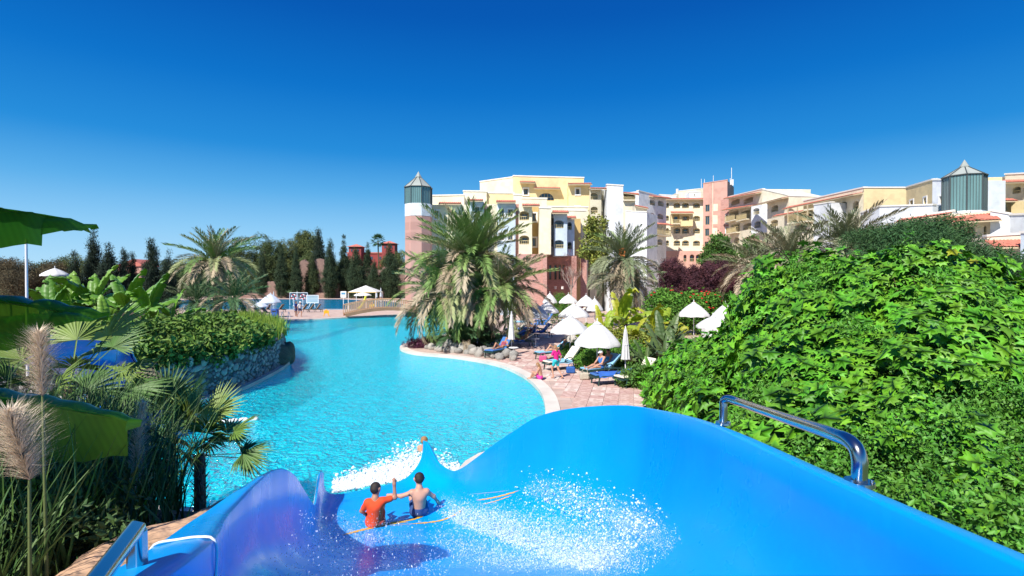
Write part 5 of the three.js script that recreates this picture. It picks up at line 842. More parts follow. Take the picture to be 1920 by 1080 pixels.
// ---- receding right wing
{
  const o = thing('hotel_wing', 'cream right wing with sloping tile eaves and balcony railings', 'building', at(1410, 100)); let f;
  f = wall(o, Z2, [1083, 1386], [112, 98], [334, 264], M.cream, [['arch', 1108, 353, 1186, 403], ['arch', 1222, 337, 1305, 389], ['balc', 1090, 462, 1176, 545], ['balc', 1193, 455, 1280, 540], ['balc', 1104, 575, 1186, 652], ['arch', 1216, 566, 1292, 627], ['arch', 1130, 696, 1180, 752], ['arch', 1216, 692, 1290, 746]], { thick: 9 });
  awning(f, [1083, 1382], [332, 286], [350, 300], 1.2); awning(f, [1078, 1336], [432, 400], [454, 416], 1.4); balcony(f, [1086, 496, 1178, 546], .9); balcony(f, [1191, 486, 1284, 538], .9); balcony(f, [1100, 610, 1188, 655], .9);
  f = wall(o, Z2, [1286, 1432], [97, 94], [412, 398], M.white, [['arch', 1306, 433, 1362, 490], ['arch', 1318, 549, 1374, 611]], { thick: 5, base: 664, cap: false });
  f = wall(o, Z2, [1384, 1608], [98, 92], [266, 318], M.cream, [], { thick: 8 });
  f = wall(o, Z2, [1430, 1642], [91, 84], [398, 326], M.cream, [['arch', 1468, 406, 1531, 466], ['arch', 1463, 538, 1529, 596]], { thick: 8 }); awning(f, [1326, 1632], [402, 328], [420, 342], 1.3);
  wall(o, Z3, [150, 420], [84, 78], [352, 358], M.cream, [], { thick: 8 });
  f = wall(o, Z3, [262, 714], [80, 67], [390, 290], M.cream, [['arch', 540, 394, 592, 446], ['arch', 636, 388, 681, 446]], { thick: 9 }); awning(f, [160, 712], [428, 322], [452, 338], 1.3);
  f = wall(o, Z3, [120, 345], [79, 74], [470, 440], M.cream, [['balc', 196, 462, 336, 545], ['arch', 140, 505, 184, 545], ['balc', 200, 565, 290, 620]], { thick: 5, cap: false }); awning(f, [66, 268], [490, 456], [508, 474], 1.0); balcony(f, [184, 490, 338, 545], 1.0, 445);
  f = wall(o, Z3, [340, 470], [73, 70], [420, 400], M.white, [], { thick: 5 });
  wall(o, Z3, [712, 1034], [66.8, 62], [291, 291], M.yellowWall, [], { thick: 6 }); wall(o, Z3, [1032, 1228], [62, 56], [291, 233], M.yellowWall, [['win', 1067, 383, 1090, 420], ['win', 1170, 361, 1189, 413]], { thick: 6 }); wall(o, Z3, [1226, 1350], [56, 54], [233, 232], M.white, [['win', 1287, 351, 1318, 404]], { thick: 6 });
  wall(o, Z3, [690, 832], [60, 57], [482, 432], M.white, [], { thick: 3 }); wall(o, Z3, [830, 1230], [57, 52], [432, 421], M.white, [], { thick: 3 });
  f = wall(o, Z3, [1000, 1390], [50, 47], [520, 466], M.white, [], { thick: 3 }); awning(f, [1005, 1384], [522, 470], [556, 500], 2.2);
}
{
  const o = thing('villa', 'low cream villa with red tiled roof and arched window below the lantern tower', 'house', at(1830, 46)); let f;
  f = wall(o, Z3, [1316, 1664], [46.5, 45.5], [490, 462], M.cream, [['slot', 1396, 576, 1416, 632], ['arch', 1464, 580, 1556, 656], ['arch', 1618, 576, 1641, 656]], { thick: 5, cap: false }); awning(f, [1308, 1682], [512, 478], [560, 540], 1.5);
  wall(o, Z3, [1662, 1814], [45, 44], [464, 490], M.white, [], { thick: 4 }); wall(o, Z3, [1812, 1990], [44, 42], [496, 490], M.white, [['win', 1818, 560, 1842, 630]], { thick: 5 });
  f = wall(o, Z3, [1640, 1895], [41, 40.5], [655, 640], M.cream, [], { thick: 3 }); awning(f, [1618, 1892], [684, 678], [740, 738], 1.4); wall(o, Z3, [1890, 2000], [39, 38], [630, 630], M.paleBlue, [], { thick: 3 });
}
{
  const o = thing('hotel_wing', 'cream hotel wing with dark arches at the right edge, behind the lantern tower', 'building', at(1880, 60)); let f;
  f = wall(o, Z3, [1770, 2000], [60, 57], [192, 182], M.cream, [['arch', 1833, 279, 1896, 331], ['arch', 1914, 276, 1990, 330]], { thick: 7 }); awning(f, [1768, 2000], [230, 226], [250, 246], 1.0);
  f = wall(o, Z3, [1818, 2000], [57, 55], [392, 388], M.yellowWall, [['arch', 1824, 412, 1925, 474]], { thick: 3, cap: false });
  f = wall(o, Z3, [1560, 1836], [58, 57.5], [396, 396], M.greyCream, [['arch', 1593, 413, 1672, 458], ['arch', 1706, 419, 1783, 471]], { thick: 5, cap: false }); awning(f, [1580, 1834], [368, 370], [394, 396], 1.0);
  wall(o, Z3, [1560, 1690], [72, 72], [222, 218], M.cream, [], { thick: 5 }); wall(o, Z3, [1586, 1774], [70, 61], [290, 214], M.greyCream, [], { thick: 4 });
  wall(o, Z3, [1560, 1800], [62, 62], [336, 332], M.yellowWall, [], { thick: 3, cap: false });
}
// ---- red house far off, pink ruin walls behind the far pool
{
  const o = thing('red_house', 'far red house with two tiled turrets above the trees', 'house', at(700, 230)), red = stucco([.33, .06, .06]); M.redRoof = mat([.55, .17, .13], .8);
  const tur = (px, w, top, d) => { const p = at(px, d).sub(o.position), h = yAt(top, d); part(o, 'turret', box(w, h, w, p.x, h / 2, p.z), red); const r = new THREE.ConeGeometry(w * .9, 1.3, 4).toNonIndexed(); r.computeVertexNormals(); r.rotateY(Math.PI / 4); r.translate(p.x, h + .55, p.z); part(o, 'roof', r, M.redRoof); for (const s of [-1, 1]) part(o, 'window', box(.6, 1.0, .1, p.x + s * w * .25, h - 1.6, p.z + w / 2 + .04), M.glass); };
  tur(669, 5.2, 463, 226); tur(731, 5.4, 457, 226); const p = at(700, 232).sub(o.position), h = yAt(476, 232); part(o, 'wall', box(21, h, 8, p.x + .5, h / 2, p.z), red); part(o, 'roof', box(21.6, .5, 8.6, p.x + .5, h + .2, p.z), M.redRoof); for (let i = 0; i < 5; i++) part(o, 'window', box(.8, 1.2, .1, p.x - 7 + i * 3.7, h - 2, p.z + 4.04), M.glass);
  const q = thing('pink_house', 'pink gable of a house between the dark cypresses at left', 'house', at(258, 75)); part(q, 'wall', box(3.2, yAt(500, 75), 3, 0, yAt(500, 75) / 2, 0), M.pinkWall); part(q, 'roof', (() => { const s = new THREE.Shape(); s.moveTo(-2, 0); s.lineTo(2, 0); s.lineTo(.6, 1.0); s.closePath(); const g = new THREE.ExtrudeGeometry(s, { depth: 3.4, bevelEnabled: false }); g.translate(0, yAt(500, 75) + .01, -1.7); return g; })(), M.redRoof);
}
{
  srand(401); const rub = mat([.33, .21, .17], .95, { map: mottle, bumpMap: fineBump, bumpScale: .1 });
  const ruin = (lab, pts, d) => { const o = thing('ruin_wall', lab, 'wall', at(pts[0][0], d)), s = new THREE.Shape(), q = pts.map(([px, py]) => [(px - pts[0][0]) / 1000 * d, yAt(py, d)]); s.moveTo(0, -.1); s.lineTo(q[q.length - 1][0], -.1); for (let i = q.length - 1; i >= 0; i--) { s.lineTo(q[i][0], q[i][1]); if (i) for (let k = 1; k < 4; k++) s.lineTo(lerp(q[i][0], q[i - 1][0], k / 4) + rr(-.1, .1), lerp(q[i][1], q[i - 1][1], k / 4) + rr(-.25, .25)); } const g = new THREE.ExtrudeGeometry(s, { depth: 1.2, bevelEnabled: false }); part(o, 'wall', g, rub); };
  ruin('tall jagged pink ruin wall between the cypresses', [[563, 520], [566, 492], [574, 487], [588, 497], [596, 486], [611, 486], [613, 520]], 133); ruin('low pink ruin wall left of the second cypress', [[503, 540], [506, 528], [516, 528], [524, 540]], 132); ruin('pink ruin pier left of the tallest cypress', [[629, 516], [633, 513], [641, 524], [643, 545]], 132); ruin('pink ruin wall behind the striped canopy', [[684, 520], [688, 502], [716, 506], [722, 500], [755, 512], [765, 522]], 138);
  const lw = thing('low_wall', 'low brown stone wall along the back of the far pool', 'wall', at(470, 131)); part(lw, 'wall', box(44, 1.3, .5, 18, .6, 0), rub);
}

// ---------------------------------------------------------------- parasols
M.canvas = mat([0.66, 0.655, 0.64], 0.9, { bumpMap: fineBump, bumpScale: 0.006 }); M.pole = mat([0.80, 0.80, 0.80], 0.4); M.baseW = mat([0.66, 0.66, 0.64], 0.7);
function parasol(label, px, d, yTop, yEdge, R, group, m = M.canvas, turn = 0, baseY = 0) {
  const o = thing('parasol', label, 'parasol', at(px, d, baseY), turn, group), h = yTop - baseY, e = yEdge - baseY, n = 8, mb = new MB();
  // eight sagging panels, a vented cap, a short valance
  const rim = (k, s) => { const a = k / 32 * Math.PI * 2, sag = Math.abs(Math.sin(a * n / 2)); return [Math.cos(a) * s, Math.sin(a) * s, sag]; };
  const rows = 7; for (let j = 0; j <= rows; j++) for (let k = 0; k < 32; k++) { const s = lerp(.12, 1, j / rows), [cx, cz, sag] = rim(k, R * s * (1 - .0)), rr_ = 1 - .06 * sag * s; mb.v(cx * rr_, lerp(h, e, .45 * s + .55 * Math.pow(s, 1.9)) - .03 * sag * Math.sin(s * 2.6), cz * rr_, k, j); }
  for (let j = 0; j < rows; j++) for (let k = 0; k < 32; k++) { const a = j * 32 + k, b = j * 32 + (k + 1) % 32; mb.quad(a, b, b + 32, a + 32); }
  const v0 = rows * 32, b0 = mb.p.length / 3; for (let k = 0; k < 32; k++) { const i = (v0 + k) * 3; mb.v(mb.p[i] * 1.0, mb.p[i + 1] - .10 - .025 * Math.cos(k * Math.PI / 2), mb.p[i + 2] * 1.0); } for (let k = 0; k < 32; k++) mb.quad(v0 + k, v0 + (k + 1) % 32, b0 + (k + 1) % 32, b0 + k);
  const c = part(o, 'canopy', mb.geo(), m); const cap = new THREE.ConeGeometry(R * .2, (h - e) * .16, 8, 1, true); cap.translate(0, h - .005, 0); part(c, 'vent_cap', cap, m);
  part(o, 'pole', [cyl(.022, .022, h + .12, 0, 0, 0, 10), cyl(.03, .012, .08, 0, h + .1, 0, 8)], M.pole);
  const ribs = []; for (let k = 0; k < n; k++) { const a = k / n * Math.PI * 2; ribs.push(bar([0, h - .06, 0], [Math.cos(a) * R * .97, e - .01, Math.sin(a) * R * .97], .009, 4), bar([0, lerp(e, h, -.25), 0], [Math.cos(a) * R * .5, lerp(h, e, .5) - .05, Math.sin(a) * R * .5], .008, 4)); } part(o, 'ribs', ribs, M.pole);
  part(o, 'base', [cyl(.24, .22, .07, 0, 0, 0, 20), cyl(.04, .035, .22, 0, .07, 0, 10)], M.baseW); return o;
}
function closedParasol(label, px, d, H, group, m = M.canvas, baseY = 0) {
  const o = thing('closed_parasol', label, 'parasol', at(px, d, baseY), px * .7, group), mb = new MB(), rows = 14, N = 40;
  for (let j = 0; j <= rows; j++) for (let k = 0; k <= N; k++) { const v = j / rows, a = k / N * Math.PI * 2, r = (0.035 + .125 * Math.pow(v, .75) * (v > .93 ? 1.06 : 1)) * (1 + .24 * Math.sin(a * 8 + v * .7) + .08 * Math.sin(a * 3 + 1)); mb.v(Math.cos(a) * r, lerp(H, H * .38, v), Math.sin(a) * r, k, j); }
  for (let j = 0; j < rows; j++) for (let k = 0; k < N; k++) { const a = j * (N + 1) + k; mb.quad(a, a + 1, a + N + 2, a + N + 1); }
  part(o, 'folded_canopy', mb.geo(), m); part(o, 'tie', (() => { const g = new THREE.TorusGeometry(.115, .014, 6, 24); g.rotateX(Math.PI / 2); g.translate(0, H * .68, 0); return g; })(), M.pole);
  part(o, 'pole', [cyl(.022, .022, H + .06, 0, 0, 0, 10), cyl(.028, .01, .1, 0, H + .02, 0, 8)], M.pole); part(o, 'base', [cyl(.24, .22, .07, 0, 0, 0, 20), cyl(.04, .035, .22, 0, .07, 0, 10)], M.baseW); return o;
}
M.canvasBlue = mat([0.55, 0.62, 0.72], 0.9);
for (const [px, top, edge, hw, d, lab, m] of [[1120, 604, 643, 45, 23, 'largest open white parasol, over the women on the loungers'], [1069, 593, 620, 37, 26.5, 'open white parasol left of and behind the largest one'], [1076, 570, 591, 30, 35, 'open white parasol with a grey clip, middle of the promenade'], [1005, 569, 592, 25, 34, 'bluish-white open parasol over the blue loungers', 1], [1026, 566, 584, 22, 38, 'white open parasol right behind the bluish one'], [1066, 552, 566, 19, 46, 'far open white parasol in front of the brick base'], [1099, 554, 571, 20, 43, 'far open white parasol left of the banana plants'], [1031, 550, 566, 14, 47, 'far open white parasol beside the big date palm'], [1115, 560, 580, 16, 39, 'open white parasol half behind the banana leaves'], [1301, 567, 590, 29, 33, 'open white parasol in front of the flowering hedge, left of three'], [1360, 570, 596, 28, 31, 'open white parasol touching the leaf bank, right of three'], [1337, 593, 611, 31, 27, 'lowest of the three open parasols by the leaf bank'], [103, 503, 515, 22, 40, 'white parasol top showing over the left banana clump']]) parasol(lab, px, d, yAt(top, d), yAt(edge, d), hw / 1000 * d, 'open white parasols', m ? M.canvasBlue : M.canvas, px * .13);
for (const [px, top, base, lab] of [[1173, 616, 709, 'closed white parasol standing tall beside the blue lounger'], [959, 588, 666, 'closed white parasol beside the palm island'], [1045, 548, 577, 'closed white parasol between the far open ones'], [1250, 563, 600, 'closed parasol behind the right banana plant'], [269, 541, 585, 'closed white parasol behind the banana clump, left one'], [283, 540, 585, 'closed white parasol behind the banana clump, right one'], [513, 547, 571, 'closed white parasol at the far pool, leftmost'], [557, 547, 571, 'closed white parasol at the far pool beside the goal frame'], [706, 543, 566, 'closed white parasol at the far pool, left of the pair by the canopy'], [714, 540, 566, 'closed white parasol at the far pool, right of the pair by the canopy']]) { const d = 4000 / (base - 528); closedParasol(lab, px, d, yAt(top, d), 'closed parasols', M.canvas); }
parasol('grey-blue open parasol shading the black loungers at the far deck', 507, 60, yAt(551, 60), yAt(566, 60), 1.2, 'far parasols', M.canvasBlue); parasol('low white parasol under the edge of the tall palm', 487, 64, yAt(566, 64), yAt(574, 64), 1.0, 'far parasols', M.canvasBlue);
// ---------------------------------------------------------------- sun loungers
M.green = mat([0.018, 0.055, 0.045], 0.45); M.matCream = mat([0.78, 0.72, 0.58], 0.9); M.matBlue = mat([0.05, 0.16, 0.42], 0.9); M.towel = mat([0.25, 0.52, 0.75], 0.95, { bumpMap: fineBump, bumpScale: .02 }); M.tan = mat([0.50, 0.33, 0.18], 0.8); M.black = mat([0.02, 0.022, 0.022], 0.5); M.towelB = mat([0.03, 0.13, 0.50], .95);
function lounger(label, pos, turn, { back = .75, pad = M.matCream, frame = M.green, towel = null, group = 'sun loungers on the promenade', simple = false } = {}) {
  const o = thing('sun_lounger', label, 'sun lounger', pos, turn, group), h = .34, w = .64, hx = .25;
  // side rails with a loop arm, cross slats, hinged back
  const rail = s => tube([V(-.95, h - .02, s * w / 2), V(-.5, h + .01, s * w / 2), V(.3, h + .01, s * w / 2), V(.95, h - .03, s * w / 2)], .03, 7, 14);
  part(o, 'frame', [rail(-1), rail(1), box(.05, .05, w, -.94, h - .03, 0), box(.05, .05, w, .94, h - .04, 0)], frame);
  for (const x of [-.78, .78]) for (const s of [-1, 1]) part(o, 'leg', [bar([x, h - .02, s * w / 2], [x + Math.sign(x) * .06, 0, s * w / 2], .032, 7, .026)], frame);
  if (!simple) for (const s of [-1, 1]) part(o, 'arm_loop', tube([V(-.15, h, s * w / 2), V(-.05, h + .17, s * w / 2), V(.25, h + .2, s * w / 2), V(.42, h, s * w / 2)], .022, 6, 16), frame);
  if (simple) part(o, 'seat', rbox(1.2, .05, w - .05, .02, -.36, h + .02, 0), pad); else for (let k = 0; k < 7; k++) part(o, 'slat', rbox(.13, .02, w - .03, .008, -.86 + k * .16, h + .02, 0, 1), frame);
  const bl = .78, bk = part(o, 'backrest', [rbox(bl, .035, w - .04, .015, bl / 2, 0, 0), bar([0, 0, w / 2 - .03], [bl, 0, w / 2 - .03], .022, 6), bar([0, 0, -w / 2 + .03], [bl, 0, -w / 2 + .03], .022, 6)], frame, [hx, h + .03, 0], [0, 0, back]);
  const sh = (g, amp) => { const p = g.attributes.position; for (let i = 0; i < p.count; i++) p.setY(i, p.getY(i) + amp * (vnoise(p.getX(i) * 5 + 9, p.getZ(i) * 5 + 30, 97, 3) - .5)); g.computeVertexNormals(); return g; };
  if (!simple) part(o, 'seat_pad', sh(new RoundedBoxGeometry(1.17, .06, w - .06, 4, .025).translate(-.35, h + .065, 0), .02), pad);
  part(bk, 'back_pad', sh(new RoundedBoxGeometry(bl, .06, w - .06, 4, .025).translate(bl / 2, .05, 0), .02), pad);
  if (towel) part(o, 'towel', sh(gridGeo(16, 8, (u, v) => { const x = lerp(-.8, .3, u), z = lerp(-.36, .36, v), e = Math.abs(v - .5) * 2; return V(x, h + .115 - (e > .85 ? .14 * (e - .85) / .15 : 0), z); }), .05), towel);
  return o;
}
const Gv = (px, py) => G(px, py, 0);
const loungers = [[1128, 706, .55, .7, M.towel, 0, 'dark green lounger under the largest parasol with two women on it'], [1152, 719, .28, .1, M.matBlue, M.towelB, 'flat blue-padded lounger nearest the slide'], [1056, 692, .5, .85, M.matCream, M.towel, 'lounger with raised cream back and a blue towel behind the pink-topped girl'], [1036, 673, .5, .6, M.towel, 0, 'lounger with a reclining woman left of the white open parasol'], [936, 668, .95, .8, M.matBlue, 0, 'blue lounger with a reclining person at the rock edging'], [972, 650, .3, .5, M.matCream, M.towelB, 'dark lounger right of the closed parasol by the palm island'], [985, 636, .25, .6, M.matBlue, M.towelB, 'blue towelled lounger in the shaded row, nearest'], [995, 624, .2, .8, M.matBlue, M.towel, 'blue towelled lounger in the shaded row, second'], [1015, 616, .15, .8, M.matBlue, M.towelB, 'blue lounger with raised back at the end of the shaded row'], [978, 611, .2, .7, M.matCream, M.towel, 'striped-looking lounger at the back of the shaded row'], [1000, 603, .2, .7, M.matBlue, M.towelB, 'far blue lounger under the bluish parasol'], [1108, 676, .5, .75, M.matBlue, 0, 'lounger in the shade of the largest parasol, behind the women'], [1195, 722, .5, .9, M.matCream, 0, 'cream lounger end against the shrubs'], [1050, 588, .3, .6, M.matBlue, M.towel, 'far lounger in the middle of the promenade'], [1085, 590, .3, .6, M.matCream, 0, 'far cream lounger under the clip parasol'], [1012, 632, .2, .85, M.matBlue, M.towelB, 'blue lounger with upright back right of the shaded table'], [968, 626, .25, .6, M.matCream, M.towelB, 'pale lounger half under the palm fronds'], [1022, 608, .15, .9, M.matBlue, 0, 'dark blue lounger beyond the bluish parasol pole'], [960, 640, .3, .4, M.matBlue, M.towel, 'light towelled lounger behind the closed parasol by the island'], [1065, 606, .4, .6, M.matCream, M.towel, 'lounger behind the clip parasol'], [1035, 584, .3, .6, M.matCream, 0, 'farthest cream lounger of the promenade'], [1092, 664, .5, .9, M.towel, 0, 'blue towelled lounger behind the raised cream back']];
for (const [px, py, t, back, pad, towel, lab] of loungers) lounger(lab, Gv(px, py), t, { back, pad, towel: towel || null });
['first', 'second', 'third', 'fourth', 'fifth', 'sixth'].forEach((w, i) => lounger(`${w} tan and black lounger from the left facing the far pool`, Gv([474, 498, 522, 566, 579, 591][i], 585), -.1 + .03 * i, { back: .95, pad: M.tan, frame: M.black, simple: true, group: 'black loungers at the far pool' }));
['left', 'middle', 'right'].forEach((w, i) => lounger(`dark lounger by the near pool edge of the far deck, ${w} one`, Gv([462, 484, 503][i], 592), 2.6 + i * .2, { back: .8, pad: M.black, frame: M.black, simple: true, group: 'dark loungers at the deck edge' }));
// ---------------------------------------------------------------- wooden bridge between the pools
{
  const wood = mat([.38, .20, .11], .8, { map: mottle }), rail = mat([.52, .32, .18], .7), a = Gv(648, 596), b = Gv(800, 592), o = thing('wooden_bridge', 'low arched wooden footbridge with baluster railings', 'bridge', a), d = b.clone().sub(a), Ln = d.length(); o.rotation.y = Math.atan2(-d.z, d.x);
  const arch = u => .25 + .75 * Math.sin(Math.PI * clamp(u / Ln * .9 + .05)); const n = 44;
  for (const z of [0, -2.2]) { const top = [], bot = []; for (let i = 0; i <= 20; i++) { const u = Ln * i / 20; top.push(V(u, arch(u) + 1.0, z)); bot.push(V(u, arch(u) + .05, z)); } part(o, 'handrail', tube(top, .055, 6, 40), rail); part(o, 'side_beam', gridGeo(1, 20, (u, v) => V(Ln * v, arch(Ln * v) - .28 + u * .34, z + .04)), wood); for (let i = 0; i <= n; i++) { const u = Ln * i / n; part(o, 'baluster', box(.07, 1.0, .07, 0, 0, 0), rail, [u, arch(u) + .5, z]); } }
  for (let i = 0; i < 60; i++) { const u = Ln * (i + .5) / 60; part(o, 'deck_plank', box(Ln / 60 - .02, .05, 2.2, 0, 0, 0), wood, [u, arch(u), -1.1]); }
}
// ---------------------------------------------------------------- things at the far pool
{
  const wp = M.pole, G1 = (px, py) => Gv(px, py);
  { const p = G1(560, 572), o = thing('goal_frame', 'white water-polo goal frame with net at the far pool', 'goal', p); part(o, 'frame', [bar([-1.5, 0, 0], [-1.5, 2.1, 0], .05), bar([1.5, 0, 0], [1.5, 2.1, 0], .05), bar([-1.5, 2.1, 0], [1.5, 2.1, 0], .05), bar([-1.5, 2.1, 0], [-1.3, 1.2, -1], .03), bar([1.5, 2.1, 0], [1.3, 1.2, -1], .03)], wp); const net = []; for (let i = 0; i <= 14; i++) net.push(bar([lerp(-1.5, 1.5, i / 14), 2.1, 0], [lerp(-1.3, 1.3, i / 14), .2, -1], .012, 3)); for (let i = 1; i < 9; i++) net.push(bar([-1.45, lerp(2.1, .2, i / 9), -i / 9], [1.45, lerp(2.1, .2, i / 9), -i / 9], .012, 3)); part(o, 'net', net, wp); }
  for (const [px, w] of [[551, 'left'], [568, 'right']]) { const p = G1(px, 574), o = thing('life_ring', `red and white life ring hanging at the ${w} side of the goal`, 'life ring', [p.x, 1.5, p.z]); for (let k = 0; k < 8; k++) { const g = new THREE.TorusGeometry(.36, .09, 8, 5, Math.PI / 4); g.rotateZ(k * Math.PI / 4); part(o, 'segment', g, k % 2 ? M.pole : mat([.6, .03, .05], .6)); } const post = thing('ring_post', `white post carrying the ${w} life ring`, 'post', p); part(post, 'post', [cyl(.05, .05, 1.2, 0, 0, 0, 8), box(.3, .06, .3, 0, .03, 0)], wp); }
  { const p = G1(586, 577), o = thing('backboard', 'white water basketball backboard on a low stand', 'backboard', p); part(o, 'board', [box(1.9, .09, .06, 0, 1.9, 0), box(1.9, .09, .06, 0, .75, 0), box(.09, 1.06, .06, -.9, 1.325, 0), box(.09, 1.06, .06, .9, 1.325, 0)], wp); part(o, 'panel', box(1.7, 1.05, .02, 0, 1.325, 0), pmat([.7, .85, .9], .1, { transmission: .6, thickness: 0 })); part(o, 'stand', [bar([-.5, 0, .3], [-.3, .75, 0], .04), bar([.5, 0, .3], [.3, .75, 0], .04)], wp); }
  { const p = G1(612, 593), o = thing('floor_sign', 'yellow folding floor sign standing on the far deck', 'floor sign', p), y = mat([.85, .42, .01], .6); for (const s of [-1, 1]) part(o, 'leaf', [bar([s * .32, 0, 0], [s * .06, .75, 0], .05, 5), box(.3, .34, .04, s * .14, .5, 0)], y); part(o, 'hinge', box(.16, .08, .1, 0, .76, 0), y); }
  { const p = G1(516, 598), o = thing('waste_bin', 'blue waste bin at the corner of the far deck', 'bin', p), b = mat([.02, .10, .42], .6); part(o, 'body', rbox(.62, .95, .55, .06, 0, .5, 0), b); part(o, 'lid', rbox(.68, .1, .62, .04, 0, 1.02, 0), b); part(o, 'opening', rbox(.4, .16, .04, .02, 0, .82, .27), M.black); }
  for (const px of [530, 542]) { const p = G1(px, 599), o = thing('pool_ladder', `white pool ladder rail, ${px < 535 ? 'left' : 'right'} one of the pair at the far deck`, 'ladder', p); part(o, 'rail', tube([V(0, -.6, .25), V(0, .5, .25), V(0, .78, .1), V(0, .5, -.2), V(0, 0, -.25)], .04, 8, 30), wp); part(o, 'foot_plate', cyl(.08, .08, .02, 0, 0, -.25, 12), wp); }
  { const p = G1(686, 579), d = -p.z, o = thing('canopy_tent', 'white canopy tent with a yellow edge beside the far pool', 'canopy', p), hy = yAt(547, d), ty = yAt(535, d), R = .027 * d; const c = new THREE.ConeGeometry(R * 1.35, ty - hy, 4, 1, true).toNonIndexed(); c.computeVertexNormals(); c.rotateY(Math.PI / 4); c.translate(0, (hy + ty) / 2, 0); part(o, 'roof', c, M.canvas); for (const [sx, sz] of [[-1, -1], [-1, 1], [1, -1], [1, 1]]) part(o, 'post', cyl(.05, .05, hy, sx * R * .93, 0, sz * R * .93, 8), wp); part(o, 'valance', [box(2 * R * .955, .09, .03, 0, hy - .04, R * .955), box(.03, .09, 2 * R * .9, R * .955, hy - .04, 0), box(.03, .09, 2 * R * .9, -R * .955, hy - .04, 0)], mat([.75, .55, .2], .8)); }
  parasol('white parasol under the left edge of the canopy tent', 680, 72, yAt(548, 72), yAt(553, 72), 1.2, 'far parasols');
  { const p = G1(682, 582), o = thing('toy_slide', 'small yellow-green curved toy slide beside the canopy tent', 'slide', p); part(o, 'chute', tube([V(-.7, .25, .3), V(-.4, .5, .2), V(.1, 1.4, 0), V(.3, 2.1, -.1)], .16, 8, 24), mat([.55, .6, .05], .5)); part(o, 'post', [bar([.3, 0, -.1], [.3, 2.1, -.1], .05), bar([.1, 0, -.4], [.3, 2.1, -.1], .05)], wp); }
  { const p = G1(644, 579), o = thing('notice_board', 'small white notice board on a post at the far pool', 'sign', p); part(o, 'post', cyl(.05, .05, 1.7, 0, 0, 0, 8), wp); part(o, 'board', rbox(.85, .95, .06, .02, 0, 2.1, 0), M.frameW); part(o, 'print', box(.6, .3, .01, 0, 2.25, .038), mat([.1, .3, .5], .7)); }
  { const o = thing('lamp_pole', 'thin pale metal pole behind the banana leaf at left', 'pole', at(50, 14, PLH - .1)); part(o, 'pole', cyl(.035, .03, yAt(448, 14) - PLH, 0, 0, 0, 10), M.pole); part(o, 'collar', cyl(.06, .05, .25, 0, 0, 0, 10), M.black); part(o, 'fitting', cyl(.05, .02, .1, 0, yAt(448, 14) - PLH, 0, 10), M.pole); }
  { const p = G1(1347, 640), o = thing('drinks_kiosk', 'small white kiosk with red and blue printed boxes under the lowest right parasol', 'kiosk', [p.x, 0, p.z]); part(o, 'counter', rbox(2.0, .95, .8, .03, 0, .5, 0), M.frameW); for (let k = 0; k < 4; k++) part(o, 'carton', rbox(.42, .3, .3, .02, -.65 + k * .45, 1.15, .05), mat([[.5, .03, .04], [.03, .1, .42], [.45, .04, .05], [.7, .7, .7]][k], .7)); }
  for (const [px, py, lab] of [[959, 660, 'round white side table beside the closed parasol'], [1000, 641, 'round white side table in the shaded lounger row']]) { const o = thing('side_table', lab, 'table', Gv(px + 4, py + 8)); part(o, 'top', cyl(.26, .26, .03, 0, .45, 0, 20), M.frameW); part(o, 'leg', cyl(.05, .04, .45, 0, 0, 0, 10), M.frameW); part(o, 'foot', cyl(.2, .06, .05, 0, 0, 0, 16), M.frameW); }
  { const o = thing('float_line', 'white floating lane line on the pool below the fan palm', 'float', G(385, 795, WATER)); o.rotation.y = .35; for (let k = 0; k < 9; k++) part(o, 'float', (() => { const g = new THREE.CapsuleGeometry(.07, .12, 4, 8); g.rotateZ(Math.PI / 2); return g; })(), M.frameW, [-.9 + k * .27, .03, 0]); }
}
// bags and folded towels between the loungers
srand(551);
for (const [px, py, c, lab] of [[1096, 712, [.5, .45, .35], 'straw beach bag at the foot of the green lounger'], [1070, 700, [.03, .12, .4], 'blue beach bag beside the raised cream back'], [1018, 678, [.6, .1, .25], 'pink beach bag beside the reclining woman'], [950, 655, [.1, .1, .12], 'dark bag under the closed parasol by the island']]) { const o = thing('beach_bag', lab, 'bag', Gv(px, py)); part(o, 'body', rbox(.4, .3, .2, .08, 0, .15, 0, 3), mat(c, .9, { bumpMap: fineBump, bumpScale: .02 })); part(o, 'handle', tube([V(-.12, .28, .06), V(-.08, .42, .06), V(.08, .42, .06), V(.12, .28, .06)], .012, 6, 14), mat(c, .8)); }

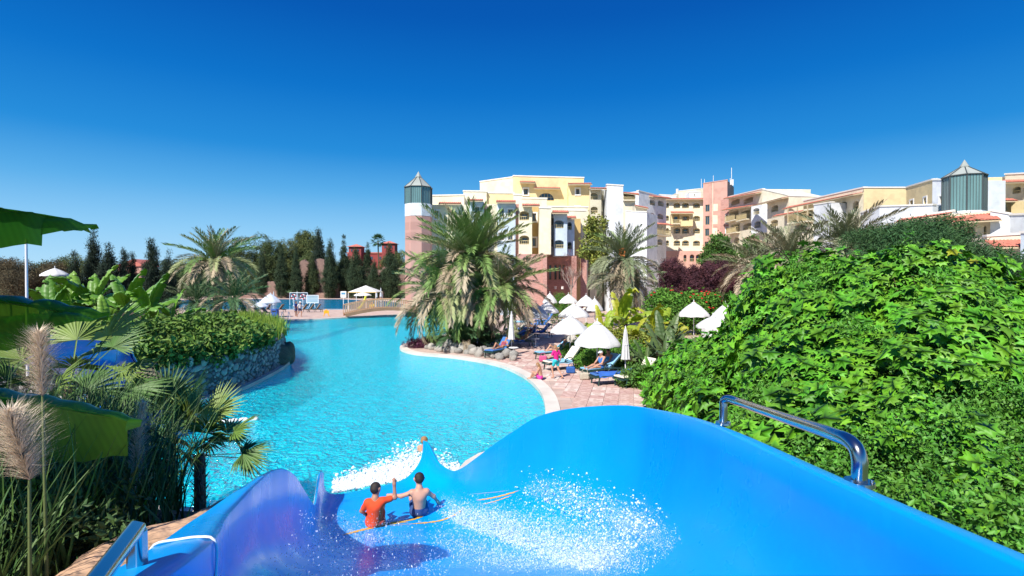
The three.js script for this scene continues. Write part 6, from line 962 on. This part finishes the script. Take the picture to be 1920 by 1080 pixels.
// ---------------------------------------------------------------- people
function field(caps, cell, { k = 0.035, cut } = {}) { // smooth union of tapered capsules -> surface
  const lo = V(1e9, 1e9, 1e9), hi = V(-1e9, -1e9, -1e9); for (const [a, b, ra, rb] of caps) for (const [p, r] of [[a, ra], [b, rb]]) { lo.min(V(p[0] - r, p[1] - r, p[2] - r)); hi.max(V(p[0] + r, p[1] + r, p[2] + r)); }
  const c = lo.clone().add(hi).multiplyScalar(.5), S = Math.max(hi.x - lo.x, hi.y - lo.y, hi.z - lo.z) / 2 + cell * 4, n = Math.min(128, Math.ceil(2 * S / cell)), mc = new MarchingCubes(n, M.black, false, false, 120000), half = n / 2;
  const C = caps.map(([a, b, ra, rb]) => { const d = [b[0] - a[0], b[1] - a[1], b[2] - a[2]]; return [a, d, d[0] * d[0] + d[1] * d[1] + d[2] * d[2] || 1e-9, ra, rb]; });
  const rx = Math.ceil((hi.x - lo.x) / 2 / S * half) + 3, ry = Math.ceil((hi.y - lo.y) / 2 / S * half) + 3, rz = Math.ceil((hi.z - lo.z) / 2 / S * half) + 3;
  for (let i = 0; i < mc.field.length; i++) mc.field[i] = -1;
  for (let z = Math.max(0, half - rz | 0); z < Math.min(n, half + rz); z++) for (let y = Math.max(0, half - ry | 0); y < Math.min(n, half + ry); y++) for (let x = Math.max(0, half - rx | 0); x < Math.min(n, half + rx); x++) {
    const X = c.x + (x - half) / half * S, Y = c.y + (y - half) / half * S, Z = c.z + (z - half) / half * S; let m = 1;
    for (const [a, d, l, ra, rb] of C) { const px = X - a[0], py = Y - a[1], pz = Z - a[2], t = clamp((px * d[0] + py * d[1] + pz * d[2]) / l), e = Math.hypot(px - d[0] * t, py - d[1] * t, pz - d[2] * t) - (ra + (rb - ra) * t); if (e > m + k) continue; const h = Math.max(k - Math.abs(m - e), 0) / k; m = Math.min(m, e) - h * h * k * .25; }
    if (cut) m = Math.max(m, cut(X, Y, Z)); mc.field[x + y * n + z * n * n] = -m;
  }
  mc.isolation = 0; mc.update(); const N = mc.count, pos = new Float32Array(mc.positionArray.slice(0, N * 3)); for (let i = 0; i < N; i++) { pos[3 * i] = c.x + pos[3 * i] * S; pos[3 * i + 1] = c.y + pos[3 * i + 1] * S; pos[3 * i + 2] = c.z + pos[3 * i + 2] * S; }
  let g = new THREE.BufferGeometry(); g.setAttribute('position', new THREE.BufferAttribute(pos, 3)); g = mergeVertices(g, 1e-5); g.computeVertexNormals(); return g;
}
const mid = (a, b, t) => a.map((x, i) => lerp(x, b[i], t));
const up = (a, x, y, z) => [a[0] + x, a[1] + y, a[2] + z];
// J: joints; f: direction the face looks; returns body capsules
function bodyCaps(J, s, f) {
  const R = r => r * s, F = V(...f).normalize(), h = J.head, U = V(h[0] - J.neck[0], h[1] - J.neck[1], h[2] - J.neck[2]).normalize(), Sd = U.clone().cross(F).normalize(), o = (a, b, c) => [h[0] + F.x * a + U.x * b + Sd.x * c, h[1] + F.y * a + U.y * b + Sd.y * c, h[2] + F.z * a + U.z * b + Sd.z * c].map(x => x);
  const caps = [[o(0, R(.035), 0), o(R(-.012), R(.02), 0), R(.092), R(.094)], [o(R(.025), R(-.045), 0), o(R(.03), R(-.06), 0), R(.062), R(.055)], [o(R(.085), R(.0), 0), o(R(.102), R(-.022), 0), R(.012), R(.016)], [o(R(-.005), R(.0), R(.088)), o(R(-.015), R(.025), R(.096)), R(.016), R(.02)], [o(R(-.005), R(.0), R(-.088)), o(R(-.015), R(.025), R(-.096)), R(.016), R(.02)]];
  caps.push([J.neck, mid(J.neck, h, .6), R(.056), R(.05)], [J.shL, J.shR, R(.062), R(.062)], [mid(J.shL, J.chest, .55), mid(J.shL, J.pelvis, .75), R(.095), R(.08)], [mid(J.shR, J.chest, .55), mid(J.shR, J.pelvis, .75), R(.095), R(.08)], [J.chest, J.pelvis, R(.115), R(.11)], [J.hipL, J.hipR, R(.095), R(.095)], [J.neck, J.chest, R(.065), R(.1)]);
  for (const q of ['L', 'R']) { caps.push([J['sh' + q], J['el' + q], R(.052), R(.04)], [J['el' + q], J['ha' + q], R(.04), R(.027)]); const w = J['ha' + q], e = J['el' + q], d = V(w[0] - e[0], w[1] - e[1], w[2] - e[2]).normalize(); caps.push([w, up(w, d.x * R(.08), d.y * R(.08), d.z * R(.08)), R(.032), R(.026)], [J['hip' + q], J['kn' + q], R(.085), R(.058)], [J['kn' + q], J['an' + q], R(.055), R(.036)], [J['an' + q], J['to' + q], R(.04), R(.03)]); }
  return { caps, o, R };
}
// five separate fingers on a hand at w pointing along d, palm normal n
function handCaps(w, d, n, s) { const D = V(...d).normalize(), Nn = V(...n).normalize(), S = D.clone().cross(Nn).normalize(), o = (a, b, c) => [w[0] + (D.x * a + S.x * b + Nn.x * c) * s, w[1] + (D.y * a + S.y * b + Nn.y * c) * s, w[2] + (D.z * a + S.z * b + Nn.z * c) * s], c = [[o(0, 0, 0), o(.075, .02, 0), .03 * s, .024 * s], [o(0, 0, 0), o(.075, -.02, 0), .03 * s, .024 * s]]; [[-.033, .055], [-.011, .068], [.011, .064], [.033, .048]].forEach(([b, l]) => c.push([o(.085, b, 0), o(.085 + l * .55, b * 1.15, .012), .0105 * s, .0095 * s], [o(.085 + l * .55, b * 1.15, .012), o(.085 + l * .85, b * 1.15, .045), .0095 * s, .008 * s])); c.push([o(.02, -.035, .005), o(.055, -.062, .02), .013 * s, .011 * s], [o(.055, -.062, .02), o(.085, -.062, .04), .011 * s, .009 * s]); return c; }
const skinTex = tex(64, (u, v) => .9 + .14 * fbm(u, v, 6, 3, 3));
const SKIN = { fair: mat([.55, .29, .19], .55, {}), tan: mat([.42, .20, .12], .55, {}), deep: mat([.30, .14, .085], .55, {}) };
const HAIR = { dark: mat([.022, .014, .01], .7), brown: mat([.09, .045, .02], .7), fair: mat([.32, .17, .07], .7) };
function person(label, pos, turn, J, { s = 1, f = [0, 0, 1], skin = SKIN.fair, hair = HAIR.brown, wear = [], cell = .02, cap = null, longHair = false, hands = null, group, scale = 1 } = {}) {
  const o = thing('person', label, 'person', pos, turn, group); if (scale !== 1) o.scale.setScalar(scale);
  const B = bodyCaps(J, s, f), geos = [field(B.caps, cell, { k: .03 })]; if (hands) for (const h of hands) geos.push(field(handCaps(...h), .0038, { k: .008 }));
  part(o, 'body', geos.map(g => { g.setAttribute('uv', new THREE.BufferAttribute(new Float32Array(g.attributes.position.count * 2), 2)); return g; }), skin);
  const R = B.R, q = B.o, face = q(R(.12), R(-.03), 0), fr = R(.105);
  const hc = [[q(R(-.018), R(.048), 0), q(R(-.03), R(.02), 0), R(.098), R(.092)]]; if (longHair) hc.push([q(R(-.06), R(-.02), 0), q(R(-.07), R(-.18), 0), R(.07), R(.045)]);
  part(o, 'hair', field(hc, Math.min(cell, .012), { cut: (x, y, z) => fr - Math.hypot(x - face[0], y - face[1], z - face[2]) }), hair);
  if (cap) part(o, 'cap', [field([[q(R(-.01), R(.07), 0), q(R(-.02), R(.06), 0), R(.1), R(.1)], [q(R(.06), R(.06), 0), q(R(.14), R(.055), 0), R(.045), R(.03)]], .012, { k: .02 })].map(g => { g.setAttribute('uv', new THREE.BufferAttribute(new Float32Array(g.attributes.position.count * 2), 2)); return g; }), cap);
  if (!longHair || cell < .015) { const eye = mat([.01, .01, .012], .3); for (const e of [-1, 1]) { const p = q(R(.088), R(.012), e * R(.034)); part(o, 'eye', new THREE.SphereGeometry(R(.011), 8, 6), eye, p); } const mo = q(R(.082), R(-.062), 0); const m = part(o, 'mouth', new THREE.SphereGeometry(R(.02), 8, 6), mat([.35, .1, .09], .5), mo); m.scale.set(1, .35, .6); }
  const kit = {
    shirt: () => [[J.shL, J.shR, R(.075), R(.075)], [mid(J.shL, J.chest, .55), mid(J.shL, J.pelvis, .8), R(.108), R(.1)], [mid(J.shR, J.chest, .55), mid(J.shR, J.pelvis, .8), R(.108), R(.1)], [J.chest, J.pelvis, R(.128), R(.122)], [J.shL, mid(J.shL, J.elL, .62), R(.066), R(.06)], [J.shR, mid(J.shR, J.elR, .62), R(.066), R(.06)]],
    top: () => [[mid(J.shL, J.chest, .5), mid(J.shL, J.pelvis, .35), R(.104), R(.1)], [mid(J.shR, J.chest, .5), mid(J.shR, J.pelvis, .35), R(.104), R(.1)], [J.chest, mid(J.chest, J.pelvis, .35), R(.124), R(.122)]],
    suit: () => [[mid(J.shL, J.chest, .6), mid(J.shL, J.pelvis, .8), R(.102), R(.09)], [mid(J.shR, J.chest, .6), mid(J.shR, J.pelvis, .8), R(.102), R(.09)], [J.chest, J.pelvis, R(.124), R(.12)], [J.hipL, J.hipR, R(.103), R(.103)]],
    shorts: () => [[J.hipL, J.hipR, R(.106), R(.106)], [J.pelvis, mid(J.pelvis, J.chest, .2), R(.12), R(.118)], [J.hipL, mid(J.hipL, J.knL, .55), R(.098), R(.084)], [J.hipR, mid(J.hipR, J.knR, .55), R(.098), R(.084)]],
    brief: () => [[J.hipL, J.hipR, R(.104), R(.104)], [J.pelvis, J.pelvis, R(.119), R(.119)], [J.hipL, mid(J.hipL, J.knL, .16), R(.096), R(.094)], [J.hipR, mid(J.hipR, J.knR, .16), R(.096), R(.094)]],
  };
  for (const [name, shape, m] of wear) part(o, name, field(kit[shape](), cell, { k: .03 }), m);
  return o;
}
const cloth = c => mat(c, .8);
const poses = {
  stand: () => ({ pelvis: [0, .95, 0], chest: [0, 1.25, 0], neck: [0, 1.47, 0], head: [0, 1.6, .02], shL: [.17, 1.4, 0], shR: [-.17, 1.4, 0], elL: [.24, 1.12, -.02], elR: [-.24, 1.12, .02], haL: [.25, .88, .08], haR: [-.22, .9, .1], hipL: [.09, .92, 0], hipR: [-.09, .92, 0], knL: [.1, .5, .04], knR: [-.1, .5, .0], anL: [.11, .07, -.02], anR: [-.11, .07, .02], toL: [.13, .035, .12], toR: [-.13, .035, .16] }),
  walk: () => ({ pelvis: [0, .95, 0], chest: [.02, 1.25, .02], neck: [.02, 1.47, .02], head: [.02, 1.6, .05], shL: [.17, 1.4, .05], shR: [-.15, 1.4, -.03], elL: [.27, 1.15, .12], elR: [-.25, 1.12, -.14], haL: [.22, 1.05, .32], haR: [-.26, .92, -.05], hipL: [.09, .92, 0], hipR: [-.09, .92, 0], knL: [.1, .52, .2], knR: [-.1, .5, -.05], anL: [.1, .1, .1], anR: [-.11, .12, -.33], toL: [.11, .04, .24], toR: [-.12, .035, -.22] }),
  sitEdge: () => ({ pelvis: [0, .12, 0], chest: [0, .42, .06], neck: [0, .6, .1], head: [0, .72, .16], shL: [.16, .53, .08], shR: [-.16, .53, .08], elL: [.23, .3, .2], elR: [-.22, .3, .2], haL: [.12, .16, .36], haR: [-.1, .16, .36], hipL: [.09, .1, .02], hipR: [-.09, .1, .02], knL: [.14, .38, .36], knR: [-.16, .3, .38], anL: [.12, .06, .52], anR: [-.1, .05, .55], toL: [.12, .04, .66], toR: [-.1, .03, .7] }),
  // along a lounger: head towards +x
  recline: () => ({ pelvis: [.18, .50, 0], chest: [.43, .68, 0], neck: [.6, .84, 0], head: [.68, .94, 0], shL: [.53, .77, -.17], shR: [.53, .77, .17], elL: [.36, .56, -.28], elR: [.4, .6, .29], haL: [.12, .52, -.2], haR: [.2, .62, .12], hipL: [.14, .5, -.09], hipR: [.14, .5, .09], knL: [-.22, .76, -.11], knR: [-.3, .54, .11], anL: [-.5, .45, -.11], anR: [-.7, .47, .12], toL: [-.62, .48, -.12], toR: [-.76, .6, .13] }),
  sitLounger: () => ({ pelvis: [.1, .5, 0], chest: [.14, .8, 0], neck: [.12, 1.0, 0], head: [.08, 1.12, 0], shL: [.14, .94, -.17], shR: [.14, .94, .17], elL: [-.02, .7, -.24], elR: [-.04, .7, .22], haL: [-.24, .62, -.12], haR: [-.24, .6, .1], hipL: [.06, .5, -.09], hipR: [.06, .5, .09], knL: [-.36, .58, -.11], knR: [-.34, .54, .11], anL: [-.74, .48, -.1], anR: [-.74, .47, .1], toL: [-.8, .58, -.11], toR: [-.8, .58, .12] }),
};
{
  srand(501);
  const lg = (px, py) => G(px, py, 0);
  person('girl standing in a bright pink top and turquoise shorts at the pool edge', lg(1043, 710), -2.3, poses.walk(), { scale: .80, s: .92, skin: SKIN.fair, hair: HAIR.fair, longHair: true, wear: [['top', 'shirt', cloth([.72, .015, .24])], ['shorts', 'shorts', cloth([.02, .5, .55])]] });
  person('child sitting on the pool edge in pink shorts', lg(1014, 712), -1.9, poses.sitEdge(), { scale: .82, s: .95, skin: SKIN.fair, hair: HAIR.fair, longHair: true, wear: [['shorts', 'shorts', cloth([.75, .05, .35])]] });
  person('woman in a white cap and blue bikini sitting up on the green lounger', lg(1124, 708), .55, poses.sitLounger(), { scale: .9, f: [-1, -.1, .1], skin: SKIN.fair, cap: M.frameW, wear: [['bikini_top', 'top', cloth([.04, .18, .5])], ['bikini_bottom', 'brief', cloth([.04, .18, .5])]] });
  person('woman with tied dark hair and a turquoise top next to the white-capped woman', lg(1138, 703), .55, poses.sitLounger(), { scale: .88, f: [-1, -.3, .4], skin: SKIN.tan, hair: HAIR.dark, wear: [['top', 'suit', cloth([.03, .28, .48])]] });
  person('woman reclining in a green swimsuit on the lounger left of the white parasol', lg(1040, 673), .5, poses.recline(), { scale: .92, f: [-.7, .3, .2], skin: SKIN.fair, hair: HAIR.fair, wear: [['swimsuit', 'suit', cloth([.02, .12, .10])]] });
  person('tanned person lying in the shade of the largest parasol', lg(1108, 676), .5, poses.recline(), { scale: .92, f: [-.7, .3, .2], skin: SKIN.deep, hair: HAIR.dark, cap: cloth([.6, .55, .42]), wear: [['shorts', 'shorts', cloth([.05, .04, .05])]] });
  person('person reclining on the blue lounger at the rock edging', lg(937, 668), .95, poses.recline(), { scale: .92, f: [-.7, .4, 0], skin: SKIN.tan, hair: HAIR.dark, wear: [['swimsuit', 'suit', cloth([.30, .05, .09])]] });
  person('person lying on the dark lounger behind the closed parasol', lg(974, 650), .3, poses.recline(), { scale: .92, f: [-.7, .4, 0], skin: SKIN.tan, hair: HAIR.brown, cell: .026, wear: [['swimsuit', 'brief', cloth([.5, .25, .04])]] });
  person('sunbather lying on the second blue lounger of the shaded row', lg(997, 624), .2, poses.recline(), { scale: .92, f: [-.7, .4, 0], skin: SKIN.tan, hair: HAIR.dark, cell: .028, wear: [['swimsuit', 'suit', cloth([.02, .03, .05])]] });
  person('sunbather in a red swimsuit on the nearest blue lounger of the shaded row', lg(986, 636), .25, poses.recline(), { scale: .92, f: [-.7, .4, 0], skin: SKIN.fair, hair: HAIR.fair, cell: .028, wear: [['swimsuit', 'suit', cloth([.5, .03, .05])]] });
  person('sunbather in white on the lounger behind the clip parasol', lg(1066, 606), .4, poses.sitLounger(), { scale: .92, f: [-1, 0, .2], skin: SKIN.tan, hair: HAIR.brown, cell: .03, wear: [['shirt', 'shirt', cloth([.7, .7, .68])]] });
  person('bare-chested man in red shorts walking far up the promenade', lg(1050, 598), 1.2, poses.walk(), { scale: .92, skin: SKIN.tan, cell: .03, wear: [['shorts', 'shorts', cloth([.5, .02, .03])]] });
  person('man in a white shirt and dark shorts walking on the far deck', lg(562, 594), 1.3, poses.walk(), { scale: 1.0, skin: SKIN.tan, cell: .03, cap: M.frameW, wear: [['shirt', 'shirt', cloth([.72, .72, .72])], ['shorts', 'shorts', cloth([.03, .06, .16])]] });
  person('person in dark blue walking beside the man in white on the far deck', lg(555, 593), 1.3, poses.stand(), { scale: 1.0, skin: SKIN.deep, hair: HAIR.dark, cell: .03, wear: [['shirt', 'shirt', cloth([.02, .05, .25])], ['shorts', 'shorts', cloth([.03, .07, .25])]] });
  person('lifeguard in a yellow shirt sitting under the canopy tent', lg(698, 580), 0, poses.sitEdge(), { scale: 1.3, skin: SKIN.tan, hair: HAIR.dark, cell: .03, wear: [['shirt', 'shirt', cloth([.65, .5, .05])], ['shorts', 'shorts', cloth([.5, .03, .03])]] });
  { const p = G(795, 846, WATER); person('swimmer standing in the pool just beyond the slide fin, only head and shoulders out', [p.x, -1.22, p.z], 2.6, poses.stand(), { scale: .85, skin: SKIN.fair, hair: HAIR.fair, cell: .026, wear: [['shorts', 'shorts', cloth([.1, .1, .3])]] }); }
  // the two boys on the slide, seen from behind
  const spot = (px, py) => { let b = [1e9]; for (let t = 4; t < 9.5; t += .02) for (let q = -.8; q < .8; q += .01) { const p = slideAt(t, q), e = Math.hypot(p.x / -p.z * 1000 + 960 - px, (EYE - p.y) / -p.z * 1000 + 528 - py); if (e < b[0]) b = [e, p]; } return b[1]; };
  const b1 = spot(704, 990), b2 = spot(786, 970); b1.y -= .0; b2.y -= .0;
  const J1 = { pelvis: [0, .10, 0], chest: [0, .34, -.05], neck: [0, .48, -.04], head: [-.01, .61, -.01], shL: [.112, .425, -.05], shR: [-.112, .43, -.05], elL: [.21, .26, .05], elR: [-.31, .45, .0], haL: [.17, .13, .22], haR: [-.30, .66, .03], hipL: [.07, .09, .02], hipR: [-.07, .09, .02], knL: [.1, .2, .33], knR: [-.1, .2, .33], anL: [.1, .06, .6], anR: [-.1, .06, .6], toL: [.1, .16, .66], toR: [-.1, .16, .66] };
  const J2 = { pelvis: [0, .10, 0], chest: [.0, .35, -.05], neck: [0, .50, -.03], head: [.0, .635, .0], shL: [.12, .44, -.05], shR: [-.12, .435, -.05], elL: [.30, .385, -.02], elR: [-.25, .31, .02], haL: [.46, .40, .02], haR: [-.33, .17, .12], hipL: [.07, .09, .02], hipR: [-.07, .09, .02], knL: [.1, .2, .35], knR: [-.1, .2, .35], anL: [.1, .06, .63], anR: [-.1, .06, .63], toL: [.1, .16, .69], toR: [-.1, .16, .69] };
  const boyS = SKIN.tan;
  person('boy in an orange-red shirt sliding down with one fist raised', b1, Math.PI + .22, J1, { s: .84, scale: .93, f: [-.55, -.05, .8], skin: boyS, hair: HAIR.dark, cell: .009, hands: [[J1.haR, [.05, 1, .05], [.3, 0, 1], .62], [J1.haL, [-.2, -.3, 1], [0, -1, 0], .62]], wear: [['shirt', 'shirt', cloth([.85, .075, .012])], ['shorts', 'shorts', cloth([.7, .06, .02])]], group: 'boys on the slide' });
  person('bare-backed boy sliding down beside the boy in orange', b2, Math.PI + .25, J2, { s: .86, scale: .93, f: [.1, -.05, 1], skin: SKIN.fair, hair: HAIR.dark, cell: .009, hands: [[J2.haL, [1, .1, .1], [0, -1, .2], .64], [J2.haR, [-.2, -.5, .8], [0, -1, 0], .64]], wear: [['shorts', 'shorts', cloth([.03, .07, .2])]], group: 'boys on the slide' });
}

// ---------------------------------------------------------------- spray on the slide and foam where it meets the pool
{
  srand(601);
  M.drop = pmat([.9, .95, 1.0], .08, { transmission: .65, thickness: 0, ior: 1.33 }); M.foam = mat([.70, .78, .84], .6);
  const o = thing('water_spray', 'white spray thrown up on the slide behind the boys', 'spray'); o.userData.kind = 'stuff';
  const drop = new THREE.IcosahedronGeometry(1, 1), D = [], q = new THREE.Quaternion();
  const add = (t, u, h, r, j = .03) => { const p = slideAt(t, u), n = slideN(t, u); if (n.y < 0) n.negate(); p.addScaledVector(n, h).add(V(rr(-j, j), rr(0, j), rr(-j, j))); if (p.z > -2.7) return; D.push([p, r * Math.min(1.15, -p.z / 5)]); };
  const gauss = () => (rnd() + rnd() + rnd() + rnd() - 2) * .9;
  // main plume: a wake that fans out up the chute behind the boys
  const loc = (px, py) => { let m = [1e9]; for (let t = 2.4; t < 8.5; t += .05) for (let u = -.8; u < .9; u += .012) { const p = slideAt(t, u), e = Math.hypot(p.x / -p.z * 1000 + 960 - px, (EYE - p.y) / -p.z * 1000 + 528 - py); if (e < m[0]) m = [e, t, u]; } return [m[1], m[2]]; };
  const path = pts => { const q = pts.map(p => loc(...p)); return k => { const x = clamp(k, 0, .999) * (q.length - 1), i = Math.floor(x); return [lerp(q[i][0], q[i + 1][0], x - i), lerp(q[i][1], q[i + 1][1], x - i)]; }; };
  const wake = path([[850, 965], [930, 985], [1010, 1015], [1100, 1050], [1200, 1085]]), wake2 = path([[1000, 915], [1090, 940], [1180, 985], [1260, 1030], [1330, 1075]]), wake3 = path([[640, 1010], [760, 1020], [880, 1040], [1000, 1075]]), wake4 = path([[900, 1050], [1040, 1065], [1180, 1085], [1320, 1095]]);
  const blow = (w, n, st, su, hh, r0, r1) => { for (let i = 0; i < n; i++) { const k = rnd(), [t, u] = w(k), c = Math.floor(rnd() * 46), cl = hash2(c, 3, 5), tt = t + gauss() * st * .45 + (hash2(c, 7, 9) - .5) * st * 1.3, uu = u + gauss() * su * .5 + (hash2(c, 11, 2) - .5) * su * 1.4; add(tt, uu, Math.pow(rnd(), 2.2) * hh * (.3 + 1.2 * cl), r0 + Math.pow(rnd(), 5) * r1, .02); } };
  blow(wake, 30000, .55, .14, .34, .0010, .0048); blow(wake2, 11000, .3, .06, .12, .0009, .0042); blow(wake4, 14000, .5, .1, .3, .0010, .0048); blow(wake3, 9000, .6, .14, .26, .0011, .0055);
  // scattered drops over the whole lower chute
  for (let i = 0; i < 26000; i++) { const t = rr(2.9, 7.6), u = rr(-.66, .6); const dens = vnoise(t * 1.7 + 8, u * 9 + 30, 97, 5); if (rnd() > dens * .8) continue; add(t, u, Math.pow(rnd(), 1.6) * .38, .0009 + Math.pow(rnd(), 5) * .006); }
  const im = shade(new THREE.InstancedMesh(drop, M.drop, D.length)), m4 = new THREE.Matrix4(); im.name = 'droplets'; im.userData.kind = 'stuff'; D.forEach(([p, r], i) => { q.setFromEuler(new THREE.Euler(rnd() * 6, rnd() * 6, rnd() * 6)); im.setMatrixAt(i, m4.compose(p, q, V(r * rr(.5, 2.4), r * rr(.5, 1), r * rr(.5, 1)))); }); o.add(im);
  // churned water: frothy clumps lying in the chute
  const F = [], fo = thing('slide_froth', 'frothy white water running down the middle of the slide', 'froth'); fo.userData.kind = 'stuff';
  for (let i = 0; i < 9000; i++) { const w = rnd() < .75 ? wake : wake2, k = rnd(), [t, u] = w(k), c = Math.floor(rnd() * 44); const tt = t + (hash2(c, 1, 2) - .5) * .9 + gauss() * .12, uu = u + (hash2(c, 4, 6) - .5) * .2 + gauss() * .025; const p = slideAt(tt, uu), n = slideN(tt, uu); if (n.y < 0) n.negate(); const r = (.0014 + Math.pow(rnd(), 3) * .009) * Math.min(1, -p.z / 5); if (p.z > -3.2) continue; F.push([p.addScaledVector(n, r * .3 + Math.pow(rnd(), 3) * .06), r]); }
  const fm = shade(new THREE.InstancedMesh(rockGeo(33, 1), M.foam, F.length)); fm.name = 'froth_clumps'; fm.userData.kind = 'stuff'; F.forEach(([p, r], i) => { q.setFromEuler(new THREE.Euler(rnd() * 6, rnd() * 6, rnd() * 6)); fm.setMatrixAt(i, m4.compose(p, q, V(r * rr(.8, 1.8), r * rr(.5, 1), r * rr(.8, 1.4)))); }); fo.add(fm);
  // foam on the pool beyond the lip
  const W = [], po = thing('pool_foam', 'white foam on the pool where the slide ends', 'foam'); po.userData.kind = 'stuff';
  for (let i = 0; i < 15000; i++) { const px = 625 + rnd() * 300, base = lerp(918, 882, clamp((px - 625) / 200)); const up_ = Math.abs(gauss()) * (22 + 26 * Math.exp(-(((px - 765) / 50) ** 2)) + 8 * vnoise(px * .05, 3, 97, 4)); if (px > 800 && rnd() < .7) continue; const p = G(px, base - up_ + 6, WATER), r = .004 + Math.pow(rnd(), 3) * .024; p.y += rr(-.01, .02); if (px > 860) continue; W.push([p, r]); }
  const wm = shade(new THREE.InstancedMesh(rockGeo(34, 1), M.foam, W.length)); wm.name = 'foam_clumps'; wm.userData.kind = 'stuff'; W.forEach(([p, r], i) => { q.setFromEuler(new THREE.Euler(rnd() * 6, rnd() * 6, rnd() * 6)); wm.setMatrixAt(i, m4.compose(p, q, V(r * 1.6, r * .6, r * 1.6))); }); po.add(wm);
}

renderer.render(scene, camera);
